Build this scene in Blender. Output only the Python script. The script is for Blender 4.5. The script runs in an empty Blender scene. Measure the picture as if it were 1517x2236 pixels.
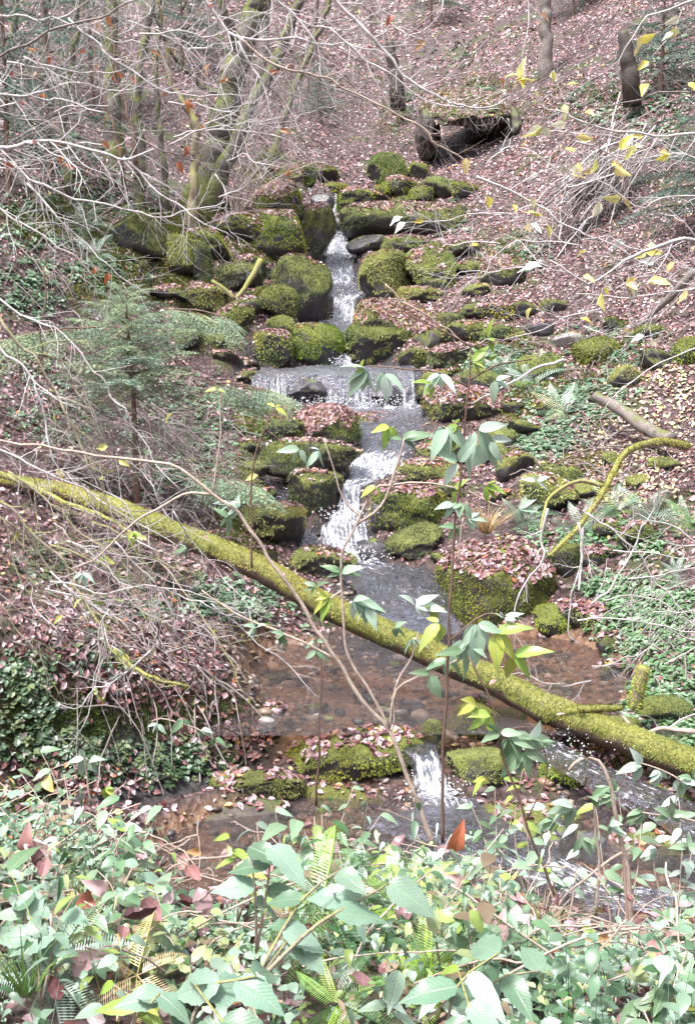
import bpy, math, random
import numpy as np
from math import radians, sin, cos, pi, tan, sqrt
R = random.Random(7)
rng = np.random.default_rng(7)

# ------------------------------------------------------------ camera, sky, sun, exposure
SC = bpy.context.scene
COL = SC.collection
PITCH = radians(-8.0)
VFOV = radians(52.0)
FPX = 1118.0 / tan(VFOV / 2)
cam_d = bpy.data.cameras.new('camera')
cam = bpy.data.objects.new('camera', cam_d)
COL.objects.link(cam)
cam.location = (0, 0, 0)
cam.rotation_euler = (pi / 2 + PITCH, 0, 0)
cam_d.sensor_fit = 'VERTICAL'
cam_d.angle_y = VFOV
cam_d.clip_start = 0.05
cam_d.clip_end = 400
SC.camera = cam

world = bpy.data.worlds.new('World')
SC.world = world
world.use_nodes = True
wn = world.node_tree.nodes
wl = world.node_tree.links
wn.clear()
wo = wn.new('ShaderNodeOutputWorld')
bg = wn.new('ShaderNodeBackground')
sky = wn.new('ShaderNodeTexSky')
sky.sky_type = 'NISHITA'
sky.sun_disc = False
sky.sun_elevation = radians(66)
sky.sun_rotation = radians(230)
sky.air_density = 1.0
sky.dust_density = 4.0
sky.ozone_density = 1.0
hs = wn.new('ShaderNodeHueSaturation')
hs.inputs['Saturation'].default_value = 0.38
wl.new(sky.outputs[0], hs.inputs['Color'])
wl.new(hs.outputs[0], bg.inputs[0])
bg.inputs[1].default_value = 0.11
wl.new(bg.outputs[0], wo.inputs[0])

sun_d = bpy.data.lights.new('sun', 'SUN')
sun = bpy.data.objects.new('sun', sun_d)
COL.objects.link(sun)
sun_d.energy = 2.4
sun_d.angle = radians(11)
sun_d.color = (1.0, 0.975, 0.965)
# light comes from high above, a little from behind the viewer's side
sun.rotation_euler = (radians(24), 0, radians(-50))

SC.view_settings.view_transform = 'Standard'
SC.view_settings.look = 'None'
SC.view_settings.gamma = 1
SC.view_settings.use_curve_mapping = False
SC.view_settings.exposure = 1.7
SC.cycles.max_bounces = 6
SC.cycles.diffuse_bounces = 3
SC.cycles.glossy_bounces = 2
SC.cycles.transmission_bounces = 3
SC.cycles.transparent_max_bounces = 8
SC.cycles.caustics_reflective = False
SC.cycles.caustics_refractive = False

# ------------------------------------------------------------ pixel <-> place
CP, SP = cos(PITCH), sin(PITCH)

def ray(px, py):
    u = (px - 758.5) / FPX
    v = (1118 - py) / FPX
    return np.array([u, CP - v * SP, SP + v * CP])

def at(px, py, D):
    """point on the ray through a photo pixel at forward distance D metres"""
    r = ray(px, py)
    return r * (D / r[1])

def project(p):
    y = p[1] * CP + p[2] * SP
    z = -p[1] * SP + p[2] * CP
    return 758.5 + FPX * p[0] / y, 1118 - FPX * z / y

def mpp(D):
    return D / FPX

# ------------------------------------------------------------ noise
def _hash(ix, iy, iz, seed):
    with np.errstate(over='ignore'):
        h = (ix.astype(np.uint32) * np.uint32(374761393) + iy.astype(np.uint32) * np.uint32(668265263)
             + iz.astype(np.uint32) * np.uint32(2147483647) + np.uint32(seed) * np.uint32(144665))
        h = (h ^ (h >> np.uint32(13))) * np.uint32(1274126177)
        h = h ^ (h >> np.uint32(16))
    return (h & np.uint32(0xffff)).astype(np.float64) / 65535.0

def vnoise(x, y, z, seed=0):
    x = np.asarray(x, float); y = np.asarray(y, float) + 0 * x; z = np.asarray(z, float) + 0 * x
    ix, iy, iz = np.floor(x).astype(np.int64), np.floor(y).astype(np.int64), np.floor(z).astype(np.int64)
    fx, fy, fz = x - ix, y - iy, z - iz
    fx, fy, fz = [f * f * (3 - 2 * f) for f in (fx, fy, fz)]
    out = 0
    for dx in (0, 1):
        wx = fx if dx else 1 - fx
        for dy in (0, 1):
            wy = fy if dy else 1 - fy
            for dz in (0, 1):
                wz = fz if dz else 1 - fz
                out = out + wx * wy * wz * _hash(ix + dx, iy + dy, iz + dz, seed)
    return out * 2 - 1

def fbm(x, y, z=0.0, seed=0, octv=4, gain=0.5):
    a, s, o = 1.0, 0.0, 0.0
    x = np.asarray(x, float)
    for k in range(octv):
        o = o + a * vnoise(x * 2 ** k, np.asarray(y) * 2 ** k, np.asarray(z) * 2 ** k, seed + k * 17)
        s += a
        a *= gain
    return o / s

# ------------------------------------------------------------ mesh building
def mesh_np(name, V, F, mat=None, col=None, uv=None, smooth=True):
    V = np.asarray(V, np.float32)
    Fs = [np.asarray(f, np.int32) for f in (F if isinstance(F, list) else [F]) if len(f)]
    me = bpy.data.meshes.new(name)
    me.vertices.add(len(V))
    me.vertices.foreach_set('co', V.ravel())
    loops = np.concatenate([f.ravel() for f in Fs])
    me.loops.add(len(loops))
    me.loops.foreach_set('vertex_index', loops)
    starts, tot = [], 0
    for f in Fs:
        starts.append(tot + np.arange(len(f)) * f.shape[1])
        tot += f.size
    starts = np.concatenate(starts).astype(np.int32)
    me.polygons.add(len(starts))
    me.polygons.foreach_set('loop_start', starts)
    me.polygons.foreach_set('use_smooth', np.full(len(starts), smooth))
    if col is not None:
        c = np.ones((len(V), 4), np.float32)
        c[:, :3] = np.asarray(col, np.float32)
        a = me.attributes.new('col', 'FLOAT_COLOR', 'POINT')
        a.data.foreach_set('color', c.ravel())
    if uv is not None:
        l = me.uv_layers.new(name='UVMap')
        l.data.foreach_set('uv', np.asarray(uv, np.float32)[loops].ravel())
    me.update(calc_edges=True)
    if mat is not None:
        me.materials.append(mat)
    return me

def link(name, me, parent=None, loc=None, rot=None, scale=None, **props):
    o = bpy.data.objects.new(name, me)
    COL.objects.link(o)
    if parent is not None:
        o.parent = parent
    if loc is not None:
        o.location = [float(x) for x in loc]
    if rot is not None:
        o.rotation_euler = rot
    if scale is not None:
        o.scale = (scale,) * 3 if isinstance(scale, (int, float)) else scale
    for k, v in props.items():
        if v:
            o[k] = v
    return o

def thing(name, label, cat, loc=(0, 0, 0), group=None, me=None, rot=None):
    return link(name, me, None, loc, rot, label=label, category=cat, group=group)

class Acc:
    """collects pieces of one mesh"""
    def __init__(s):
        s.V, s.F, s.C, s.U, s.n = [], {}, [], [], 0
    def add(s, V, F, C=None, U=None):
        V = np.asarray(V, np.float32)
        if not len(V):
            return
        for f in (F if isinstance(F, list) else [F]):
            f = np.asarray(f, np.int64)
            if len(f):
                s.F.setdefault(f.shape[1], []).append(f + s.n)
        s.V.append(V)
        C = np.array((.5, .5, .5)) if C is None else np.asarray(C, float)
        s.C.append(np.broadcast_to(C, (len(V), 3)))
        s.U.append(np.zeros((len(V), 2)) if U is None else U)
        s.n += len(V)
    def mesh(s, name, mat, smooth=True, uv=False):
        return mesh_np(name, np.concatenate(s.V), [np.concatenate(v) for v in s.F.values()], mat,
                       np.concatenate(s.C), np.concatenate(s.U) if uv else None, smooth)
    def ok(s):
        return s.n > 0

def norm(a, axis=-1):
    return a / np.maximum(np.linalg.norm(a, axis=axis, keepdims=True), 1e-9)

def scatter(T, TF, P, tang, nrm, scale, col, uv=None, acc=None):
    """copies of template T (x across, y along, z up) at P; returns into acc"""
    n = len(P)
    if n == 0:
        return
    nrm = norm(nrm)
    tang = norm(tang - nrm * np.sum(tang * nrm, 1, keepdims=True))
    bt = np.cross(tang, nrm)
    sc = np.asarray(scale, float)
    if sc.ndim == 1:
        sc = np.repeat(sc[:, None], 3, 1)
    L = T[None] * sc[:, None, :]
    V = P[:, None] + L[..., 0:1] * bt[:, None] + L[..., 1:2] * tang[:, None] + L[..., 2:3] * nrm[:, None]
    k = len(T)
    F = TF[None] + (np.arange(n) * k)[:, None, None]
    C = np.repeat(np.broadcast_to(col, (n, 3)), k, 0)
    U = np.tile(uv, (n, 1)) if uv is not None else None
    acc.add(V.reshape(-1, 3), F.reshape(-1, TF.shape[1]), C, U)

def smooth_path(P, step=None, n=None, jitter=0.0, seed=0):
    P = np.asarray(P, float)
    if len(P) == 2:
        P = np.array([P[0], (P[0] + P[1]) / 2, P[1]])
    Q = np.vstack([2 * P[0] - P[1], P, 2 * P[-1] - P[-2]])
    seg = np.linalg.norm(np.diff(P, axis=0), axis=1)
    out = []
    for i in range(len(P) - 1):
        m = max(2, int(math.ceil(seg[i] / step))) if step else n
        t = np.linspace(0, 1, m, endpoint=False)[:, None]
        a, b, c, d = Q[i], Q[i + 1], Q[i + 2], Q[i + 3]
        out.append(.5 * (2 * b + (c - a) * t + (2 * a - 5 * b + 4 * c - d) * t ** 2 + (3 * b - a - 3 * c + d) * t ** 3))
    out.append(P[-1:])
    out = np.concatenate(out)
    if jitter:
        k = np.arange(len(out)) * .55
        env = np.minimum(1, np.arange(len(out)) / 3.0)
        out = out + np.stack([vnoise(k, seed * 7.3 + j * 31.7, 0, seed) for j in range(3)], 1) * jitter * env[:, None]
    return out

def tube(P, r, sides=5, cap=True, bump=0.0, seed=0):
    P = np.asarray(P, float)
    n = len(P)
    r = np.broadcast_to(np.asarray(r, float), (n,))
    T = norm(np.gradient(P, axis=0))
    ref = np.array([0.3, 0.2, 1.0]) if abs(T[0] @ norm(np.array([.3, .2, 1.]))) < .9 else np.array([1.0, 0, 0])
    A = norm(np.cross(T, ref))
    B = np.cross(T, A)
    a = np.arange(sides) * 2 * pi / sides
    d = A[:, None] * np.cos(a)[None, :, None] + B[:, None] * np.sin(a)[None, :, None]
    rr = r[:, None] * np.ones(sides)
    if bump:
        Q = P[:, None] + d * r[:, None, None]
        s = 1.2 / max(r.max(), .02)
        rr = rr * (1 + bump * fbm(Q[..., 0] * s, Q[..., 1] * s, Q[..., 2] * s, seed, 3))
    V = (P[:, None] + d * rr[..., None]).reshape(-1, 3)
    i = np.arange(n - 1)[:, None] * sides
    j = np.arange(sides)[None]
    k = (j + 1) % sides
    F = np.stack([i + j, i + k, i + sides + k, i + sides + j], -1).reshape(-1, 4)
    Fs = [F]
    if cap:
        V = np.vstack([V, P[:1], P[-1:]])
        c0, c1 = n * sides, n * sides + 1
        jj = np.arange(sides)
        kk = (jj + 1) % sides
        b = (n - 1) * sides
        Fs.append(np.concatenate([np.stack([kk, jj, np.full(sides, c0)], 1), np.stack([b + jj, b + kk, np.full(sides, c1)], 1)]))
    return V, Fs

# ------------------------------------------------------------ materials
def nodes_of(name):
    m = bpy.data.materials.new(name)
    m.use_nodes = True
    nt = m.node_tree
    nt.nodes.clear()
    out = nt.nodes.new('ShaderNodeOutputMaterial')
    return m, nt, out

class NT:
    def __init__(s, nt):
        s.nt = nt
    def n(s, t, **kw):
        x = s.nt.nodes.new(t)
        for k, v in kw.items():
            setattr(x, k, v)
        return x
    def l(s, a, b):
        s.nt.links.new(a, b)
    def noise(s, scale, detail=4, rough=.6, vec=None, dim='3D'):
        x = s.n('ShaderNodeTexNoise')
        x.inputs['Scale'].default_value = scale
        x.inputs['Detail'].default_value = detail
        x.inputs['Roughness'].default_value = rough
        if vec is not None:
            s.l(vec, x.inputs['Vector'])
        return x
    def ramp(s, fac, stops, interp='LINEAR'):
        x = s.n('ShaderNodeValToRGB')
        x.color_ramp.interpolation = interp
        e = x.color_ramp.elements
        while len(e) < len(stops):
            e.new(.5)
        for i, (p, c) in enumerate(stops):
            e[i].position = p
            e[i].color = (*c, 1) if len(c) == 3 else c
        s.l(fac, x.inputs[0])
        return x.outputs[0]
    def mix(s, fac, a, b, mode='MIX'):
        x = s.n('ShaderNodeMix', data_type='RGBA', blend_type=mode)
        for v, i in ((fac, 0), (a, 6), (b, 7)):
            if isinstance(v, (int, float)):
                x.inputs[i].default_value = v
            elif isinstance(v, tuple):
                x.inputs[i].default_value = (*v, 1)
            else:
                s.l(v, x.inputs[i])
        return x.outputs[2]
    def math(s, op, a, b=0.0, c=None, clamp=False):
        x = s.n('ShaderNodeMath', operation=op, use_clamp=clamp)
        for i, v in enumerate((a, b) if c is None else (a, b, c)):
            if isinstance(v, (int, float)):
                x.inputs[i].default_value = v
            else:
                s.l(v, x.inputs[i])
        return x.outputs[0]
    def bump(s, h, strength=.5, dist=.02):
        x = s.n('ShaderNodeBump')
        x.inputs['Strength'].default_value = strength
        x.inputs['Distance'].default_value = dist
        s.l(h, x.inputs['Height'])
        return x.outputs[0]
    def pos(s):
        return s.n('ShaderNodeNewGeometry').outputs['Position']
    def nz(s):
        x = s.n('ShaderNodeSeparateXYZ')
        s.l(s.n('ShaderNodeNewGeometry').outputs['Normal'], x.inputs[0])
        return x.outputs[2]
    def attr(s, name='col'):
        return s.n('ShaderNodeAttribute', attribute_name=name).outputs['Color']
    def bsdf(s, col, rough=.6, spec=.5, normal=None):
        x = s.n('ShaderNodeBsdfPrincipled')
        for k, v in (('Base Color', col), ('Roughness', rough)):
            if isinstance(v, tuple):
                x.inputs[k].default_value = (*v, 1)
            elif isinstance(v, (int, float)):
                x.inputs[k].default_value = v
            else:
                s.l(v, x.inputs[k])
        x.inputs['Specular IOR Level'].default_value = spec
        if normal is not None:
            s.l(normal, x.inputs['Normal'])
        return x

def mat_leaf(name, rough=.42, trans=.3, spec=.5, vary=.25, scale=30, veins=False, vein_col=(.3, .42, .26)):
    """leaf surface: colour from the leaf's own colour attribute, fine mottling, light shining through"""
    m, nt, out = nodes_of(name)
    T = NT(nt)
    a = T.attr()
    nz = T.noise(scale, 3).outputs[0]
    c = T.mix(1.0, a, T.ramp(nz, [(.3, (1 - vary,) * 3), (.7, (1 + vary,) * 3)]), 'MULTIPLY')
    info = T.n('ShaderNodeObjectInfo')
    hsv = T.n('ShaderNodeHueSaturation')
    T.l(c, hsv.inputs['Color'])
    T.l(T.math('MULTIPLY_ADD', info.outputs['Random'], .4, .8), hsv.inputs['Value'])
    T.l(T.math('MULTIPLY_ADD', info.outputs['Random'], .03, .485), hsv.inputs['Hue'])
    c = hsv.outputs[0]
    nrm = None
    if veins:
        uv = T.n('ShaderNodeUVMap')
        s = T.n('ShaderNodeSeparateXYZ')
        T.l(uv.outputs[0], s.inputs[0])
        ax = T.math('ABSOLUTE', s.outputs[0])
        v = T.math('ADD', T.math('MULTIPLY', s.outputs[1], 11.0), T.math('MULTIPLY', ax, -7.0))
        fr = T.math('ABSOLUTE', T.math('SUBTRACT', T.math('FRACT', v), .5))
        side = T.math('SUBTRACT', 1.0, T.math('MULTIPLY', fr, 14.0), clamp=True)
        mid = T.math('SUBTRACT', 1.0, T.math('MULTIPLY', ax, 22.0), clamp=True)
        ve = T.math('MAXIMUM', side, mid)
        c = T.mix(T.math('MULTIPLY', ve, .45), c, vein_col)
        h = T.math('SUBTRACT', 1.0, ve)
        nrm = T.bump(h, .55, .002)
    b = T.bsdf(c, rough, spec, nrm)
    if trans:
        tr = T.n('ShaderNodeBsdfTranslucent')
        T.l(c, tr.inputs[0])
        mx = T.n('ShaderNodeMixShader')
        mx.inputs[0].default_value = trans
        T.l(b.outputs[0], mx.inputs[1])
        T.l(tr.outputs[0], mx.inputs[2])
        T.l(mx.outputs[0], out.inputs[0])
    else:
        T.l(b.outputs[0], out.inputs[0])
    return m

def mat_bark(name, dark, light, moss=None, moss_lo=.55, moss_hi=.65, scale=9, rough=.7, spec=.4):
    m, nt, out = nodes_of(name)
    T = NT(nt)
    p = T.n('ShaderNodeTexCoord').outputs['Object']
    n1 = T.noise(scale, 6, .7, p).outputs[0]
    n2 = T.noise(scale * 7, 4, .7, p).outputs[0]
    f = T.mix(.5, n1, n2)
    c = T.ramp(f, [(.36, dark), (.62, light)])
    if moss:
        g = T.math('ADD', T.math('MULTIPLY', T.nz(), .32), T.noise(scale * .45, 4, .65, p).outputs[0])
        mk = T.ramp(g, [(moss_lo, (0, 0, 0)), (moss_hi, (1, 1, 1))])
        mc = T.ramp(T.noise(scale * 6, 4, .7, p).outputs[0], [(.3, tuple(x * .45 for x in moss)), (.7, tuple(min(1, x * 1.5) for x in moss))])
        c = T.mix(mk, c, mc)
    b = T.bsdf(c, rough, spec, T.bump(f, .8, .01))
    T.l(b.outputs[0], out.inputs[0])
    return m

M = {}
M['litter'] = mat_leaf('litter', .45, .12, .55, .3, 60)
M['leaf'] = mat_leaf('green_leaf', .36, .3, .55, .2, 40)
M['big_leaf'] = mat_leaf('veined_leaf', .36, .28, .55, .16, 25, True)
M['needle'] = mat_leaf('needles', .55, .2, .4, .2, 20)
M['moss_fuzz'] = mat_leaf('moss_fuzz', .8, .25, .2, .25, 25)
M['twig'] = mat_bark('twig_bark', (.10, .08, .075), (.34, .29, .275), None, scale=25, rough=.5)
M['twig_pale'] = mat_bark('pale_twig_bark', (.26, .23, .23), (.76, .70, .70), None, scale=25, rough=.45)
M['twig_brown'] = mat_bark('brown_twig_bark', (.07, .045, .035), (.20, .12, .09), None, scale=25, rough=.5)
M['twig_tan'] = mat_bark('tan_twig_bark', (.22, .15, .12), (.60, .48, .41), None, scale=22, rough=.5)
M['twig_moss'] = mat_bark('mossy_twig_bark', (.13, .10, .08), (.42, .36, .29), (.26, .26, .08), .58, .74, 12)
M['branch_moss'] = mat_bark('mossy_branch_bark', (.10, .08, .05), (.34, .28, .19), (.23, .23, .06), .46, .66, 10)
M['trunk'] = mat_bark('trunk_bark', (.04, .033, .03), (.20, .17, .155), (.12, .135, .035), .44, .60, 3.0)
M['log'] = mat_bark('log_bark', (.035, .022, .016), (.13, .09, .065), (.17, .17, .035), .42, .55, 4)
M['wood_grey'] = mat_bark('weathered_wood', (.05, .04, .038), (.26, .22, .20), (.12, .13, .04), .74, .87, 8)
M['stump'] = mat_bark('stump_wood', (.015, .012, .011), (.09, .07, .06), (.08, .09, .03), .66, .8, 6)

def rock_mat(name, dark, light, moss, mlo, mhi, rough=.42, nzw=.45):
    m, nt, out = nodes_of(name)
    T = NT(nt)
    p = T.pos()
    n1 = T.noise(2.2, 7, .65, p).outputs[0]
    n2 = T.noise(17, 6, .7, p).outputs[0]
    f = T.mix(.55, n1, n2)
    c = T.ramp(f, [(.35, dark), (.65, light)])
    g = T.math('ADD', T.math('MULTIPLY', T.nz(), nzw), T.noise(2.6, 5, .7, p).outputs[0])
    mk = T.ramp(g, [(mlo, (0, 0, 0)), (mhi, (1, 1, 1))])
    mf = T.mix(.4, T.noise(3.5, 4, .7, p).outputs[0], T.noise(45, 3, .7, p).outputs[0])
    mc = T.ramp(mf, [(.34, tuple(x * .3 for x in moss)), (.5, moss), (.66, tuple(min(1, x * 1.7) for x in moss))])
    c = T.mix(mk, c, mc)
    h = T.math('ADD', T.math('MULTIPLY', f, .6), T.math('MULTIPLY', T.noise(60, 3, .7, p).outputs[0], .4))
    rg = T.ramp(mk, [(0, (rough,) * 3), (1, (.9,) * 3)])
    b = T.bsdf(c, rg, .5, T.bump(h, .9, .025))
    T.l(b.outputs[0], out.inputs[0])
    return m
M['rock'] = rock_mat('mossy_rock', (.008, .007, .008), (.05, .044, .046), (.11, .12, .03), .50, .66)
M['rock_bare'] = rock_mat('wet_bare_rock', (.010, .009, .012), (.085, .075, .085), (.10, .13, .03), .92, 1.08, .22)
M['rock_pale'] = rock_mat('pale_river_stone', (.16, .145, .15), (.42, .38, .38), (.18, .2, .05), .95, 1.15, .35)
M['earth'] = rock_mat('bank_earth', (.012, .009, .008), (.07, .052, .045), (.07, .085, .025), .50, .72, .7)
M['shelf'] = rock_mat('layered_shelf_rock', (.018, .013, .012), (.14, .105, .095), (.12, .14, .04), .74, .92, .45, .35)
# ------------------------------------------------------------ the lie of the land
# ground heights surveyed as (photo column) -> (photo row, forward distance) and spread smoothly between
GC = {
 750: [(1900, 7.0, -3.6), (1760, 8.0, -3.55), (1560, 8.9, -3.22), (1400, 11.2, -3.18), (1250, 13.4, None), (1060, 15.0, None), (940, 17.3, None), (895, 18.4, None),
       (805, 19.6, None), (700, 22.2, None), (630, 24.0, None), (560, 25.8, None), (500, 27.8, None), (430, 29.6, None), (390, 31, None), (300, 35, None), (200, 40, None), (100, 46, None), (0, 53, None), (-200, 72, None), (-330, 95, None)],
 1010: [(1900, 7.0, -3.6), (1700, 8.0, -3.3), (1560, 8.9, -3.25), (1400, 11.0, -3.2), (1240, 13.0, None), (1130, 14.2, None), (1000, 16.3, None), (900, 17.7, None), (800, 19.4, None), (700, 21.6, None), (600, 23.8, None),
       (500, 26.5, None), (400, 29, None), (300, 33, None), (200, 38, None), (100, 43, None), (0, 49, None), (-200, 66, None), (-330, 90, None)],
 1250: [(1950, 6.6, -3.6), (1780, 7.7, -3.5), (1500, 9.6, -3.2), (1400, 10.9, -3.15), (1340, 11.7, None), (1230, 12.6, None), (1100, 13.9, None), (1000, 15.3, None), (900, 16.7, None), (800, 18.6, None), (700, 20.6, None), (600, 22.2, None), (500, 24.0, None),
        (400, 26.5, None), (300, 29, None), (200, 32.5, None), (100, 36, None), (0, 41, None), (-200, 55, None), (-330, 75, None)],
 1500: [(1950, 6.6, -3.6), (1780, 7.3, -3.55), (1655, 8.3, None), (1560, 8.7, None), (1480, 9.1, None), (1400, 9.8, None), (1300, 10.8, None), (1200, 11.7, None), (1100, 13, None), (1000, 14.3, None), (900, 15.8, None), (800, 17.2, None), (700, 18.7, None), (600, 20, None), (500, 21.7, None),
        (300, 25.5, None), (200, 28, None), (100, 31, None), (0, 34.5, None), (-200, 46, None), (-330, 65, None)],
 2000: [(1950, 6.3, -3.6), (1800, 7.0, -3.5), (1500, 8.0, None), (1300, 9.2, None), (1100, 11, None), (900, 13, None), (700, 15.5, None), (500, 18, None), (300, 21, None), (100, 26, None), (0, 29, None), (-200, 38, None), (-330, 55, None)],
 520: [(1900, 7.0, -3.58), (1800, 7.55, None), (1700, 7.95, None), (1600, 8.45, None), (1500, 9.0, None), (1400, 9.9, None), (1300, 11, None), (1200, 12.7, None), (1100, 14.1, None), (1000, 15.7, None), (900, 17.4, None), (800, 19.2, None), (700, 20.8, None),
       (600, 22.6, None), (500, 24.6, None), (400, 26.8, None), (300, 30.5, None), (200, 34.5, None), (100, 39.5, None), (0, 45, None), (-200, 62, None), (-330, 85, None)],
 270: [(1850, 6.75, -3.3), (1750, 7.2, None), (1660, 7.55, None), (1600, 7.7, None), (1500, 7.95, None), (1400, 8.8, None), (1300, 9.9, None), (1200, 11.0, None), (1100, 12.6, None), (1000, 14, None), (900, 15.5, None), (800, 17, None), (700, 18.6, None),
       (600, 20, None), (500, 22, None), (400, 24, None), (300, 27, None), (200, 31, None), (100, 35.5, None), (0, 40, None), (-200, 55, None), (-330, 75, None)],
 0: [(1760, 6.2, None), (1650, 6.75, None), (1560, 6.95, None), (1450, 7.2, None), (1350, 7.9, None), (1200, 9.4, None), (1060, 11.2, None), (900, 13.2, None), (750, 15, None), (600, 17, None), (500, 18.5, None), (400, 20.3, None),
     (300, 23, None), (200, 26.5, None), (100, 31, None), (0, 36, None), (-200, 50, None), (-330, 70, None)],
 -500: [(1700, 5.4, None), (1500, 6.2, None), (1300, 7.4, None), (1060, 9.3, None), (800, 12, None), (600, 14.5, None), (400, 17.5, None), (200, 22, None), (0, 30, None), (-200, 42, None), (-330, 60, None)],
}
cp = []
for px, rows in GC.items():
    for py, D, z in rows:
        p = at(px, py, D)
        cp.append((p[0], p[1], p[2] if z is None else z))
for x in (-7, -4, -1.5, 0, 1.5, 4, 7):
    for y, z in ((-4, -1.45), (0, -1.5), (2.0, -1.58)):
        cp.append((x, y, z + .04 * abs(x)))
for px, py, D in ((-500, 1800, 4.6), (0, 1835, 4.6), (160, 1855, 4.6), (430, 2020, 4.7), (600, 1960, 4.9), (760, 1925, 5.0), (960, 1930, 5.0), (1120, 2050, 4.8), (1300, 2110, 4.7), (1500, 2100, 4.7), (2000, 2040, 4.6),
                   (-300, 1980, 3.3), (0, 2000, 3.3), (430, 2085, 3.3), (750, 2060, 3.3), (1250, 2150, 3.3), (1800, 2130, 3.3)):
    cp.append(tuple(at(px, py, D)))
for x in (-1.2, 0, 1.2, 2.6, 4.5):
    cp.append((x, 5.95, -3.42))
for x, z in ((-26, 4), (26, 4)):
    for y in (0, 10, 20):
        cp.append((x, y, z + y * .35))
cp = np.array(cp)

def _tps(r2):
    return np.where(r2 > 1e-12, .5 * r2 * np.log(np.maximum(r2, 1e-12)), 0)
n_ = len(cp)
K = _tps(((cp[:, None, :2] - cp[None, :, :2]) ** 2).sum(-1)) + np.eye(n_) * .02
Pm = np.hstack([np.ones((n_, 1)), cp[:, :2]])
A_ = np.block([[K, Pm], [Pm.T, np.zeros((3, 3))]])
sol = np.linalg.solve(A_, np.concatenate([cp[:, 2], np.zeros(3)]))

NX, NY = 290, 370
gx = np.sinh(np.linspace(-2.9, 2.9, NX)) / np.sinh(2.9) * 46
s_ = np.linspace(0, 1, NY)
gy = -4 + 11.5 * s_ * 1.0 + 91.0 * s_ ** 3.2
GX, GY = np.meshgrid(gx, gy)
GZ = np.zeros_like(GX)
for r0 in range(0, NY, 40):
    X, Y = GX[r0:r0 + 40].ravel(), GY[r0:r0 + 40].ravel()
    d2 = (X[:, None] - cp[None, :, 0]) ** 2 + (Y[:, None] - cp[None, :, 1]) ** 2
    GZ[r0:r0 + 40] = (_tps(d2) @ sol[:n_] + sol[n_] + X * sol[n_ + 1] + Y * sol[n_ + 2]).reshape(GX[r0:r0 + 40].shape)
base_z = GZ.copy()
amp = np.clip(GY / 30, .15, 1.2)
GZ += amp * .50 * fbm(GX * .35, GY * .35, 0, 3, 4) + .16 * np.clip(GY / 12, .35, 1) * fbm(GX * 1.5, GY * 1.5, 0, 9, 4, .6)
RKY_SHADE = np.zeros_like(GZ)          # 1 where ground is dark bare rock, plus shade painted into the hollow
BED = np.zeros_like(GZ)          # 1 where water has washed the ground

# ------------------------------------------------------------ the course of the water
# (photo column, row, half width in photo px, forward distance, whiteness)
FLOW = {
 'top': [(700, 405, 9, 30.6, .3), (722, 412, 12, 30.2, .3), (738, 425, 9, 29.95, .4), (740, 436, 8, 29.8, .9), (735, 465, 9, 29.3, 1), (725, 480, 10, 28.8, .9), (729, 503, 15, 28.0, .8), (740, 512, 25, 27.6, .5), (740, 524, 22, 27.2, .9),
         (743, 560, 30, 26.5, .95), (741, 575, 35, 25.9, .5), (738, 587, 34, 25.5, .7), (735, 617, 36, 25.1, .85), (742, 629, 40, 24.6, .4), (752, 641, 40, 24.1, .4), (752, 650, 27, 23.9, .9),
         (750, 697, 26, 23.5, .95), (735, 704, 46, 23.0, .8), (715, 716, 62, 22.4, .25), (722, 731, 50, 21.9, .3), (745, 742, 25, 21.6, .8), (748, 797, 20, 21.0, .95), (742, 803, 90, 20.5, .4), (740, 808, 150, 20.1, .2)],
 'side': [(672, 402, 5, 30.6, .3), (674, 415, 5, 30.2, .9), (676, 452, 5, 29.8, 1), (690, 468, 8, 29.5, .4), (715, 478, 8, 29.0, .6)],
 'ledge': [(740, 804, 186, 20.1, .12), (740, 812, 188, 19.6, .15), (740, 820, 190, 19.35, .5), (740, 850, 191, 19.2, .72), (740, 884, 192, 19.05, .85), (760, 891, 185, 18.75, 1.1), (810, 903, 120, 18.2, .5)],
 'middle': [(840, 900, 100, 18.3, .4), (850, 912, 85, 17.9, .25), (850, 938, 85, 17.3, .25), (842, 982, 75, 16.6, .5), (818, 998, 62, 16.2, 1), (812, 1036, 52, 15.8, 1), (790, 1050, 36, 15.4, .8), (768, 1062, 25, 15.1, .9),
            (760, 1110, 30, 14.7, 1), (752, 1150, 56, 14.35, .95), (758, 1222, 54, 13.8, 1), (800, 1238, 75, 13.3, .75), (868, 1256, 90, 12.8, .4), (882, 1300, 95, 12.2, .6), (895, 1335, 100, 11.8, .5), (900, 1375, 130, 11.4, .1)],
 'trickle': [(600, 1030, 32, 15.9, .15), (615, 1080, 28, 15.1, .3), (640, 1140, 28, 14.4, .35), (690, 1205, 30, 13.8, .35), (760, 1240, 50, 13.3, .6)],
 'outlet': [(880, 1600, 75, 8.6, .15), (905, 1625, 60, 8.32, .3), (925, 1645, 38, 8.16, .6), (935, 1665, 34, 8.08, .95), (950, 1738, 48, 7.9, 1), (985, 1750, 70, 7.7, .8), (1010, 1790, 110, 7.35, .35)],
 'lower': [(900, 1770, 120, 7.5, .3), (1010, 1800, 110, 7.25, .3), (1110, 1850, 90, 6.95, .5), (1210, 1905, 85, 6.65, .8), (1320, 1950, 95, 6.4, .8), (1430, 1975, 95, 6.3, .7), (1600, 1990, 100, 6.25, .6)],
 'far_arm': [(1090, 1575, 45, 8.75, .3), (1160, 1605, 32, 8.45, .6), (1240, 1650, 38, 8.1, .7), (1330, 1700, 38, 7.75, .6), (1420, 1735, 60, 7.55, .7), (1530, 1790, 70, 7.2, .5), (1650, 1850, 90, 6.9, .5)],
}
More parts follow.
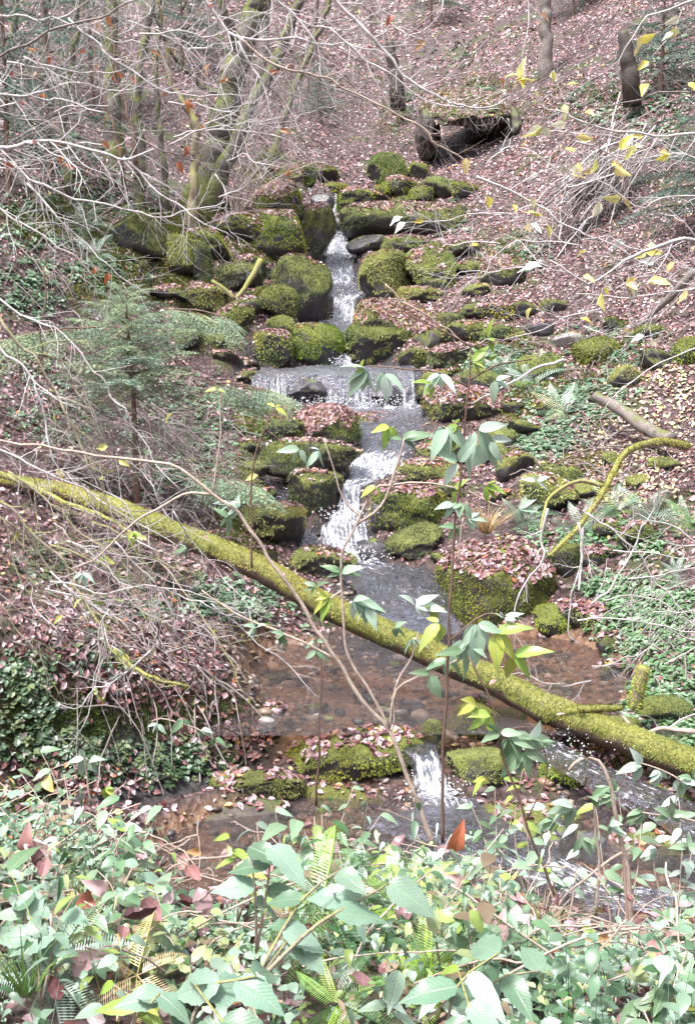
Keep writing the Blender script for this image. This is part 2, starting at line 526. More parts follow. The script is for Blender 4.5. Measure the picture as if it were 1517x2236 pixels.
POOLS = [  # photo column, forward distance, half width m, half length m, water level
 (770, 10.0, 1.05, 1.55, -3.04), (1010, 10.3, 1.2, 1.2, -3.04), (1170, 10.3, 1.0, 1.35, -3.04),
 (1020, 6.9, 2.2, .85, -3.42), (470, 6.95, .55, .75, -3.42), (760, 7.2, 1.2, .55, -3.42), (1500, 6.9, 1.4, .75, -3.42)]

def carve_disc(x, y, rx, ry, level, depth, slope=2.6, rocky=True):
    iy = np.where((gy > y - ry * 2.2) & (gy < y + ry * 2.2))[0]
    ix = np.where((gx > x - rx * 2.2) & (gx < x + rx * 2.2))[0]
    if not len(iy) or not len(ix):
        return
    s = np.ix_(iy, ix)
    e = np.sqrt(((GX[s] - x) / rx) ** 2 + ((GY[s] - y) / ry) ** 2)
    m = min(rx, ry)
    e = e * (1 + .22 * fbm(GX[s] * 1.8, GY[s] * 1.8, 0, 55, 3))
    bank = np.where(e < 1, level - depth * np.clip((1 - e) * 4, 0, 1), level + (e - 1) * m * slope)
    GZ[s] = np.minimum(GZ[s], bank)
    BED[s] = np.maximum(BED[s], np.clip((1.2 - e) * 6, 0, 1))
    if rocky:
        RKY_SHADE[s] = np.maximum(RKY_SHADE[s], np.clip((1.5 - e) * 4, 0, 1))

RIB = {}
for k, nodes in FLOW.items():
    P = np.array([at(a, b, d) for a, b, w, d, f in nodes])
    hw = np.array([w * mpp(d) for a, b, w, d, f in nodes])
    fo = np.array([f for a, b, w, d, f in nodes])
    if k in ('outlet', 'far_arm', 'lower'):
        P[:, 2] = np.maximum(P[:, 2], -3.405)
    t = np.concatenate([[0], np.cumsum(np.linalg.norm(np.diff(P, axis=0), axis=1))])
    tt = np.arange(0, t[-1], .03)
    hw_ = np.interp(tt, t, hw) * (1 + (0 if k == 'ledge' else .22) * fbm(tt * 1.7, len(k) * 3.3, 0, 71, 2))
    q = np.stack([np.interp(tt, t, P[:, j]) for j in range(3)] + [hw_, np.interp(tt, t, fo)], 1)
    RIB[k] = (q, tt)
    for x, y, z, w, f in q[::4]:
        carve_disc(x, y, w * 1.02, max(.12, w * (.25 if k == 'ledge' else .6)), z - .03, .10)
for px, D, rx, ry, lv in POOLS:
    carve_disc((px - 758.5) * mpp(D), D, rx, ry, lv, .16, 2.4, False)
# hollow washed out under the turf on the far slope, its shade painted dark
HOL = at(1030, 303, 31.0)
hm = np.clip((1.45 - np.abs(GX - HOL[0])) * 4, 0, 1) * np.clip((GY - 30.6) * 4, 0, 1) * np.clip((33.7 - GY) * 4, 0, 1)
GZ = GZ * (1 - hm) + np.minimum(GZ, HOL[2] + (GY - 31) * .05) * hm
RKY_SHADE = np.maximum(RKY_SHADE, (hm > .05) * 1.0)  # the hollow's shade, put into the ground colour
# the near bank is undercut to a bare dark face
FACE = np.zeros_like(GZ)
for px, py, D, rx in ((30, 1515, 7.05, .42), (130, 1530, 7.4, .42), (230, 1550, 7.72, .42), (340, 1570, 8.0, .42), (440, 1565, 8.3, .4), (530, 1540, 8.7, .36)):
    c0 = at(px, py, D)
    e = np.sqrt(((GX - c0[0]) / rx) ** 2 + ((GY - c0[1] + .1) / .30) ** 2)
    k = np.clip(1.35 - e, 0, .6) / .6
    GZ -= .22 * k
    RKY_SHADE = np.maximum(RKY_SHADE, k)
    BED = np.maximum(BED, k * .9)
    FACE = np.maximum(FACE, k)

def H(x, y):
    x = np.asarray(x, float); y = np.asarray(y, float)
    i = np.clip(np.searchsorted(gx, x) - 1, 0, NX - 2)
    j = np.clip(np.searchsorted(gy, y) - 1, 0, NY - 2)
    u = np.clip((x - gx[i]) / (gx[i + 1] - gx[i]), 0, 1)
    v = np.clip((y - gy[j]) / (gy[j + 1] - gy[j]), 0, 1)
    return (GZ[j, i] * (1 - u) * (1 - v) + GZ[j, i + 1] * u * (1 - v) + GZ[j + 1, i] * (1 - u) * v + GZ[j + 1, i + 1] * u * v)

def Hn(x, y):
    e = .12
    dx = (H(x + e, y) - H(x - e, y)) / (2 * e)
    dy = (H(x, y + e) - H(x, y - e)) / (2 * e)
    return norm(np.stack([-dx, -dy, np.ones_like(dx)], -1))

def wetness(x, y, A=None):
    i = np.clip(np.searchsorted(gx, x), 0, NX - 1)
    j = np.clip(np.searchsorted(gy, y), 0, NY - 1)
    return (BED if A is None else A)[j, i]

_D = np.concatenate([np.arange(2.2, 14, .02), np.arange(14, 95, .06)])
def ground(px, py, dmin=2.2):
    r = ray(px, py)
    P = r[None] * (_D / r[1])[:, None]
    hit = (P[:, 2] < H(P[:, 0], P[:, 1])) & (_D >= dmin)
    k = np.argmax(hit) if hit.any() else len(_D) - 1
    return P[k]

# terrain mesh
m, nt, out = nodes_of('forest_floor')
T = NT(nt)
p = T.pos()
vor = T.n('ShaderNodeTexVoronoi')
vor.inputs['Scale'].default_value = 15
vor.inputs['Randomness'].default_value = 1
T.l(p, vor.inputs['Vector'])
sp = T.n('ShaderNodeSeparateColor')
T.l(vor.outputs['Color'], sp.inputs[0])
leafc = T.ramp(sp.outputs[0], [(0, (.03, .015, .015)), (.3, (.09, .042, .042)), (.6, (.19, .11, .11)), (.85, (.30, .20, .205)), (1, (.42, .31, .31))])
soil = T.ramp(T.noise(9, 6, .7, p).outputs[0], [(.35, (.012, .008, .007)), (.65, (.07, .045, .038))])
dk = T.ramp(vor.outputs['Distance'], [(.0, (1, 1, 1)), (.75, (.3, .3, .3))])
c = T.mix(T.ramp(T.noise(1.6, 5, .7, p).outputs[0], [(.36, (0, 0, 0)), (.55, (1, 1, 1))]), soil, T.mix(1.0, leafc, dk, 'MULTIPLY'))
mk = T.ramp(T.noise(.7, 6, .7, p).outputs[0], [(.54, (0, 0, 0)), (.62, (1, 1, 1))])
mc = T.ramp(T.noise(22, 4, .7, p).outputs[0], [(.3, (.015, .022, .008)), (.7, (.085, .10, .028))])
c = T.mix(mk, c, mc)
bedc = T.ramp(T.noise(14, 6, .75, p).outputs[0], [(.3, (.05, .026, .016)), (.5, (.20, .11, .065)), (.7, (.36, .25, .17))])
sb = T.n('ShaderNodeSeparateColor')
T.l(T.attr('col'), sb.inputs[0])
bm = sb.outputs[0]
rock_shade_c = T.ramp(T.noise(11, 6, .75, p).outputs[0], [(.32, (.010, .009, .010)), (.6, (.05, .043, .045)), (.75, (.12, .10, .10))])  # dark wet rock; also colours the painted shade of the hollow
bedc = T.mix(sb.outputs[1], bedc, rock_shade_c)
bm = T.math('MAXIMUM', bm, sb.outputs[1])
c = T.mix(T.ramp(bm, [(.35, (0, 0, 0)), (.9, (1, 1, 1))]), c, bedc)
hh = T.math('ADD', vor.outputs['Distance'], T.noise(30, 4, .7, p).outputs[0])
b = T.bsdf(c, .6, .4, T.bump(hh, .8, .04))
T.l(b.outputs[0], out.inputs[0])
M['floor'] = m
idx = np.arange(NX * NY).reshape(NY, NX)
F = np.stack([idx[:-1, :-1], idx[:-1, 1:], idx[1:, 1:], idx[1:, :-1]], -1).reshape(-1, 4)
Vt = np.stack([GX, GY, GZ], -1).reshape(-1, 3)
link('ground', mesh_np('ground', Vt, F, M['floor'], np.stack([BED.ravel(), RKY_SHADE.ravel(), BED.ravel()], 1)), kind='structure')

# ------------------------------------------------------------ water
def water_mat(name, tint, foamy, curtain=False):
    m, nt, out = nodes_of(name)
    T = NT(nt)
    p = T.pos()
    mp = T.n('ShaderNodeMapping')
    mp.inputs['Scale'].default_value = (1.0, 2.2, 1.0)
    T.l(p, mp.inputs['Vector'])
    h1 = T.noise(9, 5, .65, mp.outputs[0]).outputs[0]
    h2 = T.noise(26, 3, .6, mp.outputs[0]).outputs[0]
    h0 = T.noise(3.5, 3, .6, mp.outputs[0]).outputs[0]
    nrm = T.bump(T.math('ADD', T.math('MULTIPLY', h0, 0 if curtain else (2.2 if foamy else .6)), T.math('ADD', h1, T.math('MULTIPLY', h2, .6))), 1.0, .04 if curtain or not foamy else .11)
    gl = T.n('ShaderNodeBsdfGlossy')
    gl.inputs['Roughness'].default_value = .12
    gl.inputs['Color'].default_value = (.93, .93, 1, 1)
    T.l(nrm, gl.inputs['Normal'])
    tr = T.n('ShaderNodeBsdfTransparent')
    tr.inputs[0].default_value = (*tint, 1)
    fr = T.n('ShaderNodeFresnel')
    fr.inputs['IOR'].default_value = 1.45
    T.l(nrm, fr.inputs['Normal'])
    mx = T.n('ShaderNodeMixShader')
    T.l(T.math('MULTIPLY_ADD', fr.outputs[0], .55 if curtain else (.95 if foamy else 1.3), .02, clamp=True), mx.inputs[0])
    T.l(tr.outputs[0], mx.inputs[1])
    T.l(gl.outputs[0], mx.inputs[2])
    last = mx.outputs[0]
    if foamy:
        uv = T.n('ShaderNodeUVMap').outputs[0]
        ms = T.n('ShaderNodeMapping')
        ms.inputs['Scale'].default_value = (30.0, 1.3, 1.0) if curtain else (34.0, 3.2, 1.0)
        T.l(uv, ms.inputs['Vector'])
        st = T.noise(1.0, 5, .7, ms.outputs[0]).outputs[0]
        blob = T.noise(16, 5, .75, p).outputs[0]
        f = T.n('ShaderNodeSeparateColor')
        T.l(T.attr('col'), f.inputs[0])
        v = T.math('ADD', T.math('MULTIPLY', st, 1.0 if curtain else .75), T.math('MULTIPLY', blob, .2 if curtain else .45))
        th = T.math('MULTIPLY_ADD', f.outputs[0], -.30, .84)
        k = T.math('MULTIPLY', T.math('SUBTRACT', v, th), 11.0, clamp=True)
        df = T.bsdf((.76, .77, .84), .35, .5, T.bump(T.math('ADD', st, blob), .9, .03))
        tl = T.n('ShaderNodeBsdfTranslucent')
        tl.inputs[0].default_value = (.86, .87, .93, 1)
        m1 = T.n('ShaderNodeMixShader')
        m1.inputs[0].default_value = .25
        T.l(df.outputs[0], m1.inputs[1])
        T.l(tl.outputs[0], m1.inputs[2])
        m2 = T.n('ShaderNodeMixShader')
        T.l(k, m2.inputs[0])
        T.l(last, m2.inputs[1])
        T.l(m1.outputs[0], m2.inputs[2])
        last = m2.outputs[0]
    T.l(last, out.inputs[0])
    return m
M['water'] = water_mat('stream_water', (.93, .80, .68), False)
M['white_water'] = water_mat('falling_water', (.55, .53, .56), True)

M['curtain'] = water_mat('curtain_water', (.45, .43, .47), True, True)
WN = {'top': 'cascade_water', 'side': 'cascade_water', 'ledge': 'waterfall_water', 'middle': 'cascade_water', 'trickle': 'stream_water', 'outlet': 'cascade_water', 'far_arm': 'stream_water', 'lower': 'stream_water'}
for k, (q, tt) in RIB.items():
    D = q[:, 1].mean()
    du = .023 if k != 'ledge' else .022
    nu = int(max(10, q[:, 3].max() * 2 / du))
    nu = min(nu, 150)
    u = np.linspace(-1, 1, nu)
    T3 = norm(np.gradient(q[:, :3], axis=0))
    side = np.stack([np.ones(len(q)), np.zeros(len(q)), np.zeros(len(q))], 1)
    hd = norm(T3[:, :2].copy())
    steep = np.clip(-T3[:, 2], 0, 1)
    if k != 'ledge':
        # ribbon turns with the stream where it runs flat
        perp = np.stack([-hd[:, 1], hd[:, 0], np.zeros(len(q))], 1)
        perp *= np.sign(perp[:, :1] + 1e-6)
        kern = np.ones(25) / 25
        perp = np.stack([np.convolve(np.pad(perp[:, j], 12, mode='edge'), kern, 'valid') for j in range(3)], 1)
        side = norm(perp * .5 + side)
    up = norm(np.cross(side, T3))
    up *= np.sign(up[:, 2:3] - up[:, 1:2] + 1e-6)
    P = q[:, None, :3] + side[:, None] * (u[None, :, None] * q[:, 3][:, None, None])
    U = u[None] * q[:, 3][:, None]
    Vv = np.broadcast_to(tt[:, None], U.shape)
    fo = q[:, 4][:, None] * np.ones_like(U)
    st = fbm(U * 22, Vv * 2.2, 0, 5, 4)
    ch = fbm(U * 7, Vv * 5, 3.3, 8, 4)
    big = fbm(U * 2.5, Vv * 1.2, 7.7, 12, 3)
    st_mix = steep[:, None]
    disp = (.06 * st * st_mix + .055 * ch * (1 - st_mix * .5)) * (.6 + fo) * (.5 if q[0, 1] < 10 else 1) + .07 * big * st_mix
    edge = np.clip((np.abs(u) - .85) / .15, 0, 1)[None]
    lam = np.clip(1 - np.arange(len(q))[::-1] / 12, 0, 1)[:, None]
    disp = disp - .10 * edge + .015 - .09 * lam
    P = P + up[:, None] * disp[..., None]
    if k == 'ledge':
        P[..., 2] += .05 * fbm(P[..., 0] * 3, 0 * P[..., 0], 0, 4, 3) * np.clip(1 - np.abs(fo - .35) * 1.2, 0, 1)
        lip = fbm(P[..., 0] * 2.0, 1.3, 0, 44, 3)
        P[..., 1] += .22 * lip
        P[..., 2] += .07 * fbm(P[..., 0] * 1.4, 8.8, 0, 45, 2) * np.clip(1 - fo, 0, 1)
        gap = np.exp(-((P[..., 0] - at(672, 850, 19.2)[0]) / .28) ** 2) + .7 * np.exp(-((P[..., 0] - at(812, 850, 19.2)[0]) / .22) ** 2)
        fo = fo * np.clip(.95 + .7 * fbm(P[..., 0] * 1.6, 3.1, 0, 61, 3) - .75 * gap, .12, 1.15)
    fo = fo * (1 - .3 * edge) + .25 * (ch - .1) * fo
    idx = np.arange(P.shape[0] * nu).reshape(P.shape[0], nu)
    F = np.stack([idx[:-1, :-1], idx[:-1, 1:], idx[1:, 1:], idx[1:, :-1]], -1).reshape(-1, 4)
    C = np.repeat(np.clip(fo, 0, 1.1).reshape(-1, 1), 3, 1)
    uvs = np.stack([U.ravel(), Vv.ravel()], 1)
    link(WN[k], mesh_np(WN[k], P.reshape(-1, 3), F, M['curtain' if k == 'ledge' else 'white_water'], C, uvs), kind='structure')

def water_sheet(name, x0, x1, y0, y1, z, seed):
    xs, ys = np.arange(x0, x1, .06), np.arange(y0, y1, .06)
    X, Y = np.meshgrid(xs, ys)
    h = H(X, Y)
    Z = z + .012 * fbm(X * 4, Y * 7, 0, seed, 3)
    idx = np.arange(X.size).reshape(X.shape)
    keep = (h < z + .03)
    kq = keep[:-1, :-1] | keep[:-1, 1:] | keep[1:, 1:] | keep[1:, :-1]
    F = np.stack([idx[:-1, :-1], idx[:-1, 1:], idx[1:, 1:], idx[1:, :-1]], -1)[kq]
    link(name, mesh_np(name, np.stack([X, Y, Z], -1).reshape(-1, 3), F, M['water']), kind='structure')
water_sheet('pool_water', -1.6, 4.2, 8.35, 12.0, -3.04, 5)
water_sheet('stream_water', -2.2, 7.5, 5.6, 8.5, -3.42, 6)
# foam and splashed drops under the falls
acc = Acc()
oc = norm(np.array([[1, 0, 0], [-1, 0, 0], [0, 1, 0], [0, -1, 0], [0, 0, 1], [0, 0, -1]], float))
of = np.array([[0, 2, 4], [2, 1, 4], [1, 3, 4], [3, 0, 4], [2, 0, 5], [1, 2, 5], [3, 1, 5], [0, 3, 5]])
for px, py, D, w, n in ((752, 1215, 13.7, .42, 500), (815, 1030, 15.7, .35, 260), (745, 560, 26.3, .38, 180), (748, 697, 23.3, .3, 120), (748, 796, 20.9, .25, 130), (740, 886, 18.9, 1.5, 700), (950, 1738, 7.9, .22, 420), (760, 1130, 14.4, .3, 300), (1230, 1650, 8.1, .3, 120)):
    c0 = at(px, py, D)
    P = c0 + rng.normal(size=(n, 3)) * np.array([w * .6, .12, .07]) + np.array([0, -.05, .05])
    s = rng.uniform(.0025, .009, n) * (.4 + D / 14)
    scatter(oc, of, P, rng.normal(size=(n, 3)), rng.normal(size=(n, 3)) + 1e-3, s, np.array([1, 1, 1.]), acc=acc)
mfo, nt, out = nodes_of('foam')
T = NT(nt)
T.l(T.bsdf((.88, .89, .94), .4, .5).outputs[0], out.inputs[0])
link('foam', acc.mesh('foam', mfo), kind='stuff')
# ------------------------------------------------------------ boulders
def icosphere(sub):
    t = (1 + 5 ** .5) / 2
    V = [(-1, t, 0), (1, t, 0), (-1, -t, 0), (1, -t, 0), (0, -1, t), (0, 1, t), (0, -1, -t), (0, 1, -t), (t, 0, -1), (t, 0, 1), (-t, 0, -1), (-t, 0, 1)]
    F = [(0, 11, 5), (0, 5, 1), (0, 1, 7), (0, 7, 10), (0, 10, 11), (1, 5, 9), (5, 11, 4), (11, 10, 2), (10, 7, 6), (7, 1, 8), (3, 9, 4), (3, 4, 2), (3, 2, 6), (3, 6, 8), (3, 8, 9), (4, 9, 5), (2, 4, 11), (6, 2, 10), (8, 6, 7), (9, 8, 1)]
    V = [tuple(norm(np.array(v, float))) for v in V]
    for _ in range(sub):
        cache, NF = {}, []
        def mid(a, b):
            k = (min(a, b), max(a, b))
            if k not in cache:
                V.append(tuple(norm((np.array(V[a]) + np.array(V[b])) / 2)))
                cache[k] = len(V) - 1
            return cache[k]
        for a, b, c in F:
            ab, bc, ca = mid(a, b), mid(b, c), mid(c, a)
            NF += [(a, ab, ca), (b, bc, ab), (c, ca, bc), (ab, bc, ca)]
        F = NF
    return np.array(V), np.array(F)
ICO = {k: icosphere(k) for k in (2, 3, 4)}

LITTER = Acc()        # fallen leaves lying on stones and logs
leafT = np.array([[0, -.5, 0], [-.30, -.12, .08], [-.26, .2, .1], [0, .56, -.03], [.26, .2, .1], [.30, -.12, .08], [0, 0, 0]], float)
leafF = np.array([[0, 6, 1], [1, 6, 2], [2, 6, 3], [3, 6, 4], [4, 6, 5], [5, 6, 0]])
quadT = np.array([[0, -.5, 0], [-.30, .03, .09], [0, .55, 0], [.30, .03, .09]], float)
quadF = np.array([[0, 3, 2], [0, 2, 1]])
def curled_leaf(curl, fold, twist):
    V, F = [], []
    for i in range(7):
        t = i / 6
        w = .30 * sin(pi * min(1, t ** .8 * .98 + .01)) ** .75
        for x in (-1, -.5, 0, .5, 1):
            a = twist * (t - .5)
            V.append((x * w * cos(a), t - .5, fold * abs(x) ** 1.4 * w * 1.6 + x * w * sin(a) + curl * (t - .5) ** 2 * 1.6 + .02 * sin(t * 20 + x)))
    for i in range(6):
        for j in range(4):
            a = i * 5 + j
            F.append((a, a + 1, a + 6, a + 5))
    return np.array(V), np.array(F)
CURL = [curled_leaf(.2, .3, .3), curled_leaf(-.35, .15, -.5), curled_leaf(.45, .6, .8)]
BROWNS = np.array([(.36, .21, .225), (.44, .29, .305), (.52, .38, .40), (.25, .11, .11), (.36, .19, .19), (.60, .47, .48), (.16, .06, .06), (.32, .16, .145), (.10, .04, .04), (.28, .15, .155)])
YELLOWS = np.array([(.62, .52, .18), (.66, .58, .30), (.58, .42, .16)])
ORANGES = np.array([(.60, .22, .08), (.66, .30, .14)])

def brown(n, yel=.03, ora=.03):
    c = BROWNS[rng.integers(0, len(BROWNS), n)] * rng.uniform(.75, 1.2, (n, 1))
    u = rng.random(n)
    c = np.where((u < yel)[:, None], YELLOWS[rng.integers(0, 3, n)], c)
    c = np.where((u > 1 - ora)[:, None], ORANGES[rng.integers(0, 2, n)], c)
    return np.clip(c, 0, 1)

def surf_samples(V, F, n):
    a, b, c = V[F[:, 0]], V[F[:, 1]], V[F[:, 2]]
    cr = np.cross(b - a, c - a)
    ar = np.linalg.norm(cr, axis=1) / 2
    k = rng.choice(len(F), n, p=ar / ar.sum())
    u, v = rng.random(n), rng.random(n)
    s = u + v > 1
    u, v = np.where(s, 1 - u, u), np.where(s, 1 - v, v)
    P = a[k] + (b - a)[k] * u[:, None] + (c - a)[k] * v[:, None]
    return P, norm(cr[k]), ar.sum()

bladeT = np.array([[-.5, 0, 0], [.5, 0, 0], [0, 0, 1.0]])
bladeF = np.array([[0, 1, 2]])
def moss_fuzz(V, F, D, dens, tone=(.24, .27, .05), zmin=-.15, length=.03, maxn=24000, droop=.5, seed=0, nmul=1.0):
    area = surf_samples(V, F, 1)[2]
    n = int(min(maxn, area * dens) * nmul)
    P, N, _ = surf_samples(V, F, n)
    k = fbm(P[:, 0] * 3, P[:, 1] * 3, P[:, 2] * 3, seed, 3)
    keep = (N[:, 2] + .55 * k > zmin) & (N[:, 1] < .75)
    P, N, k = P[keep], N[keep], k[keep]
    n = len(P)
    if n < 5:
        return None
    acc = Acc()
    d = norm(N + rng.normal(size=(n, 3)) * .55 + np.array([0, 0, -1]) * (droop * (1 - np.clip(N[:, 2:3], 0, 1)) * 1.4))
    L = length * (1 + D / 26) * rng.uniform(.5, 1.3, n) * (1 + .5 * (1 - np.clip(N[:, 2], 0, 1)))
    W = L * rng.uniform(.22, .45, n)
    big = fbm(P[:, 0] * 1.4, P[:, 1] * 1.4, P[:, 2] * 1.4, seed + 5, 2)
    c = np.array(tone)[None] * (1 + .55 * k + .5 * big)[:, None] * rng.uniform(.75, 1.3, (n, 1))
    c[:, 0] *= 1 + .35 * big
    scatter(bladeT, bladeF, P, np.cross(d, rng.normal(size=(n, 3))), d, np.stack([W, L * 0 + 1, L], 1), np.clip(c, .005, .75), acc=acc)
    return acc

def leaves_on(P, N, D, size=.055, yel=.03, ora=.03, lift=.012):
    n = len(P)
    T = rng.normal(size=(n, 3))
    nn = norm(N + rng.normal(size=(n, 3)) * .42)
    s = size * (1 + D / 45) * rng.uniform(.6, 1.35, n)
    if D < 7:
        for i in range(3):
            m = np.arange(n) % 3 == i
            scatter(CURL[i][0], CURL[i][1], (P + N * lift)[m], T[m], nn[m], s[m] * 1.1, brown(m.sum(), yel, ora), acc=LITTER)
        return
    scatter(leafT if D < 16 else quadT, leafF if D < 16 else quadF, P + N * lift, T, nn, s, brown(n, yel, ora), acc=LITTER)

BOULDERS = []
def boulder(px, pb, w, h, label, leaf=0.0, moss=1.0, box=.4, tilt=0.0, dr=.9, D=None, tone=(.24, .27, .05), mat='rock', seed=None, name='boulder', group=None, cat='boulder', sub=4, fuzz=True, rough=1.0, sink=.25, zmin=-.15, facets=5, force=False, strata=0):
    """px, pb: where its foot stands (centre column, bottom row); w, h its size in photo px"""
    seed = len(BOULDERS) + 11 if seed is None else seed
    rs = np.random.default_rng(seed)
    g_ = ground(px, min(pb, 2200))[1]
    if not force:
        D = g_ if D is None else min(max(g_, D * .86), D * 1.12)
        w, h, pb = w * 1.15, h * 1.14, pb + h * .05
    W = w * mpp(D)
    Dp = W * dr
    yc = D + Dp * .42
    c = at(px, pb - h / 2, yc)
    W, Hh = w * mpp(yc), h * mpp(yc)
    u, F = ICO[sub]
    k = 2 + box * 2.4
    v = u / ((np.abs(u) ** k).sum(1, keepdims=True)) ** (1 / k)
    v = v * (1 + .16 * rough * fbm(u[:, 0] * 1.4 + seed * 3.1, u[:, 1] * 1.4, u[:, 2] * 1.4, seed, 2))[:, None]
    for _ in range(facets):
        nn = norm(rs.normal(size=3))
        dd = rs.uniform(.60, .93)
        v = v - np.maximum(0, v @ nn - dd)[:, None] * nn * .85
    v = v * (1 + .05 * rough * fbm(u[:, 0] * 5 + seed, u[:, 1] * 5, u[:, 2] * 5, seed + 3, 3))[:, None]
    if strata:
        lay = fbm(np.full(len(v), seed * 1.7), np.round(v[:, 2] * 5) * .83, fbm(u[:, 0] * 2, u[:, 1] * 2, 0, seed, 2) * .6, seed, 2)
        v[:, :2] *= (1 + .16 * strata * lay)[:, None]
    v = v * np.array([W / 2, Dp / 2, Hh / 2]) / np.abs(v).max(0)
    if tilt:
        t = radians(tilt)
        v = v @ np.array([[cos(t), 0, -sin(t)], [0, 1, 0], [sin(t), 0, cos(t)]])
        ext = (v.max(0) - v.min(0))
        v = v * np.array([W / ext[0], 1, Hh / ext[2]])
    mid = (v.max(0) + v.min(0)) / 2
    v = v - np.array([mid[0], 0, mid[2]])
    lo = v[:, 2] < -.1 * Hh
    v[lo, 2] -= (np.abs(v[lo, 2] + .1 * Hh)) * sink
    base = np.array([c[0], yc, c[2] - Hh / 2])
    v = v + np.array([0, 0, Hh / 2])
    me = mesh_np(name, v, F, M[mat])
    wv = v + base
    nrm_ = norm(np.cross(wv[F[:, 1]] - wv[F[:, 0]], wv[F[:, 2]] - wv[F[:, 0]]))
    root = thing(name, label, cat, base, group)
    link('rock', me, root)
    if moss > 0 and fuzz:
        a = moss_fuzz(wv, F, D, (3000 if D > 13 else 6500) * moss, tone, zmin, length=.019 if D > 13 else .0125, seed=seed)
        if a:
            mo = a.mesh('moss', M['moss_fuzz'])
            o = link('moss', mo, root, -base)
            o['kind'] = 'stuff'
    if leaf > 0:
        P, N, ar = surf_samples(wv, F, int(min(5000, 1900 * W * Dp * 2.2 * (leaf + .2)) + 10))
        kk = fbm(P[:, 0] * 4, P[:, 1] * 4, P[:, 2] * 4, seed, 2)
        keep = (N[:, 2] + .4 * kk > 1.0 - leaf * .62)
        leaves_on(P[keep], N[keep], D)
    BOULDERS.append((label, base, W, Hh))
    return root

DG = (.14, .165, .075)      # darker moss
BG = (.255, .295, .105)      # bright moss
YG = (.33, .35, .135)
B = boulder
GRP2 = 'wet stones breaking the surface of the brown pool'
for q in ((650, 1500, 44, 20), (720, 1470, 36, 16), (800, 1540, 52, 22), (860, 1460, 30, 14), (980, 1530, 48, 24), (690, 1560, 56, 24), (1180, 1470, 40, 16), (1230, 1520, 54, 20), (1120, 1440, 34, 16), (780, 1420, 40, 16)):
    B(*q, 'low wet dark stone just breaking the surface of the shallow brown pool', 0, .15, .4, mat='rock_bare', sub=3, name='stone', cat='stone', group=GRP2, D={0: 9.6}.get(0) if q[1] > 1500 else 10.4)
B(668, 884, 92, 60, 'dark wet rock standing out of the broad waterfall', 0, .05, .5, mat='rock_bare', D=18.95, force=True)
B(842, 886, 70, 46, 'second dark rock showing through the thin curtain of the broad waterfall', 0, .05, .5, mat='rock_bare', D=18.95, force=True, sub=3)
# head of the cascade
B(844, 415, 78, 72, 'rounded bright green boulder standing tallest on the slope above the cascade', 0, 1.2, .2, tone=BG, D=30.5)
B(873, 432, 64, 46, 'brown and mossy boulder wedged at the foot of the tallest green boulder', .5, .6, .4, D=29.8)
B(834, 441, 30, 33, 'small round mossy stone under the tallest green boulder', 0, .9, .2, D=29.3, sub=3)
B(922, 446, 58, 36, 'low mossy boulder just above the long flat mossy boulder', .3, .8, .4, D=29.2, sub=3)
B(911, 396, 40, 36, 'dark blocky stone beside the tallest green boulder', .3, .4, .6, D=31, sub=3)
B(1012, 437, 56, 38, 'dark mossy stone alone in leaf litter above the long flat boulder', .2, .7, .4, D=29.0, sub=3)
B(692, 405, 78, 42, 'dark mossy block closing the top of the stream', .2, .8, .7, D=31.4, sub=3)
B(730, 430, 56, 26, 'mossy flat stone between the two top threads of water', 0, .9, .4, D=30.3, sub=3)
B(793, 468, 100, 50, 'leaf-strewn dark slab beside the top fall', .35, .35, .6, D=29.0)
B(703, 474, 46, 46, 'bare wet rock split between the two top threads of water', 0, 0, .4, mat='rock_bare', D=29.2, sub=3)
B(757, 514, 60, 50, 'bare dark wet rock leaning in the stream beside the long flat boulder', 0, .12, .4, tilt=30, mat='rock_bare', D=27.8, sub=3)
B(888, 534, 258, 88, 'long flat mossy boulder with a dark undercut base across the slope', .35, .9, .75, dr=.5, D=26.6, tone=DG)
B(800, 552, 80, 34, 'dark wet ledge stone under the end of the long flat boulder', 0, .1, .6, mat='rock_bare', D=26.6, sub=3)
B(606, 500, 104, 96, 'large leaf-capped boulder with shaggy mossy side above the cascade', .9, .8, .35, D=27.4)
B(688, 566, 74, 112, 'upright boulder with a pink leaf cap and dark mossy sides beside the cascade', .8, .6, .5, D=26.4, tone=DG)
B(585, 566, 160, 96, 'broad leaf-strewn mossy boulder below the large leaf-capped one', .7, .8, .6, D=25.6)
B(598, 572, 74, 56, 'bright moss hump at the foot of the broad leaf-strewn boulder', .1, 1.1, .35, D=24.9, tone=BG, sub=3)
B(672, 622, 76, 56, 'round mossy stone wedged behind the big dark slanting boulder', .05, 1.0, .2, D=24.9)
B(730, 578, 46, 22, 'small bare dark rock with water running round both sides', 0, 0, .3, mat='rock_bare', D=25.8, sub=3)
B(652, 704, 124, 134, 'big dark slanting boulder with mossy crest beside the cascade', .4, .55, .5, tilt=14, D=22.9, tone=DG)
B(600, 704, 86, 74, 'rounded bright green boulder under the big dark slanting one', .05, 1.3, .2, D=22.2, tone=BG)
B(611, 742, 56, 50, 'small green mossy stone between two rounded boulders', 0, 1.2, .25, D=21.4, tone=BG, sub=3)
B(680, 806, 124, 92, 'smooth rounded green boulder at the edge above the wide ledge', .06, 1.2, .25, D=20.5, tone=(.2, .24, .05))
B(588, 802, 88, 76, 'leaf-topped boulder with dark hollow side next to the smooth rounded one', .5, .8, .3, D=20.4, tone=BG)
B(842, 660, 100, 104, 'tall yellow-green mossy boulder across the water from the dark slanting one', .2, 1.1, .45, D=23.7, tone=YG)
B(934, 644, 100, 96, 'broad mossy boulder scattered with rusty leaves behind a small green hump', .5, 1.0, .5, D=23.9, tone=YG)
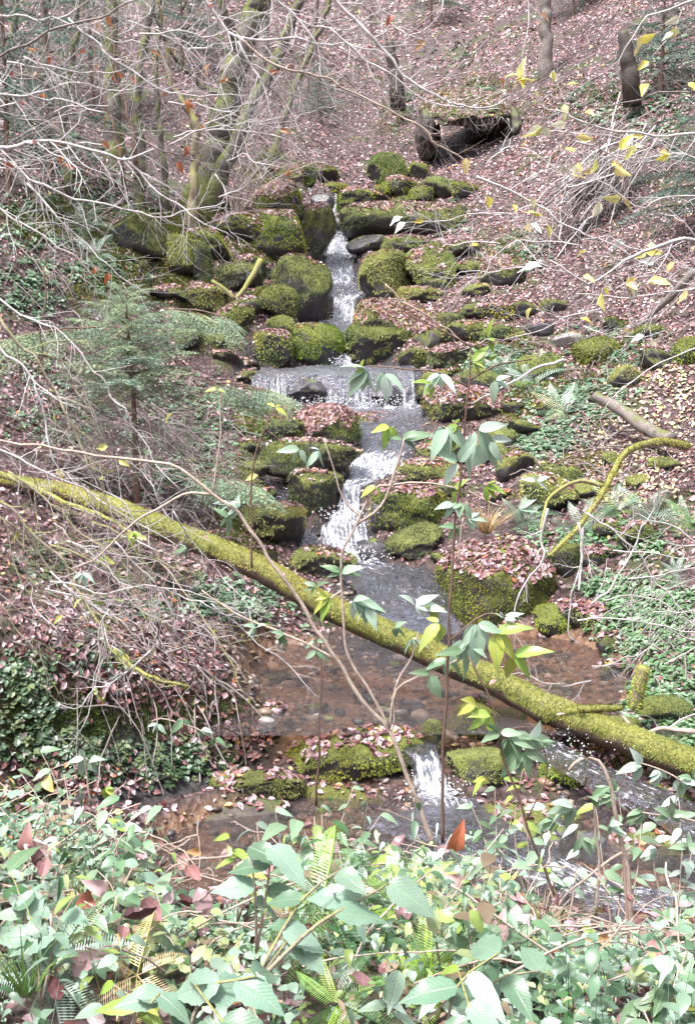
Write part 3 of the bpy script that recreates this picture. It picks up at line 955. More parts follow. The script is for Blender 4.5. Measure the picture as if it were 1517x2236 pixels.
B(944, 645, 62, 38, 'small green hump in front of the broad rusty-leaved boulder', 0, 1.2, .3, D=23.2, tone=BG, sub=3)
B(893, 558, 110, 40, 'thin moss-capped slab below the long flat boulder', .3, 1.0, .5, D=25.4, tone=YG, sub=3)
B(905, 668, 118, 38, 'pale moss shelf behind the flat leaf-covered boulder', .2, 1.0, .5, D=22.9, tone=YG, sub=3)
B(866, 748, 210, 86, 'flat boulder carpeted with pink leaves and fringed with moss', 1.0, .9, .75, D=21.9, tone=BG, dr=.6)
B(824, 802, 122, 100, 'big smooth bright green boulder upright beside the lowest narrow fall', 0, 1.4, .4, D=20.6, tone=YG)
B(912, 812, 76, 52, 'low moss-covered stone hugging the big smooth green boulder', .1, 1.1, .4, D=20.4, tone=BG, sub=3)
B(1000, 802, 118, 48, 'flat dark-sided slab topped with moss near the ledge end', .4, .8, .7, D=20.3, tone=DG)
B(1012, 752, 88, 46, 'mossy stone above the flat dark-sided slab', .1, 1.1, .4, D=21.2, tone=BG, sub=3)
B(1090, 748, 80, 36, 'low mossy stone in leaves beyond the flat dark-sided slab', .2, 1.0, .4, D=21.0, tone=BG, sub=3)
B(1174, 738, 64, 36, 'dark bare rock under a leaf-covered lip on the open slope', .1, 0, .7, mat='rock_bare', D=20.6, sub=3)
B(1298, 798, 92, 58, 'solitary round mossy boulder on the leafy slope', 0, 1.3, .3, D=18.6, tone=(.2, .24, .06))
B(1415, 744, 54, 34, 'small dark green mossy stone on the steep red slope', 0, 1.0, .3, D=19.4, sub=3)
B(1500, 800, 60, 58, 'mossy stone cut by the frame on the leafy slope', .1, 1.1, .3, D=17.6, sub=3)
B(1240, 762, 60, 34, 'grey half-bare stone uphill of the solitary round boulder', 0, .2, .4, mat='rock_pale', D=19.4, sub=3)
B(1085, 700, 90, 34, 'mossy hump streaked with litter on the slope above the ferns', .5, .9, .4, D=21.9, sub=3)
# bank above the young spruce
B(434, 624, 52, 92, 'mossy standing slab leaning over a black gap', 0, .9, .5, tilt=-12, D=21.6, tone=DG)
B(372, 600, 110, 80, 'shaggy mossy boulder over a black hollow behind the young spruce', .1, 1.0, .4, D=20.9)
B(522, 644, 92, 68, 'dark green boulder behind the pale forked stick', .1, .8, .3, D=22.0, tone=DG)
B(456, 570, 84, 64, 'mossy lump below the leaning trunks', .3, .9, .4, D=23.0)
B(520, 530, 110, 56, 'litter-covered mossy ledge beneath the bush of thin stems', .8, .7, .6, D=24.6)
B(440, 690, 100, 70, 'yellow-green mossy mound behind the spruce boughs', .3, 1.2, .3, D=20.2, tone=YG)
B(505, 730, 90, 60, 'mossy mound with pink leaves beside the rounded green boulder', .6, 1.0, .3, D=20.6, tone=BG)
B(300, 560, 120, 90, 'dim mossy bank boulder under hanging white twigs', .2, .8, .5, D=20.6, tone=DG)
# ledge and middle basin
B(735, 897, 404, 84, 'wide dark layered rock ledge under the broad waterfall', 0, 0, 1.0, dr=.28, D=19.42, force=True, mat='rock_bare', name='rock_ledge', cat='rock ledge', rough=.5, strata=.4, facets=2, sink=.6)
B(710, 970, 132, 82, 'boulder heaped with pink leaves right under the broad waterfall', .9, .9, .35, D=16.9, tone=BG)
B(612, 968, 92, 56, 'mossy stone with scattered leaves beside the pink-leaved boulder', .45, 1.0, .35, D=16.7, tone=BG)
B(680, 1034, 204, 70, 'long low mossy boulder with a black undercut at the water edge', .15, 1.1, .6, dr=.5, D=15.9, tone=DG)
B(822, 942, 106, 38, 'flat brownish mossy rock at the foot of the broad waterfall', .25, .5, .6, D=17.6, sub=3)
B(688, 1122, 108, 92, 'rounded green boulder in the basin between trickle and main fall', .15, .9, .45, D=14.9, tone=DG)
B(905, 1156, 162, 90, 'square mossy boulder with leafy top and hanging fringe right of the white chute', .55, 1.0, .8, D=14.4, tone=(.2, .22, .05))
B(840, 1158, 60, 62, 'dark bare rock hugging the white chute', 0, .15, .4, D=14.3, mat='rock_bare', sub=3)
B(905, 1222, 112, 74, 'slanting dark green boulder below the square mossy one', 0, 1.0, .3, tilt=-22, D=13.6, tone=DG)
B(825, 1232, 100, 52, 'wet black rock the white chute splashes over', 0, 0, .5, mat='rock_bare', D=13.35, sub=3)
B(935, 1062, 130, 60, 'flat yellow-green mossy rock above the square boulder', .2, 1.1, .6, D=15.6, tone=YG)
B(1020, 922, 190, 72, 'flat boulder wholly covered with pink leaves beyond the thin dark sapling', 1.0, .6, .8, D=17.4, tone=BG, dr=.6)
B(960, 1010, 110, 46, 'low dark mossy rock under the shrub leaves by the riffle', .1, .7, .6, D=16.2, tone=DG, sub=3)
B(592, 1194, 140, 90, 'shaggy mossy bank block jutting out over dark water', .15, 1.1, .6, D=13.4, tone=YG)
B(690, 1268, 160, 70, 'pale green mossy mound just behind the fallen mossy trunk', .1, 1.2, .3, D=12.5, tone=YG)
B(797, 1300, 66, 36, 'small wet stone in the riffle below the white chute', 0, .1, .3, mat='rock_bare', D=12.1, sub=3)
B(888, 1268, 60, 26, 'low wet stone breaking the riffle', 0, .1, .3, mat='rock_bare', D=12.6, sub=3)
B(1080, 1366, 222, 178, 'great round boulder crowned with pink leaves over shaggy hanging moss', .95, 1.25, .42, D=11.5, tone=(.24, .26, .05), dr=.95, zmin=-.7)
B(1240, 1262, 70, 72, 'yellow moss lump leaning on the great leaf-crowned boulder', .1, 1.2, .3, D=12.4, tone=YG, sub=3)
B(1218, 1386, 92, 62, 'bright green moss hummock at the pool edge', 0, 1.5, .25, D=11.0, tone=(.34, .40, .07))
B(1280, 1378, 110, 60, 'leaf-topped mossy stone where roots reach the pool', .8, .9, .4, D=11.1, tone=BG)
B(1200, 1130, 110, 90, 'dark rock face under a moss lip beside the ferns', .2, .6, .7, D=13.9, tone=YG)
# lower basin
B(768, 1712, 282, 112, 'long bright green mossy rock sloping to the small outlet fall', .3, 1.9, .3, tilt=-13, D=7.72, tone=(.36, .42, .09), dr=.45)
B(560, 1745, 190, 56, 'thin moss-topped rock ledge lying along the lower water', .1, 1.2, .8, D=7.6, tone=BG, dr=.5)
B(745, 1775, 190, 52, 'low mossy ledge under the long bright green rock', .1, 1.3, .7, D=7.55, tone=BG, dr=.4)
B(470, 1835, 330, 78, 'flat bare layered rock shelf at the stream edge', .05, .15, .95, D=7.35, dr=.4, mat='shelf', rough=1.2, strata=1.8)
B(944, 1660, 42, 84, 'small upright mossy stone splitting the outlet fall', 0, 1.2, .5, D=8.12, tone=DG)
B(1032, 1614, 118, 84, 'olive mossy boulder below the fallen trunk', .12, 1.0, .3, D=8.35, tone=(.19, .2, .05))
B(1098, 1606, 90, 64, 'mossy rock tucked beneath the fallen trunk', 0, 1.1, .4, D=8.6, tone=DG, sub=3)
B(1040, 1712, 118, 74, 'dark rock with mossy cap beside the outlet fall', 0, .8, .4, D=7.95, tone=BG)
B(1232, 1724, 96, 82, 'bright green mossy stone among shrub leaves below the fallen trunk', .05, 1.6, .3, D=7.6, tone=(.32, .38, .07))
B(1150, 1850, 230, 84, 'mossy bank slab with a black gap beneath at the lower stream', .2, 1.2, .7, D=7.1, tone=YG, dr=.4)
B(1290, 1892, 78, 76, 'smooth wet grey rock in the lower stream', 0, 0, .2, mat='rock_bare', D=6.75)
B(1350, 1900, 70, 60, 'dark reddish stone beside the smooth wet grey one', 0, .1, .3, mat='rock_bare', D=6.7, sub=3)
B(1465, 1790, 130, 70, 'flat mossy stone behind the compound shrub leaves', .1, 1.2, .5, D=7.2, tone=BG)
B(1420, 1900, 190, 70, 'dark overhung rock shelf beside the lower stream', .1, .7, .8, D=6.9, tone=DG, dr=.4)
B(1515, 1940, 80, 80, 'wet boulder cut by the frame edge beside the lower stream', 0, 0, .3, mat='rock_bare', D=6.5, sub=3)
B(918, 1582, 40, 34, 'pale round stone at the pool outlet', 0, 0, .2, mat='rock_pale', D=8.75, sub=3, name='stone', cat='stone')
B(900, 1566, 56, 32, 'grey flat-topped stone behind the pale round one', 0, 0, .3, mat='rock_bare', D=9.0, sub=3, name='stone', cat='stone')
B(868, 1596, 66, 30, 'flat wet stone in the riffle at the pool outlet', 0, 0, .4, mat='rock_bare', D=8.7, sub=3, name='stone', cat='stone')
B(742, 1566, 24, 20, 'small dark stone alone in the shallow pool', 0, 0, .2, mat='rock_bare', D=9.1, sub=2, name='stone', cat='stone')
B(1352, 1620, 90, 56, 'mossy hump on the herb-covered bank below red leaves', 0, 1.2, .3, D=8.35, tone=BG, sub=3)
B(1450, 1590, 110, 66, 'rounded green mossy bank stone among small herbs', 0, 1.3, .3, D=8.3, tone=BG, sub=3)
# small loose stones on the bars: nothing in the picture tells one from the next
GRP = 'mossy stones packed along the cascade'
BIG = [(project(b[1] + np.array([0, 0, b[3] / 2])), b[0]) for b in BOULDERS]
USED = set()
def near_label(px, py):
    for (q, l) in sorted(BIG, key=lambda t: (t[0][0] - px) ** 2 + (t[0][1] - py) ** 2):
        dx, dy = px - q[0], py - q[1]
        w = ('above' if dy < 0 else 'below') if abs(dy) > abs(dx) else 'beside'
        s = 'small mossy stone ' + w + ' the ' + l
        if s not in USED and len(s.split()) <= 16:
            USED.add(s)
            return s
for i, (px, py) in enumerate([(470, 760), (500, 790), (520, 830), (540, 690), (480, 600), (545, 600), (610, 640), (560, 660), (640, 540), (700, 690), (690, 600), (790, 640), (790, 590), (790, 690), (960, 690), (985, 720), (940, 760), (1030, 690),
        (870, 690), (1060, 830), (960, 850), (1000, 850), (940, 880), (540, 890), (560, 930), (540, 980), (560, 1030), (590, 1080), (560, 1120), (660, 1160), (800, 1060), (890, 1050), (960, 1080), (1000, 1060), (950, 1180), (975, 1230), (960, 1120), (930, 960),
        (940, 1000), (1060, 960), (1100, 980), (830, 1110), (640, 430), (690, 430), (560, 440), (620, 390), (780, 440), (880, 450), (960, 430), (760, 560), (800, 530), (960, 560), (1010, 560), (1040, 640), (1000, 660), (1100, 620), (1020, 600), (1180, 1260), (1130, 740),
        (640, 1230), (570, 1230), (1230, 1330), (1330, 1420), (1340, 1480), (1330, 1540), (610, 1420), (600, 1490), (600, 1560), (1180, 830), (1240, 830), (420, 720), (380, 650), (400, 760), (1130, 1040), (1200, 1020), (1110, 900), (1150, 950), (1080, 1010), (1190, 900), (1260, 980), (1330, 1010), (1230, 1060), (1300, 1080), (1390, 1060), (1170, 780), (1370, 840), (1430, 800), (1140, 690), (1200, 680), (1270, 690), (1060, 690), (1350, 720), (1450, 1020), (1090, 1090), (1130, 860), (1050, 860), (1330, 1170), (1400, 1190), (1290, 1230), (1350, 1290), (1480, 1230)]):
    if px in (690, 790, 700, 610, 800, 830, 760) or (i % 5 == 4):
        continue
    s = R.uniform(30, 62) * (1.35 if px > 930 or px < 580 else 1)
    boulder(px + R.uniform(-8, 8), py + 8, s, s * R.uniform(.45, .8), near_label(px, py), R.choice([0, .2, .5, .8]), R.uniform(.5, 1.1), R.uniform(.2, .6), R.uniform(-15, 15), tone=R.choice([DG, BG, YG, DG]), sub=3, name='stone', cat='stone', group=GRP, zmin=R.uniform(-.1, .5))
GRP = 'loose stones on the gravel bars of the lower stream'
for i in range(46):
    if i < 26:
        px, py = R.uniform(1060, 1230), R.uniform(1735, 1800)
        D = 7.2 + R.random() * .5
    else:
        px, py = R.uniform(560, 900), R.uniform(1560, 1612)
        D = 8.7 + R.random() * .4
    p = at(px, py, D)
    u, F = ICO[2]
    s = R.uniform(.025, .07)
    v = u * (1 + .2 * fbm(u[:, 0] * 1.5 + i, u[:, 1] * 1.5, u[:, 2] * 1.5, i, 2))[:, None] * np.array([s * 1.4, s, s * .6])
    z = max(float(H(p[0], p[1])), -3.44 if i < 26 else -3.07)
    me = mesh_np('stone', v, F, M[R.choice(['rock_bare', 'rock_pale', 'shelf'])])
    thing('stone', 'small loose wet stone on a gravel bar of the lower stream', 'stone', (p[0], p[1], z + s * .2), GRP, me, (0, 0, R.random() * 3))

# pebbles and cobbles on the stream bed
PB = Acc()
v0, f0 = ICO[2]
t0 = (1 + 5 ** .5) / 2
pv = norm(np.array([(-1, t0, 0), (1, t0, 0), (-1, -t0, 0), (1, -t0, 0), (0, -1, t0), (0, 1, t0), (0, -1, -t0), (0, 1, -t0), (t0, 0, -1), (t0, 0, 1), (-t0, 0, -1), (-t0, 0, 1)], float))
pf = np.array([(0, 11, 5), (0, 5, 1), (0, 1, 7), (0, 7, 10), (0, 10, 11), (1, 5, 9), (5, 11, 4), (11, 10, 2), (10, 7, 6), (7, 1, 8), (3, 9, 4), (3, 4, 2), (3, 2, 6), (3, 6, 8), (3, 8, 9), (4, 9, 5), (2, 4, 11), (6, 2, 10), (8, 6, 7), (9, 8, 1)])
x = rng.uniform(-3.5, 6, 17000); y = 5.6 + 15 * rng.random(17000) ** 1.6
k = (wetness(x, y) > .35) & (wetness(x, y, FACE) < .02) & (np.abs(x) < .42 * y + 1)
x, y = x[k], y[k]
n = len(x)
s = rng.uniform(.008, .035, n) * (1 + y / 16) * np.where(rng.random(n) < .08, 1.9, 1)
pc = np.array([(.20, .14, .10), (.30, .22, .17), (.12, .09, .08), (.36, .31, .29), (.07, .06, .065), (.26, .16, .10)])
scatter(pv, pf, np.stack([x, y, H(x, y) + s * .1], 1), rng.normal(size=(n, 3)), rng.normal(size=(n, 3)) * .25 + [0, 0, 1.], np.stack([s, s * .8, s * .5], 1), pc[rng.integers(0, 6, n)] * rng.uniform(.5, 1.2, (n, 1)), acc=PB)
m, nt, out = nodes_of('pebbles')
T = NT(nt)
T.l(T.bsdf(T.mix(1.0, T.attr(), T.ramp(T.noise(60, 4, .7, T.pos()).outputs[0], [(.3, (.6, .6, .6)), (.7, (1.3, 1.3, 1.3))]), 'MULTIPLY'), .4, .5).outputs[0], out.inputs[0])
link('pebbles', PB.mesh('pebbles', m), kind='stuff')
# ------------------------------------------------------------ fallen trunk
lp = [(-160, 1020, 11.6, 36), (0, 1046, 11.2, 40), (130, 1075, 10.9, 50), (250, 1112, 10.6, 62), (400, 1170, 10.2, 74), (540, 1228, 9.9, 78), (700, 1312, 9.6, 82), (850, 1385, 9.35, 84), (1000, 1452, 9.1, 88), (1130, 1512, 8.85, 92), (1250, 1568, 8.55, 100), (1380, 1622, 8.15, 100), (1517, 1672, 7.75, 98), (1680, 1730, 7.3, 96), (2000, 1830, 6.7, 96)]
P = smooth_path([at(a, b, d) for a, b, d, w in lp], step=.045)
tpar = np.linspace(0, len(lp) - 1, len(P))
rr = np.interp(tpar, range(len(lp)), [w * .69 * mpp(d) / 2 for a, b, d, w in lp])
P[:, 2] += .035 * fbm(P[:, 0] * 1.2, 0, 0, 5, 3)
V, Fs = tube(P, rr, 28, bump=.12, seed=4)
root = thing('fallen_tree_trunk', 'long mossy tree trunk fallen across the stream from bank to bank', 'fallen tree', P[0])
link('trunk', mesh_np('trunk', V - P[0], Fs, M['log']), root)
tri = np.concatenate([Fs[0][:, [0, 1, 2]], Fs[0][:, [0, 2, 3]]])
a = moss_fuzz(V, tri, 9, 9500, (.36, .36, .125), .0, .013, 80000, .5, 3)
o = link('moss', a.mesh('moss', M['moss_fuzz']), root, -P[0]); o['kind'] = 'stuff'
sP = smooth_path([at(1190, 1568, 8.62), at(1240, 1556, 8.5), at(1300, 1548, 8.42), at(1358, 1546, 8.38)], step=.04)
V, Fs = tube(sP, np.linspace(.055, .022, len(sP)), 14, bump=.2, seed=8)
o = link('branch_stub', mesh_np('branch_stub', V - P[0], Fs, M['log']), root)
tri = np.concatenate([Fs[0][:, [0, 1, 2]], Fs[0][:, [0, 2, 3]]])
a = moss_fuzz(V, tri, 8.4, 9000, (.27, .27, .05), -.3, .014, 9000, .4, 5)
o2 = link('moss', a.mesh('moss', M['moss_fuzz']), o); o2.location = -P[0]; o2['kind'] = 'stuff'
for px, py, D in ((1075, 1490, 8.62), (1222, 1560, 8.3), (1263, 1530, 8.35), (905, 1395, 9.05), (620, 1255, 9.6), (450, 1172, 9.9)):
    q = at(px, py, D)
    leaves_on(q[None], np.array([[0, -.4, 1.]]), D, .06, .2, .3, .0)

def stick(name, label, cat, pts, w0, w1, mat='branch_moss', sides=9, fuzz=0, tone=(.22, .22, .05), parts=(), jitter=.01, bump=.15, seed=1, group=None):
    P = smooth_path([at(*p) for p in pts], step=.05 * max(1, pts[0][2] / 9), jitter=jitter, seed=seed)
    r = np.linspace(w0 * mpp(pts[0][2]) / 2, w1 * mpp(pts[-1][2]) / 2, len(P))
    V, Fs = tube(P, r, sides, bump=bump, seed=seed)
    root = thing(name, label, cat, P[0], group)
    link('limb', mesh_np('limb', V - P[0], Fs, M[mat]), root)
    if fuzz:
        tri = np.concatenate([Fs[0][:, [0, 1, 2]], Fs[0][:, [0, 2, 3]]])
        D = pts[0][2]
        a = moss_fuzz(V, tri, D, fuzz, tone, -.3, .014, 9000, .4, seed)
        if a:
            o = link('moss', a.mesh('moss', M['moss_fuzz']), root, -P[0]); o['kind'] = 'stuff'
    for i, (pp, a0, a1, mt) in enumerate(parts):
        Q = smooth_path([at(*p) for p in pp], step=.06 * max(1, pp[0][2] / 9), jitter=jitter, seed=seed + i + 3)
        V, Fs = tube(Q, np.linspace(a0 * mpp(pp[0][2]) / 2, a1 * mpp(pp[-1][2]) / 2, len(Q)), 6)
        link('side_branch', mesh_np('side_branch', V - P[0], Fs, M[mt]), root)
    return root

stick('fallen_branch', 'crooked yellow-mossy branch arching down the bank over the ferns', 'branch', [(1500, 975, 13.2), (1440, 966, 12.9), (1370, 985, 12.6), (1335, 1035, 12.3), (1318, 1068, 12.1), (1290, 1115, 11.9), (1245, 1170, 11.7), (1195, 1215, 11.4)], 19, 9, fuzz=5000, seed=4,
      parts=[([(1318, 1062, 12.1), (1265, 1050, 12.1), (1215, 1072, 12.0), (1190, 1105, 11.8), (1180, 1160, 11.5)], 11, 5, 'branch_moss'),
             ([(1270, 1150, 11.8), (1268, 1230, 11.5), (1262, 1290, 11.3)], 8, 4, 'twig_pale')])
stick('fallen_log', 'dark rotting log lying in pale leaves at the top of the bank', 'log', [(1300, 865, 15.9), (1360, 900, 15.3), (1415, 938, 14.8), (1462, 962, 14.4)], 22, 34, 'wood_grey', 12, seed=6, bump=.2)
stick('fallen_log', 'dark exposed root running steeply down the red slope', 'root', [(1517, 590, 18.4), (1470, 640, 18.6), (1430, 678, 18.8), (1395, 712, 18.9)], 22, 10, 'wood_grey', 9, seed=7, bump=.25)
stick('forked_stick', 'pale green-tinged forked stick propped between mossy stones', 'stick', [(570, 568, 21.6), (552, 600, 21.4), (528, 638, 21.2), (512, 655, 21.1)], 15, 9, 'branch_moss', 7, seed=9,
      parts=[([(512, 655, 21.1), (490, 632, 21.1), (462, 612, 21.1)], 13, 8, 'branch_moss')])
stick('birch_log', 'thin grey birch pole lying low among plants with a white scuffed bark', 'log', [(1280, 2180, 3.3), (1345, 2146, 3.3), (1420, 2100, 3.35), (1517, 2055, 3.4), (1640, 2000, 3.5)], 22, 34, 'wood_grey', 12, seed=12, bump=.06,
      parts=[([(1370, 2130, 3.32), (1372, 2000, 3.5), (1360, 1880, 3.7)], 9, 6, 'twig_brown')])
stick('fallen_log', 'short dark peeling log under the grey birch pole', 'log', [(1280, 2200, 3.35), (1350, 2178, 3.4), (1440, 2122, 3.5), (1530, 2090, 3.6)], 22, 36, 'twig_brown', 12, seed=13, bump=.12)
stick('dead_branch', 'mossy dead branch emerging behind the hanging twigs above the fallen trunk', 'branch', [(-60, 1020, 9.6), (50, 1052, 9.5), (140, 1096, 9.3), (230, 1130, 9.1), (310, 1180, 8.9)], 16, 7, 'branch_moss', 8, fuzz=3000, seed=14)
stick('fallen_branch', 'thin mossy root bridging the dark bank beside the herb patch', 'root', [(1517, 1598, 8.1), (1450, 1590, 8.2), (1400, 1600, 8.25), (1350, 1560, 8.4), (1330, 1545, 8.5)], 12, 6, 'twig_tan', 7, seed=15,
      parts=[([(1420, 1598, 8.2), (1460, 1640, 8.0), (1517, 1668, 7.8)], 6, 4, 'twig_pale'), ([(1460, 1590, 8.2), (1490, 1570, 8.2), (1517, 1560, 8.1)], 6, 3, 'twig_pale')])
stick('fallen_branch', 'yellow-mossy branch bar hanging across the dark bank under hanging twigs', 'branch', [(250, 1420, 7.3), (300, 1462, 7.2), (340, 1482, 7.1), (410, 1500, 7.0)], 12, 5, 'branch_moss', 8, fuzz=3500, seed=16)
stick('mossy_stump', 'short upright moss-wrapped stub on the herb-covered bank', 'stump', [(1385, 1545, 8.5), (1392, 1505, 8.5), (1405, 1455, 8.5)], 34, 26, 'branch_moss', 12, fuzz=5000, tone=(.36, .42, .08), seed=17)

# ------------------------------------------------------------ standing trees
def tree(label, pts, w0, w1, mat='trunk', limbs=(), fuzz=0, seed=1, name='tree', cat='tree', sides=14, group=None):
    P = smooth_path([at(*p) for p in pts], step=.12, jitter=.05, seed=seed)
    g = P[0].copy()
    t = np.linspace(0, 1, len(P))
    r = (w0 * (1 - t) + w1 * t) * mpp(pts[0][2]) / 2
    r = r * (1 + (0 if 'stump' in name else .3) * np.exp(-t * 14))
    P = np.vstack([P[:1] - (P[1] - P[0]) * 3 - np.array([0, 0, .4]), P])
    r = np.concatenate([r[:1] * 1.1, r])
    V, Fs = tube(P, r, sides, bump=.16, seed=seed)
    root = thing(name, label, cat, g, group)
    link('trunk', mesh_np('trunk', V - g, Fs, M[mat]), root)
    if fuzz:
        tri = np.concatenate([Fs[0][:, [0, 1, 2]], Fs[0][:, [0, 2, 3]]])
        a = moss_fuzz(V, tri, pts[0][2], fuzz, (.19, .2, .05), .05, .022, 6000, .6, seed)
        if a:
            o = link('moss', a.mesh('moss', M['moss_fuzz']), root, -g); o['kind'] = 'stuff'
    for i, (pp, a0, a1) in enumerate(limbs):
        Q = smooth_path([at(*p) for p in pp], step=.15, jitter=.05, seed=seed + 7 + i)
        V, Fs = tube(Q, np.linspace(a0, a1, len(Q)) * mpp(pp[0][2]) / 2, 7, bump=.1)
        link('limb', mesh_np('limb', V - g, Fs, M[mat]), root)
    return root

G1 = ground(440, 435)[1]
print('trunk D', G1)
tree('thick mossy trunk leaning over from the bank, largest of the standing trees', [(440, 436, G1), (462, 370, G1), (482, 300, G1 - .1), (497, 215, G1 - .2), (520, 130, G1 - .3), (548, 50, G1 - .3), (575, -80, G1 - .3), (600, -260, G1 - .3)], 66, 30, fuzz=260, seed=21,
     limbs=[([(520, 130, G1 - .3), (508, 90, G1 - .5), (495, 40, G1 - .8), (470, -40, G1 - 1)], 20, 12), ([(500, 210, G1 - .2), (440, 190, G1 - .5), (380, 120, G1 - 1), (330, 20, G1 - 1.4)], 12, 5)])
tree('slimmer mossy trunk springing from the same root as the thickest one', [(462, 432, G1 - .2), (490, 360, G1 - .3), (525, 292, G1 - .4), (552, 228, G1 - .4), (588, 160, G1 - .4), (640, 40, G1 - .4), (680, -120, G1 - .4)], 36, 14, fuzz=260, seed=22)
G3 = ground(425, 450)[1] - .8
tree('yellowish pole-like trunk with a sharp elbow beside the leaning trunks', [(420, 455, G3), (428, 340, G3), (427, 264, G3), (402, 232, G3), (384, 205, G3), (372, 170, G3), (362, 100, G3), (340, 0, G3)], 20, 6, seed=23, mat='branch_moss', sides=9)
tree('slender dark trunk wrapped in green moss between two thin poles', [(302, 450, 23.5), (306, 330, 23.5), (298, 220, 23.5), (312, 110, 23.5), (330, 0, 23.5), (340, -150, 23.5)], 22, 12, fuzz=200, seed=24)
tree('straight grey-green trunk standing in spruce boughs on the shaded bank', [(252, 330, 26), (246, 200, 26), (245, 90, 26), (250, -20, 26), (252, -200, 26)], 34, 20, fuzz=150, seed=25)
tree('thin dark sapling trunk curving up before the grey-green trunk', [(262, 330, 19), (240, 250, 19), (226, 180, 19), (205, 110, 19), (190, 60, 19), (178, -60, 19)], 7, 4, mat='twig_brown', seed=26, sides=7, name='sapling', cat='sapling')
tree('thin dark sapling trunk rising straight beside the moss-wrapped one', [(292, 300, 20), (272, 220, 20), (256, 160, 20), (240, 70, 20), (225, -60, 20)], 8, 4, mat='twig_brown', seed=27, sides=7, name='sapling', cat='sapling')
tree('pale grey trunk high on the slope behind the leaning trunk', [(572, 150, 36), (578, 60, 36), (584, -20, 36), (590, -200, 36)], 22, 15, mat='wood_grey', seed=28)
tree('grey trunk standing alone high on the red-leaved slope', [(1190, 150, 34), (1192, 60, 34), (1188, -20, 34), (1186, -220, 34)], 26, 18, mat='wood_grey', seed=29)
tree('dark thin trunk in the dim upper corner of the shaded bank', [(98, 150, 27), (100, 60, 27), (104, -60, 27)], 16, 10, seed=30)
tree('crooked dark trunk at the upper edge among spruce boughs', [(28, 260, 24), (20, 150, 24), (34, 40, 24), (26, -80, 24)], 18, 11, seed=31)
tree('slim trunk half hidden by twigs above the white cascade', [(690, 250, 38), (684, 140, 38), (690, 30, 38), (700, -100, 38)], 12, 8, mat='wood_grey', seed=32)
tree('slim mossy trunk rising between the moss-wrapped one and the elbowed pole', [(360, 420, 24), (352, 300, 24), (340, 180, 24), (350, 60, 24), (352, -100, 24)], 13, 8, seed=34)
tree('dark leaning trunk in the shaded corner before the bluish spruce', [(150, 380, 22), (140, 260, 22), (160, 120, 22), (172, -20, 22), (180, -120, 22)], 15, 9, seed=35)
tree('crossing thin trunk leaning the other way behind the leaning trunks', [(600, 330, 30), (640, 200, 30), (700, 60, 30), (740, -80, 30)], 14, 8, seed=36)
for px, py, D, lab, w in ((866, 190, 37, 'broken dark leaning stump on the open slope above the cascade', 30), (1376, 165, 28, 'blackened broken stump among green weeds on the steep slope', 36)):
    tree(lab, [(px, py, D), (px - 8, py - 45, D), (px - 18, py - 100, D)], w, w * .6, mat='stump', seed=35 + w, name='tree_stump', cat='stump')
# roots and overhanging turf of the hollow on the slope
hp = HOL
root = thing('root_plate', 'overhanging mossy turf with dangling roots above a black earth hollow', 'root overhang', hp)
u_, F_ = ICO[4]
k_ = 2.8
v_ = u_ / ((np.abs(u_) ** k_).sum(1, keepdims=True)) ** (1 / k_)
v_ = v_ * (1 + .22 * fbm(u_[:, 0] * 2, u_[:, 1] * 2, u_[:, 2] * 2, 6, 3))[:, None] * np.array([1.35, 1.8, .34])
v_[:, 2] -= .30 * np.abs(v_[:, 0] / 1.5) ** 3 + .1 * fbm(v_[:, 0] * 1.5, v_[:, 1] * 1.5, 0, 8, 3)
t_ = radians(23)
v_ = v_ @ np.array([[1, 0, 0], [0, cos(t_), sin(t_)], [0, -sin(t_), cos(t_)]])
v_ = v_ + np.array([HOL[0], 32.55, HOL[2] + 1.24])
link('turf', mesh_np('turf', v_ - hp, F_, M['earth']), root)
a = moss_fuzz(v_, F_, 30, 220, (.13, .14, .05), .35, .03, 6000, .9, 3)
o = link('moss', a.mesh('moss', M['moss_fuzz']), root, -hp); o['kind'] = 'stuff'
Pn, Nn, _ = surf_samples(v_, F_, 4200)
kk_ = (Nn[:, 2] > .35)
leaves_on(Pn[kk_], Nn[kk_], 30)
P0 = np.array([[HOL[0] + x, 31.05 + .12 * x * x, HOL[2] + .85 - .14 * x * x] for x in np.linspace(-1.3, 1.3, 24)])
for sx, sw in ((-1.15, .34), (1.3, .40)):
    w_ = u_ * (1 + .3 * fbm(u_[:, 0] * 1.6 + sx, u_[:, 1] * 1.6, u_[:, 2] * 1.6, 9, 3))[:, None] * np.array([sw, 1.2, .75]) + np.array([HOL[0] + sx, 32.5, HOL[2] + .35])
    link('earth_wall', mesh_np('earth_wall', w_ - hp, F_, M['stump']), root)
for i in range(40):
    q = P0[R.randrange(3, len(P0) - 3)] + np.array([R.uniform(-.1, .1), -.1, -.15])
    L = R.uniform(.15, .6)
    Q = smooth_path([q, q + np.array([R.uniform(-.1, .1), -.05, -L * .5]), q + np.array([R.uniform(-.2, .2), 0, -L])], step=.12, jitter=.03, seed=i)
    V, Fs = tube(Q, np.linspace(.014, .006, len(Q)), 4)
    link('hanging_root', mesh_np('hanging_root', V - hp, Fs, M['twig']), root)

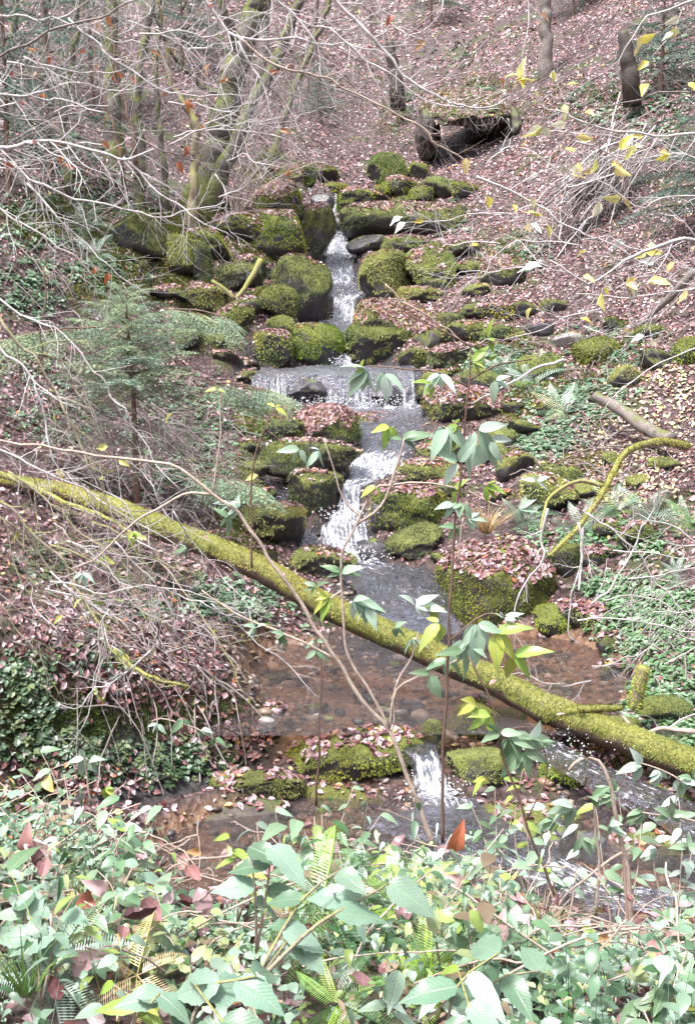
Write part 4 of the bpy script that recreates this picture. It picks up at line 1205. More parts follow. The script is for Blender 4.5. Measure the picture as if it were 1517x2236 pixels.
# ------------------------------------------------------------ branches and twigs
def twig_net(acc, p, d, L, r, depth, rs, grav=0.0, kink=.35, kids=4, sides=4):
    n = max(4, int(L / .05))
    n = min(n, 14)
    step = L / n
    pts = [p]
    dd = d.copy()
    for i in range(n):
        dd = norm(dd + rs.normal(size=3) * kink * .35 + np.array([0, 0, grav]) * .1)
        pts.append(pts[-1] + dd * step)
    pts = np.array(pts)
    V, Fs = tube(pts, np.linspace(r, r * .35, len(pts)), sides if depth > 0 else 3, cap=False)
    acc.add(V, Fs)
    if depth > 0:
        for k in range(kids):
            i = rs.integers(1, len(pts) - 1)
            t = pts[i] - pts[i - 1]
            ax = norm(rs.normal(size=3))
            s = norm(norm(t) + norm(np.cross(t, ax)) * rs.uniform(.5, 1.1))
            twig_net(acc, pts[i], s, L * rs.uniform(.35, .7), r * .55, depth - 1, rs, grav, kink, max(1, kids - 2), 3)
    return pts

def leaf_grid(W=.5, nseg=7, fold=.12, droop=.25, serr=0.0, tipw=1.0, wave=0.0, seed=0):
    V, U, F = [], [], []
    xs = (-1, -.5, 0, .5, 1)
    for i in range(nseg + 1):
        t = i / nseg
        w = W / 2 * (sin(pi * min(1, t ** .72)) ** .85) * (1 - .25 * t * tipw) if 0 < t < 1 else .012
        for x in xs:
            s = 1 + (serr * (1 if i % 2 else -1) if abs(x) == 1 else 0)
            z = fold * abs(x) * w * 2 - droop * t * t + wave * sin(t * 9 + x * 2 + seed) * abs(x) * w
            V.append((x * w * s, t * (1 - .08 * droop) - (.02 * abs(x) if serr else 0), z))
            U.append((x * W * (w / (W / 2)), t))
    for i in range(nseg):
        for j in range(4):
            a = i * 5 + j
            F.append((a, a + 1, a + 6, a + 5))
    return np.array(V), np.array(F), np.array(U)

def leaf_mesh(name, col, mat, **kw):
    V, F, U = leaf_grid(**kw)
    return mesh_np(name, V, F, M[mat], np.array(col), U)

from mathutils import Matrix, Vector
def place(name, me, parent, p, tang, nrm, s, rootp):
    t = norm(np.asarray(tang, float)); nrm = np.asarray(nrm, float)
    nn = norm(nrm - t * (nrm @ t) + 1e-9)
    b = np.cross(t, nn)
    m4 = Matrix(((b[0] * s, t[0] * s, nn[0] * s, p[0] - rootp[0]), (b[1] * s, t[1] * s, nn[1] * s, p[1] - rootp[1]), (b[2] * s, t[2] * s, nn[2] * s, p[2] - rootp[2]), (0, 0, 0, 1)))
    o = bpy.data.objects.new(name, me)
    COL.objects.link(o)
    o.parent = parent
    o.matrix_basis = m4
    return o

LM = {}
LM['yellow'] = [leaf_mesh('leaf', c, 'leaf', W=.55, nseg=4, fold=.2, droop=.3, wave=.3, seed=i) for i, c in enumerate([(.72, .64, .14), (.66, .62, .22), (.75, .60, .25)])]
LM['cream'] = [leaf_mesh('leaf', c, 'leaf', W=.55, nseg=4, fold=.25, droop=.3, wave=.3, seed=i) for i, c in enumerate([(.78, .74, .56), (.74, .70, .40), (.8, .8, .74)])]
LM['orange'] = [leaf_mesh('leaf', c, 'leaf', W=.55, nseg=4, fold=.3, droop=.4, wave=.5, seed=i) for i, c in enumerate([(.50, .17, .07), (.42, .13, .07), (.50, .27, .13)])]
LM['mint'] = [leaf_mesh('leaf', c, 'big_leaf', W=w, nseg=8, fold=.12, droop=.3, serr=.05, seed=i) for i, (c, w) in enumerate([((.21, .31, .19), .46), ((.27, .38, .25), .5), ((.14, .23, .12), .42)])]
LM['lime'] = [leaf_mesh('leaf', c, 'big_leaf', W=w, nseg=8, fold=.12, droop=.3, serr=.05, seed=i) for i, (c, w) in enumerate([((.26, .38, .06), .40), ((.34, .44, .09), .44), ((.42, .44, .08), .46)])]
LM['pale'] = [leaf_mesh('leaf', c, 'big_leaf', W=w, nseg=8, fold=.1, droop=.25, serr=.03, seed=i) for i, (c, w) in enumerate([((.38, .50, .40), .44), ((.47, .57, .50), .42), ((.29, .40, .29), .46)])]
LM['bramble'] = [leaf_mesh('leaf', c, 'big_leaf', W=w, nseg=12, fold=.08, droop=.22, serr=.07, wave=.12, seed=i) for i, (c, w) in enumerate([((.17, .27, .19), .60), ((.12, .21, .13), .56), ((.22, .32, .24), .66)])]
LM['dark'] = [leaf_mesh('leaf', c, 'big_leaf', W=w, nseg=8, fold=.1, droop=.3, serr=.04, seed=i) for i, (c, w) in enumerate([((.07, .16, .06), .55), ((.10, .2, .08), .5)])]
LM['pinkish'] = [leaf_mesh('leaf', c, 'litter', W=.62, nseg=6, fold=.22, droop=.35, wave=.4, seed=i) for i, c in enumerate([(.58, .38, .38), (.45, .24, .22), (.36, .12, .09)])]

def bare_branch(label, pts, w0, w1, n, tl, mat='twig_pale', seed=0, depth=1, grav=0.0, leaves=(), name='bare_branch', kids=3, jitter=.025, t0=.1, cat='branch', kink=.35, side=None, group=None, fuzz=0):
    rs = np.random.default_rng(seed + 100)
    P = smooth_path([at(*p) for p in pts], step=.07, jitter=jitter, seed=seed)
    r = np.linspace(w0 * .84 * mpp(pts[0][2]) / 2, w1 * .6 * mpp(pts[-1][2]) / 2, len(P))
    root = thing(name, label, cat, P[0], group)
    V, Fs = tube(P, r, 6)
    link('stem', mesh_np('stem', V - P[0], Fs, M[mat]), root)
    if fuzz:
        tri = np.concatenate([Fs[0][:, [0, 1, 2]], Fs[0][:, [0, 2, 3]]])
        a = moss_fuzz(V, tri, pts[0][2], fuzz, (.28, .28, .07), -.3, .008, 5000, .3, seed)
        if a:
            o = link('moss', a.mesh('moss', M['moss_fuzz']), root, -P[0]); o['kind'] = 'stuff'
    ends = []
    T = norm(np.gradient(P, axis=0))
    for i in range(n):
        k = int((t0 + (1 - t0) * (i + rs.random()) / n) * (len(P) - 1))
        ax = np.array([rs.normal() * .25, 1.0 * rs.choice([-1, 1]) + rs.normal() * .4, rs.normal() * .25])
        s = norm(norm(np.cross(T[k], ax)) * rs.uniform(.5, 1.1) + T[k] * rs.uniform(.5, 1.1) + rs.normal(size=3) * .15)
        if side is not None:
            s = norm(s + np.array(side) * .8)
        acc = Acc()
        L = tl * rs.uniform(.4, 1.25) * (1 - .45 * k / len(P))
        q = twig_net(acc, P[k], s, L, max(r[k] * .5, .0013 * pts[0][2] / 6), depth, rs, grav, kink, kids)
        ends += [q[-1], q[len(q) // 2]]
        acc.V = [v - P[0].astype(np.float32) for v in acc.V]
        link('twig', acc.mesh('twig', M[mat]), root)
    ends.append(P[-1])
    for kind, cnt, Lpx in leaves:
        for i in range(cnt):
            e = ends[rs.integers(0, len(ends))]
            d = norm(rs.normal(size=3) * np.array([1, .6, .5]) + np.array([0, 0, -.5]))
            place('leaf', LM[kind][rs.integers(0, len(LM[kind]))], root, e, d, rs.normal(size=3) + np.array([0, -1.2, .8]), Lpx * 1.08 * mpp(pts[0][2]) * rs.uniform(.7, 1.3), P[0])
    return root

BB = bare_branch
D1 = 7.5
BB('dark-barked bough crossing the upper corner with upturned twigs', [(-80, 135, 7), (0, 117, 7), (130, 62, 7), (240, 32, 7), (330, -30, 7)], 8, 5, 14, .55, 'twig', 1, 2)
BB('pale bough sagging level above the spruce boughs', [(-60, 25, 8), (0, 30, 8), (80, 36, 8), (160, 52, 8), (265, 90, 8), (330, 100, 8)], 7, 3, 12, .6, seed=2, depth=2)
BB('long arching pale twig reaching to the leaning trunk', [(150, 40, 7.5), (240, 120, 7.5), (280, 150, 7.5), (340, 185, 7.5), (430, 205, 7.5), (545, 203, 7.5)], 6, 3, 12, .5, seed=3, depth=2, leaves=[('orange', 3, 22)])
BB('thick white bough swinging level over the shaded bank', [(-80, 322, 7), (0, 325, 7), (80, 316, 7), (150, 317, 7), (220, 333, 7), (270, 346, 7), (332, 330, 7)], 12, 6, 18, .6, seed=4, depth=2, leaves=[('orange', 6, 20)])
BB('pale bough with orange leaves under the spruce boughs', [(-60, 208, 8), (0, 206, 8), (80, 202, 8), (150, 182, 8), (270, 192, 8), (340, 168, 8)], 7, 3, 14, .55, seed=5, depth=2, leaves=[('orange', 10, 20)])
BB('long white twig sagging in a shallow bow below the leaning trunks', [(-50, 330, 7.5), (0, 352, 7.5), (80, 402, 7.5), (170, 432, 7.5), (280, 458, 7.5), (360, 471, 7.5), (430, 462, 7.5), (490, 442, 7.5)], 8, 4, 20, .5, seed=6, depth=2)
BB('white branched twig falling from the thick bough toward the mossy ledge', [(270, 344, 7), (302, 372, 7), (350, 420, 7), (420, 462, 7), (470, 500, 7), (510, 522, 7)], 7, 3, 12, .45, seed=7, depth=2)
BB('pale twig spray dropping along the upper edge before the leaning trunk', [(420, -60, 9), (450, 0, 9), (500, 68, 9), (560, 90, 9), (650, 84, 9), (760, 98, 9), (850, 120, 9)], 10, 4, 18, .7, seed=8, depth=2)
BB('pale twig running down past the elbowed pole', [(520, 90, 9), (535, 120, 9), (560, 165, 9), (590, 230, 9), (610, 300, 9)], 8, 3, 12, .55, seed=9, depth=2)
BB('long brown branch slanting across the open slope', [(520, 80, 8.5), (600, 140, 8.5), (680, 160, 8.5), (757, 193, 8.5), (860, 245, 8.5), (920, 280, 8.5), (970, 325, 8.5), (1040, 362, 8.5), (1090, 400, 8.5)], 7, 4, 12, .4, 'twig_tan', seed=10)
BB('white bough bowing down the slope with upturned finger twigs', [(700, -40, 8), (757, 25, 8), (830, 100, 8), (890, 168, 8), (950, 210, 8), (1010, 232, 8), (1070, 232, 8), (1115, 212, 8)], 10, 4, 16, .42, seed=11, depth=2, side=(.2, 0, .5))
BB('second white bough bowing lower beside the finger-twigged one', [(720, 60, 8.2), (800, 130, 8.2), (860, 165, 8.2), (930, 218, 8.2), (1000, 236, 8.2), (1090, 242, 8.2)], 6, 3, 12, .38, seed=12, depth=2)
BB('thin twig hanging from the upper edge over the pale slope', [(800, -40, 8), (850, 45, 8), (885, 72, 8), (935, 85, 8)], 5, 3, 7, .4, seed=13, leaves=[('orange', 2, 22)])
BB('pale twigs crossing before the slim trunks above the cascade', [(560, -30, 9), (640, 30, 9), (690, 100, 9), (700, 170, 9), (740, 250, 9)], 6, 3, 14, .6, seed=14, depth=2)
BB('lilac-white twig spray over the leafy gully', [(600, 0, 9.5), (660, 40, 9.5), (690, 60, 9.5), (760, 60, 9.5), (840, 20, 9.5)], 6, 3, 14, .7, seed=15, depth=2)
BB('thin twigs tangled over the foot of the leaning trunks', [(300, 300, 9), (360, 330, 9), (420, 350, 9), (500, 380, 9), (600, 420, 9)], 5, 3, 18, .6, 'twig', seed=16, depth=2)
BB('pale arching twig across the stems of the thin bush', [(380, 300, 9), (450, 285, 9), (560, 290, 9), (650, 320, 9), (700, 380, 9)], 5, 3, 12, .5, seed=17, depth=2)
BB('fine pale twigs hanging over the mossy bank boulder', [(60, 400, 7), (130, 470, 7), (200, 540, 7), (260, 600, 7), (330, 640, 7)], 6, 3, 16, .45, seed=18, depth=2)
BB('pale looping twig over the red litter at the frame side', [(-30, 430, 7), (30, 480, 7), (90, 520, 7), (160, 560, 7), (220, 620, 7)], 6, 3, 12, .5, seed=19, depth=2, leaves=[('orange', 2, 20)])
BB('brownish twig tracery against the shaded bank', [(-40, 240, 9), (60, 260, 9), (150, 270, 9), (260, 290, 9), (380, 280, 9)], 6, 3, 20, .7, 'twig', seed=20, depth=2, leaves=[('orange', 5, 20)])
BB('thin twig fan against the spruce boughs', [(-40, 150, 9), (40, 170, 9), (120, 150, 9), (200, 90, 9), (260, 60, 9)], 5, 3, 16, .6, 'twig', seed=21, depth=2, leaves=[('orange', 4, 20)])
BB('grey twig tracery beside the elbowed pole', [(330, 60, 10), (360, 130, 10), (380, 200, 10), (400, 280, 10), (390, 350, 10)], 6, 3, 16, .8, 'twig', seed=22, depth=2, leaves=[('orange', 3, 20)])
BB('long pale twig hanging down the mossy ledge', [(470, 380, 8), (490, 420, 8), (498, 470, 8), (512, 520, 8), (540, 545, 8)], 4, 2, 5, .3, seed=23)
# over the open slope, with yellow leaves
BB('pale branch hung with many yellow leaves above the brush pile', [(1560, 285, 6), (1500, 290, 6), (1400, 297, 6), (1300, 272, 6), (1230, 245, 6), (1180, 220, 6), (1140, 165, 6)], 7, 3, 10, .3, seed=30, leaves=[('yellow', 14, 34), ('cream', 4, 30)])
BB('grey branch falling from the upper corner with one big yellow leaf', [(1580, -5, 5.5), (1517, 5, 5.5), (1440, 28, 5.5), (1400, 60, 5.5), (1365, 100, 5.5), (1340, 150, 5.5)], 7, 3, 7, .28, seed=31, leaves=[('yellow', 4, 40), ('cream', 2, 30)])
BB('thin pale branch with cream leaf tufts over the leafy slope', [(1590, 400, 6.5), (1517, 345, 6.5), (1400, 345, 6.5), (1330, 340, 6.5), (1260, 338, 6.5)], 5, 3, 9, .35, seed=32, leaves=[('yellow', 6, 30), ('cream', 4, 28)])
BB('white forked branch cutting down the slope beyond the long flat boulder', [(1040, 385, 7), (1060, 395, 7), (1150, 430, 7), (1240, 492, 7), (1330, 530, 7), (1400, 570, 7), (1480, 600, 7)], 7, 3, 12, .35, seed=33, leaves=[('cream', 5, 30), ('yellow', 4, 30)], depth=2)
BB('thick white bent branch pointing in over the bank', [(1600, 530, 5), (1517, 522, 5), (1455, 522, 5), (1390, 560, 5), (1330, 595, 5), (1288, 615, 5), (1240, 597, 5), (1190, 570, 5)], 12, 4, 7, .25, seed=34, leaves=[('cream', 2, 42), ('yellow', 3, 36)])
BB('thin dark bent twig with a drooping tip over the ferns', [(1195, 600, 8), (1150, 650, 8), (1125, 690, 8), (1122, 770, 8)], 5, 3, 3, .2, 'twig_brown', seed=35)
BB('fanned pale twigs with yellow leaves over the red slope', [(1600, 620, 6), (1500, 640, 6), (1400, 640, 6), (1320, 650, 6), (1260, 640, 6)], 6, 3, 14, .4, seed=36, depth=2, leaves=[('yellow', 10, 30), ('cream', 2, 34)])
BB('thin twig trailing yellow leaves across the leaf slope', [(1580, 440, 6), (1480, 430, 6), (1400, 450, 6), (1360, 440, 6), (1310, 400, 6), (1290, 385, 6)], 5, 3, 7, .3, seed=37, leaves=[('yellow', 4, 34)])
BB('grey twigs reaching up the slope edge near the blackened stump', [(1580, 190, 7), (1500, 200, 7), (1420, 210, 7), (1330, 230, 7), (1240, 215, 7)], 5, 3, 10, .4, 'twig', seed=38, depth=2, leaves=[('yellow', 5, 28)])
BB('sparse white twigs over the gully litter', [(980, -40, 8), (960, 20, 8), (900, 80, 8), (840, 130, 8)], 4, 2, 7, .4, seed=39)
BB('thin pale twig hanging from the upper edge with a curled brown leaf', [(1150, -30, 8), (1155, 60, 8), (1140, 120, 8), (1130, 170, 8)], 4, 2, 5, .3, seed=40, leaves=[('orange', 2, 22)])
BB('arched dead bramble on the slope beneath the root hollow', [(1060, 360, 14), (1090, 330, 14), (1130, 322, 14), (1180, 340, 14), (1240, 400, 14)], 4, 3, 5, .5, seed=41)
BB('long thin pale stem slanting over the leaf-topped flat boulder', [(840, 620, 11), (880, 660, 11), (950, 700, 11), (1020, 755, 11)], 5, 4, 2, .3, 'twig_tan', seed=42, name='leaning_stem', cat='stem')
BB('pale thin stems leaning over the fern bank', [(1517, 760, 9), (1440, 790, 9), (1340, 870, 9), (1310, 930, 9), (1345, 960, 9)], 4, 3, 5, .35, seed=43)
BB('branch of pale wood resting over the spring of ferns', [(1230, 785, 13), (1160, 810, 13), (1090, 850, 13), (1030, 880, 13)], 8, 4, 3, .4, seed=44, name='fallen_branch')
BB('arched white root-like branch hanging before the great leaf-crowned boulder', [(1195, 1110, 9.5), (1180, 1170, 9.5), (1182, 1220, 9.5), (1150, 1270, 9.5), (1128, 1310, 9.5), (1122, 1370, 9.5), (1128, 1430, 9.5)], 8, 4, 8, .3, seed=45)
BB('bare white branch hanging from the fern bank to the pool', [(1262, 1140, 9), (1268, 1200, 9), (1260, 1270, 9), (1240, 1340, 9), (1245, 1400, 9)], 7, 4, 8, .3, seed=46)
BB('long pale stem bowing over the herb bank', [(1280, 1120, 8.5), (1340, 1160, 8.5), (1400, 1220, 8.5), (1450, 1290, 8.5), (1517, 1360, 8.5), (1580, 1400, 8.5)], 6, 4, 10, .4, seed=47)
BB('pale branch laid level over the herb bank', [(1260, 1355, 8), (1330, 1350, 8), (1420, 1362, 8), (1517, 1395, 8), (1600, 1420, 8)], 5, 4, 10, .35, seed=48)
BB('forked grey branch rising beside the dark bank hollow', [(1290, 1320, 9), (1330, 1280, 9), (1370, 1210, 9), (1410, 1140, 9), (1430, 1090, 9)], 7, 4, 7, .35, seed=49)
BB('bleached stem bowing out of the corner over dark ferns', [(1580, 1240, 8), (1517, 1180, 8), (1470, 1150, 8), (1420, 1135, 8), (1380, 1120, 8)], 6, 3, 8, .3, seed=50)
# hanging tangle over the dark bank
HB = dict(name='hanging_branch', depth=2)
BB('mossy stem falling in a long S over the dark bank', [(-60, 1040, 6.2), (0, 1093, 6.2), (55, 1145, 6.2), (111, 1197, 6.2), (140, 1226, 6.2), (177, 1296, 6.2), (221, 1366, 6.1), (236, 1411, 6.1), (273, 1448, 6), (332, 1488, 6), (406, 1499, 6)], 11, 4, 22, .3, 'twig_moss', 60, grav=-.6, fuzz=2500, leaves=[('lime', 3, 30)], **HB)
BB('second mossy stem looping beside the long S-shaped one', [(60, 1150, 6.3), (66, 1175, 6.3), (85, 1215, 6.3), (137, 1278, 6.3), (207, 1340, 6.3), (236, 1374, 6.2), (290, 1440, 6.2)], 7, 4, 14, .3, 'twig_moss', 61, grav=-.5, **HB)
BB('pale stem sloping from the mossy dead branch into the tangle', [(20, 1030, 6.6), (55, 1060, 6.6), (122, 1108, 6.6), (162, 1160, 6.6), (225, 1190, 6.5), (300, 1215, 6.5), (345, 1222, 6.5), (400, 1262, 6.4)], 7, 3, 18, .35, 'twig_moss', 62, grav=-.5, leaves=[('lime', 3, 30)], **HB)
BB('slim curved stem ending among brown leaves', [(111, 1190, 6.2), (200, 1220, 6.2), (280, 1290, 6.2), (330, 1370, 6.1), (350, 1440, 6.1)], 6, 3, 14, .3, 'twig_moss', 63, grav=-.5, **HB)
BB('yellow-mossed stem bending from the fallen trunk to the pool bank', [(200, 1140, 7), (258, 1163, 7), (317, 1189, 7), (354, 1226, 7), (391, 1278, 6.9), (443, 1340, 6.8), (480, 1392, 6.7), (506, 1448, 6.6), (543, 1518, 6.5)], 7, 4, 18, .35, 'twig_moss', 64, grav=-.5, fuzz=2000, leaves=[('lime', 3, 26)], **HB)
BB('thin stem coiling across the dark earth face', [(-40, 1270, 5.8), (0, 1296, 5.8), (37, 1333, 5.8), (78, 1355, 5.8), (190, 1368, 5.8)], 6, 3, 8, .25, 'twig', 65, grav=-.4, **HB)
BB('two-forked stem trailing to the ground ivy', [(-40, 1300, 5.8), (0, 1318, 5.8), (33, 1366, 5.8), (85, 1430, 5.8), (107, 1532, 5.8)], 5, 3, 7, .3, 'twig_moss', 66, grav=-.4, **HB)
BB('long white twig lying level through the hanging tangle', [(110, 1270, 5.8), (148, 1274, 5.8), (240, 1290, 5.8), (332, 1283, 5.8), (461, 1307, 5.8), (554, 1355, 5.8)], 5, 3, 10, .3, 'twig_pale', 67, **HB)
BB('straight pale twig dropping to the fern-green earth', [(240, 1330, 6), (221, 1360, 6), (218, 1430, 6), (199, 1521, 6), (177, 1592, 6), (140, 1643, 6)], 5, 3, 8, .25, 'twig_pale', 68, grav=-.6, **HB)
BB('tangled fan of pale twigs ending in a hooked tip', [(330, 1420, 6), (280, 1470, 6), (210, 1505, 6), (160, 1545, 6), (130, 1542, 6)], 6, 3, 12, .25, 'twig_pale', 69, grav=-.2, leaves=[('lime', 2, 26)], **HB)
BB('white twig slanting across the young spruce base', [(-40, 640, 6), (0, 654, 6), (81, 713, 6), (118, 721, 6), (177, 776, 6), (229, 846, 6), (280, 913, 6), (332, 1001, 6), (400, 1075, 6)], 7, 4, 14, .35, 'twig_pale', 70, **HB)
BB('thick pale stem falling steeply beside the young spruce', [(-40, 660, 5.8), (0, 698, 5.8), (40, 743, 5.8), (85, 798, 5.8), (122, 857, 5.8), (155, 931, 5.8), (188, 1000, 5.8), (230, 1080, 5.8), (280, 1180, 5.8), (350, 1280, 5.8)], 10, 4, 20, .35, 'twig_moss', 71, grav=-.3, **HB)
BB('pale stem steeper still at the frame side', [(-20, 740, 5.6), (30, 790, 5.6), (74, 830, 5.6), (96, 890, 5.6), (110, 980, 5.6), (160, 1060, 5.6), (220, 1130, 5.6)], 8, 4, 14, .35, 'twig_pale', 72, grav=-.3, **HB)
BB('dark upright twig crossing the pale stems', [(95, 590, 6), (98, 660, 6), (84, 730, 6), (90, 830, 6), (86, 960, 6)], 5, 4, 4, .2, 'twig_brown', 73, **HB)
BB('fine pale twigs fanning low over brown leaves', [(250, 1180, 6.4), (330, 1260, 6.4), (380, 1340, 6.4), (400, 1420, 6.4), (470, 1500, 6.4)], 5, 3, 22, .35, 'twig_pale', 74, grav=-.3, **HB)
BB('drooping pale twig net against the bank litter', [(150, 1180, 6.6), (240, 1240, 6.6), (300, 1330, 6.6), (420, 1380, 6.6), (520, 1400, 6.6)], 5, 3, 22, .35, 'twig_pale', 75, grav=-.5, **HB)
BB('thin mossy stem bowing beside the dark gap', [(-30, 1110, 5.6), (15, 1150, 5.6), (25, 1220, 5.6), (60, 1290, 5.6), (110, 1330, 5.6)], 7, 3, 10, .3, 'twig_moss', 76, grav=-.5, **HB)
BB('loose pale twig spray above the fallen trunk end', [(-40, 960, 7), (60, 1010, 7), (160, 1060, 7), (260, 1120, 7), (400, 1200, 7)], 6, 3, 18, .4, 'twig_pale', 77, **HB)
BB('fine grey twig thicket under the young spruce', [(330, 880, 11.5), (400, 930, 11.5), (470, 990, 11.5), (520, 1060, 11.5)], 5, 3, 16, .6, 'twig', 78, **HB)

# more of the same tangle: sprays nothing tells apart
def sprays(n, boxes, label, group, mat, w, tl, leaves=(), seed=0, D=(7, 10), grav=0.0, nt=12, ang=(-.5, .4)):
    rs = np.random.default_rng(seed)
    for i in range(n):
        x0, y0, x1, y1 = boxes[i % len(boxes)]
        d = rs.uniform(*D)
        px, py = rs.uniform(x0, x1), rs.uniform(y0, y1)
        a = rs.uniform(*ang)
        if rs.random() < .3:
            a += pi
        L = rs.uniform(140, 330)
        pts = []
        for k in range(5):
            pts.append((px, py, d + rs.normal() * .05))
            px += L / 4 * cos(a); py += L / 4 * sin(a)
            a += rs.normal() * .28
        BB(label, pts, w, 2.2, nt, tl, mat, 300 + seed * 50 + i, 2, grav, leaves, group=group)
sprays(18, [(-60, 20, 300, 200), (0, 200, 300, 420), (250, 20, 560, 300), (300, 250, 560, 480)], 'thin bare pale twig spray in the tangle hanging before the shaded bank', 'bare twig sprays before the shaded bank', 'twig_pale', 4.5, .6, [('orange', 1, 20)], 1)
sprays(8, [(560, -20, 760, 250)], 'fine grey twig spray hanging from the upper edge above the cascade', 'grey twig sprays above the cascade', 'twig', 4, .6, (), 2, (8, 11), nt=12, ang=(.3, 1.4))
sprays(12, [(1020, 250, 1300, 600), (1150, 500, 1400, 750)], 'fine pale twig spray crossing before the red-leaved slope', 'pale twig sprays before the red slope', 'twig_pale', 4, .4, [('cream', 1, 26), ('yellow', 1, 26)], 3, (6, 8), nt=8)
sprays(9, [(0, 700, 200, 1000), (30, 850, 350, 1100), (250, 900, 460, 1080)], 'fine twig spray in the tangle about the young spruce', 'twig sprays about the young spruce', 'twig', 4, .45, [('yellow', 1, 24)], 4, (6.5, 9), ang=(.2, 1.1), nt=10)
sprays(13, [(100, 1100, 400, 1300), (0, 1150, 200, 1350), (250, 1250, 500, 1420)], 'thin drooping twig spray in the tangle over the dark bank', 'drooping twig sprays over the dark bank', 'twig_pale', 4, .28, [('lime', 1, 26)], 5, (5.6, 6.6), -.5, 10, (.2, 1.2))
sprays(8, [(1250, 1200, 1450, 1500)], 'thin pale twig spray lying across the herb bank', 'pale twig sprays on the herb bank', 'twig_pale', 3.5, .25, (), 6, (7.6, 8.4), nt=7)

# brush pile on the slope
bp = at(1290, 430, ground(1290, 430)[1] - .4)
root = thing('brush_pile', 'heap of thin grey dead branches sliding down the red slope', 'brush pile', bp)
rs = np.random.default_rng(5)
for i in range(75):
    a = at(1400 + rs.normal() * 55, 300 + rs.normal() * 60, bp[1] + rs.uniform(-.6, .2))
    b = at(1220 + rs.normal() * 70, 500 + rs.normal() * 55, bp[1] - 1.4 + rs.uniform(-.6, .2))
    t = rs.uniform(0, .35)
    a2, b2 = a + (b - a) * t, a + (b - a) * (t + rs.uniform(.4, .65))
    m_ = (a2 + b2) / 2 + np.array([rs.normal() * .1, 0, rs.uniform(0, .25)])
    acc = Acc()
    V, Fs = tube(smooth_path([a2, m_, b2], step=.2, jitter=.03, seed=i), .011 + .014 * rs.random(), 4)
    acc.add(V, Fs)
    d = norm(b2 - a2)
    for k in range(3):
        q = a2 + (b2 - a2) * rs.uniform(.3, .9)
        V, Fs = tube(smooth_path([q, q + (d + rs.normal(size=3) * .4) * .3, q + (d + rs.normal(size=3) * .5) * .6], n=3), .006, 3, cap=False)
        acc.add(V, Fs)
    acc.V = [v - bp.astype(np.float32) for v in acc.V]
    link('stick', acc.mesh('stick', M['twig' if i % 3 else 'twig_pale']), root)
# bush of thin upright stems by the leaf-capped boulders
bb = at(515, 480, ground(515, 490)[1] - .1)
root = thing('bare_bush', 'bush of many thin upright bare brown stems on the mossy ledge', 'bush', bb)
for i in range(26):
    tip = at(515 + rs.normal() * 60 + 30, 300 + rs.uniform(0, 110), bb[1] + rs.normal() * .4)
    V, Fs = tube(smooth_path([bb + rs.normal(size=3) * .08, (bb + tip) / 2 + np.array([(tip[0] - bb[0]) * -.15, 0, .1]), tip], step=.15, jitter=.03, seed=i), np.linspace(.02, .006, 100)[:1] * .6, 4)
    link('stem', mesh_np('stem', V - bb, Fs, M['twig_tan' if i % 2 else 'twig']), root)
# ------------------------------------------------------------ conifers
def bough_mesh(L=1.0, seed=0, col=(.12, .22, .10), dens=1.0, droop=.35):
    rs = np.random.default_rng(seed)
    acc = Acc()
    n = 14
    t = np.linspace(0, 1, n)
    P = np.stack([.05 * np.sin(t * 3 + seed), t * L, -droop * t ** 2 * L + .06 * t], 1)
    V, Fs = tube(P, np.linspace(.014, .004, n) * (L ** .5), 4)
    acc.add(V, Fs, (.16, .10, .07))
    for k in range(int(22 * dens)):
        tt = .12 + .86 * k / (22 * dens)
        for sgn in (-1, 1):
            i = min(n - 1, int(tt * (n - 1)))
            p = P[i]
            l2 = L * (.42 * (1 - tt) + .12) * rs.uniform(.7, 1.15)
            d = norm(np.array([sgn * .9, .65, -.25 + rs.normal() * .12]))
            m = 6
            s = np.linspace(0, 1, m)[:, None]
            Q = p + d * s * l2 + np.array([0, 0, -.35]) * s ** 2 * l2
            # needles along the side shoot
            nn = int(26 * l2 / .35) + 6
            a = rs.random(nn)
            B = p + d * a[:, None] * l2 + np.array([0, 0, -.35]) * (a[:, None] ** 2) * l2
            lat = norm(np.cross(d, [0, 0, 1]))
            sd = rs.choice([-1, 1], nn)[:, None] * lat
            nd = norm(sd * .9 + d * .7 + rs.normal(size=(nn, 3)) * .22 + np.array([0, 0, .12]))
            ln = rs.uniform(.022, .038, nn) * 1.3
            c = np.array(col)[None] * rs.uniform(.6, 1.6, (nn, 1))
            scatter(bladeT, bladeF, B, np.cross(nd, rs.normal(size=(nn, 3))), nd, np.stack([ln * .3, ln * 0 + 1, ln], 1), c, acc=acc)
    return acc.mesh('bough', M['needle'])
BO = [bough_mesh(1, i, c) for i, c in enumerate([(.25, .33, .23), (.30, .38, .25), (.22, .30, .23), (.33, .40, .25)])]
BOD = [bough_mesh(1, 9 + i, c, .8, .5) for i, c in enumerate([(.10, .17, .13), (.14, .22, .18), (.17, .24, .20)])]
def dead_bough(seed):
    rs = np.random.default_rng(seed)
    acc = Acc()
    twig_net(acc, np.zeros(3), np.array([0, 1, -.05]), 1.0, .006, 2, rs, -.3, .2, 8, 3)
    return acc.mesh('dead_bough', M['twig'])
DBO = [dead_bough(i) for i in range(3)]

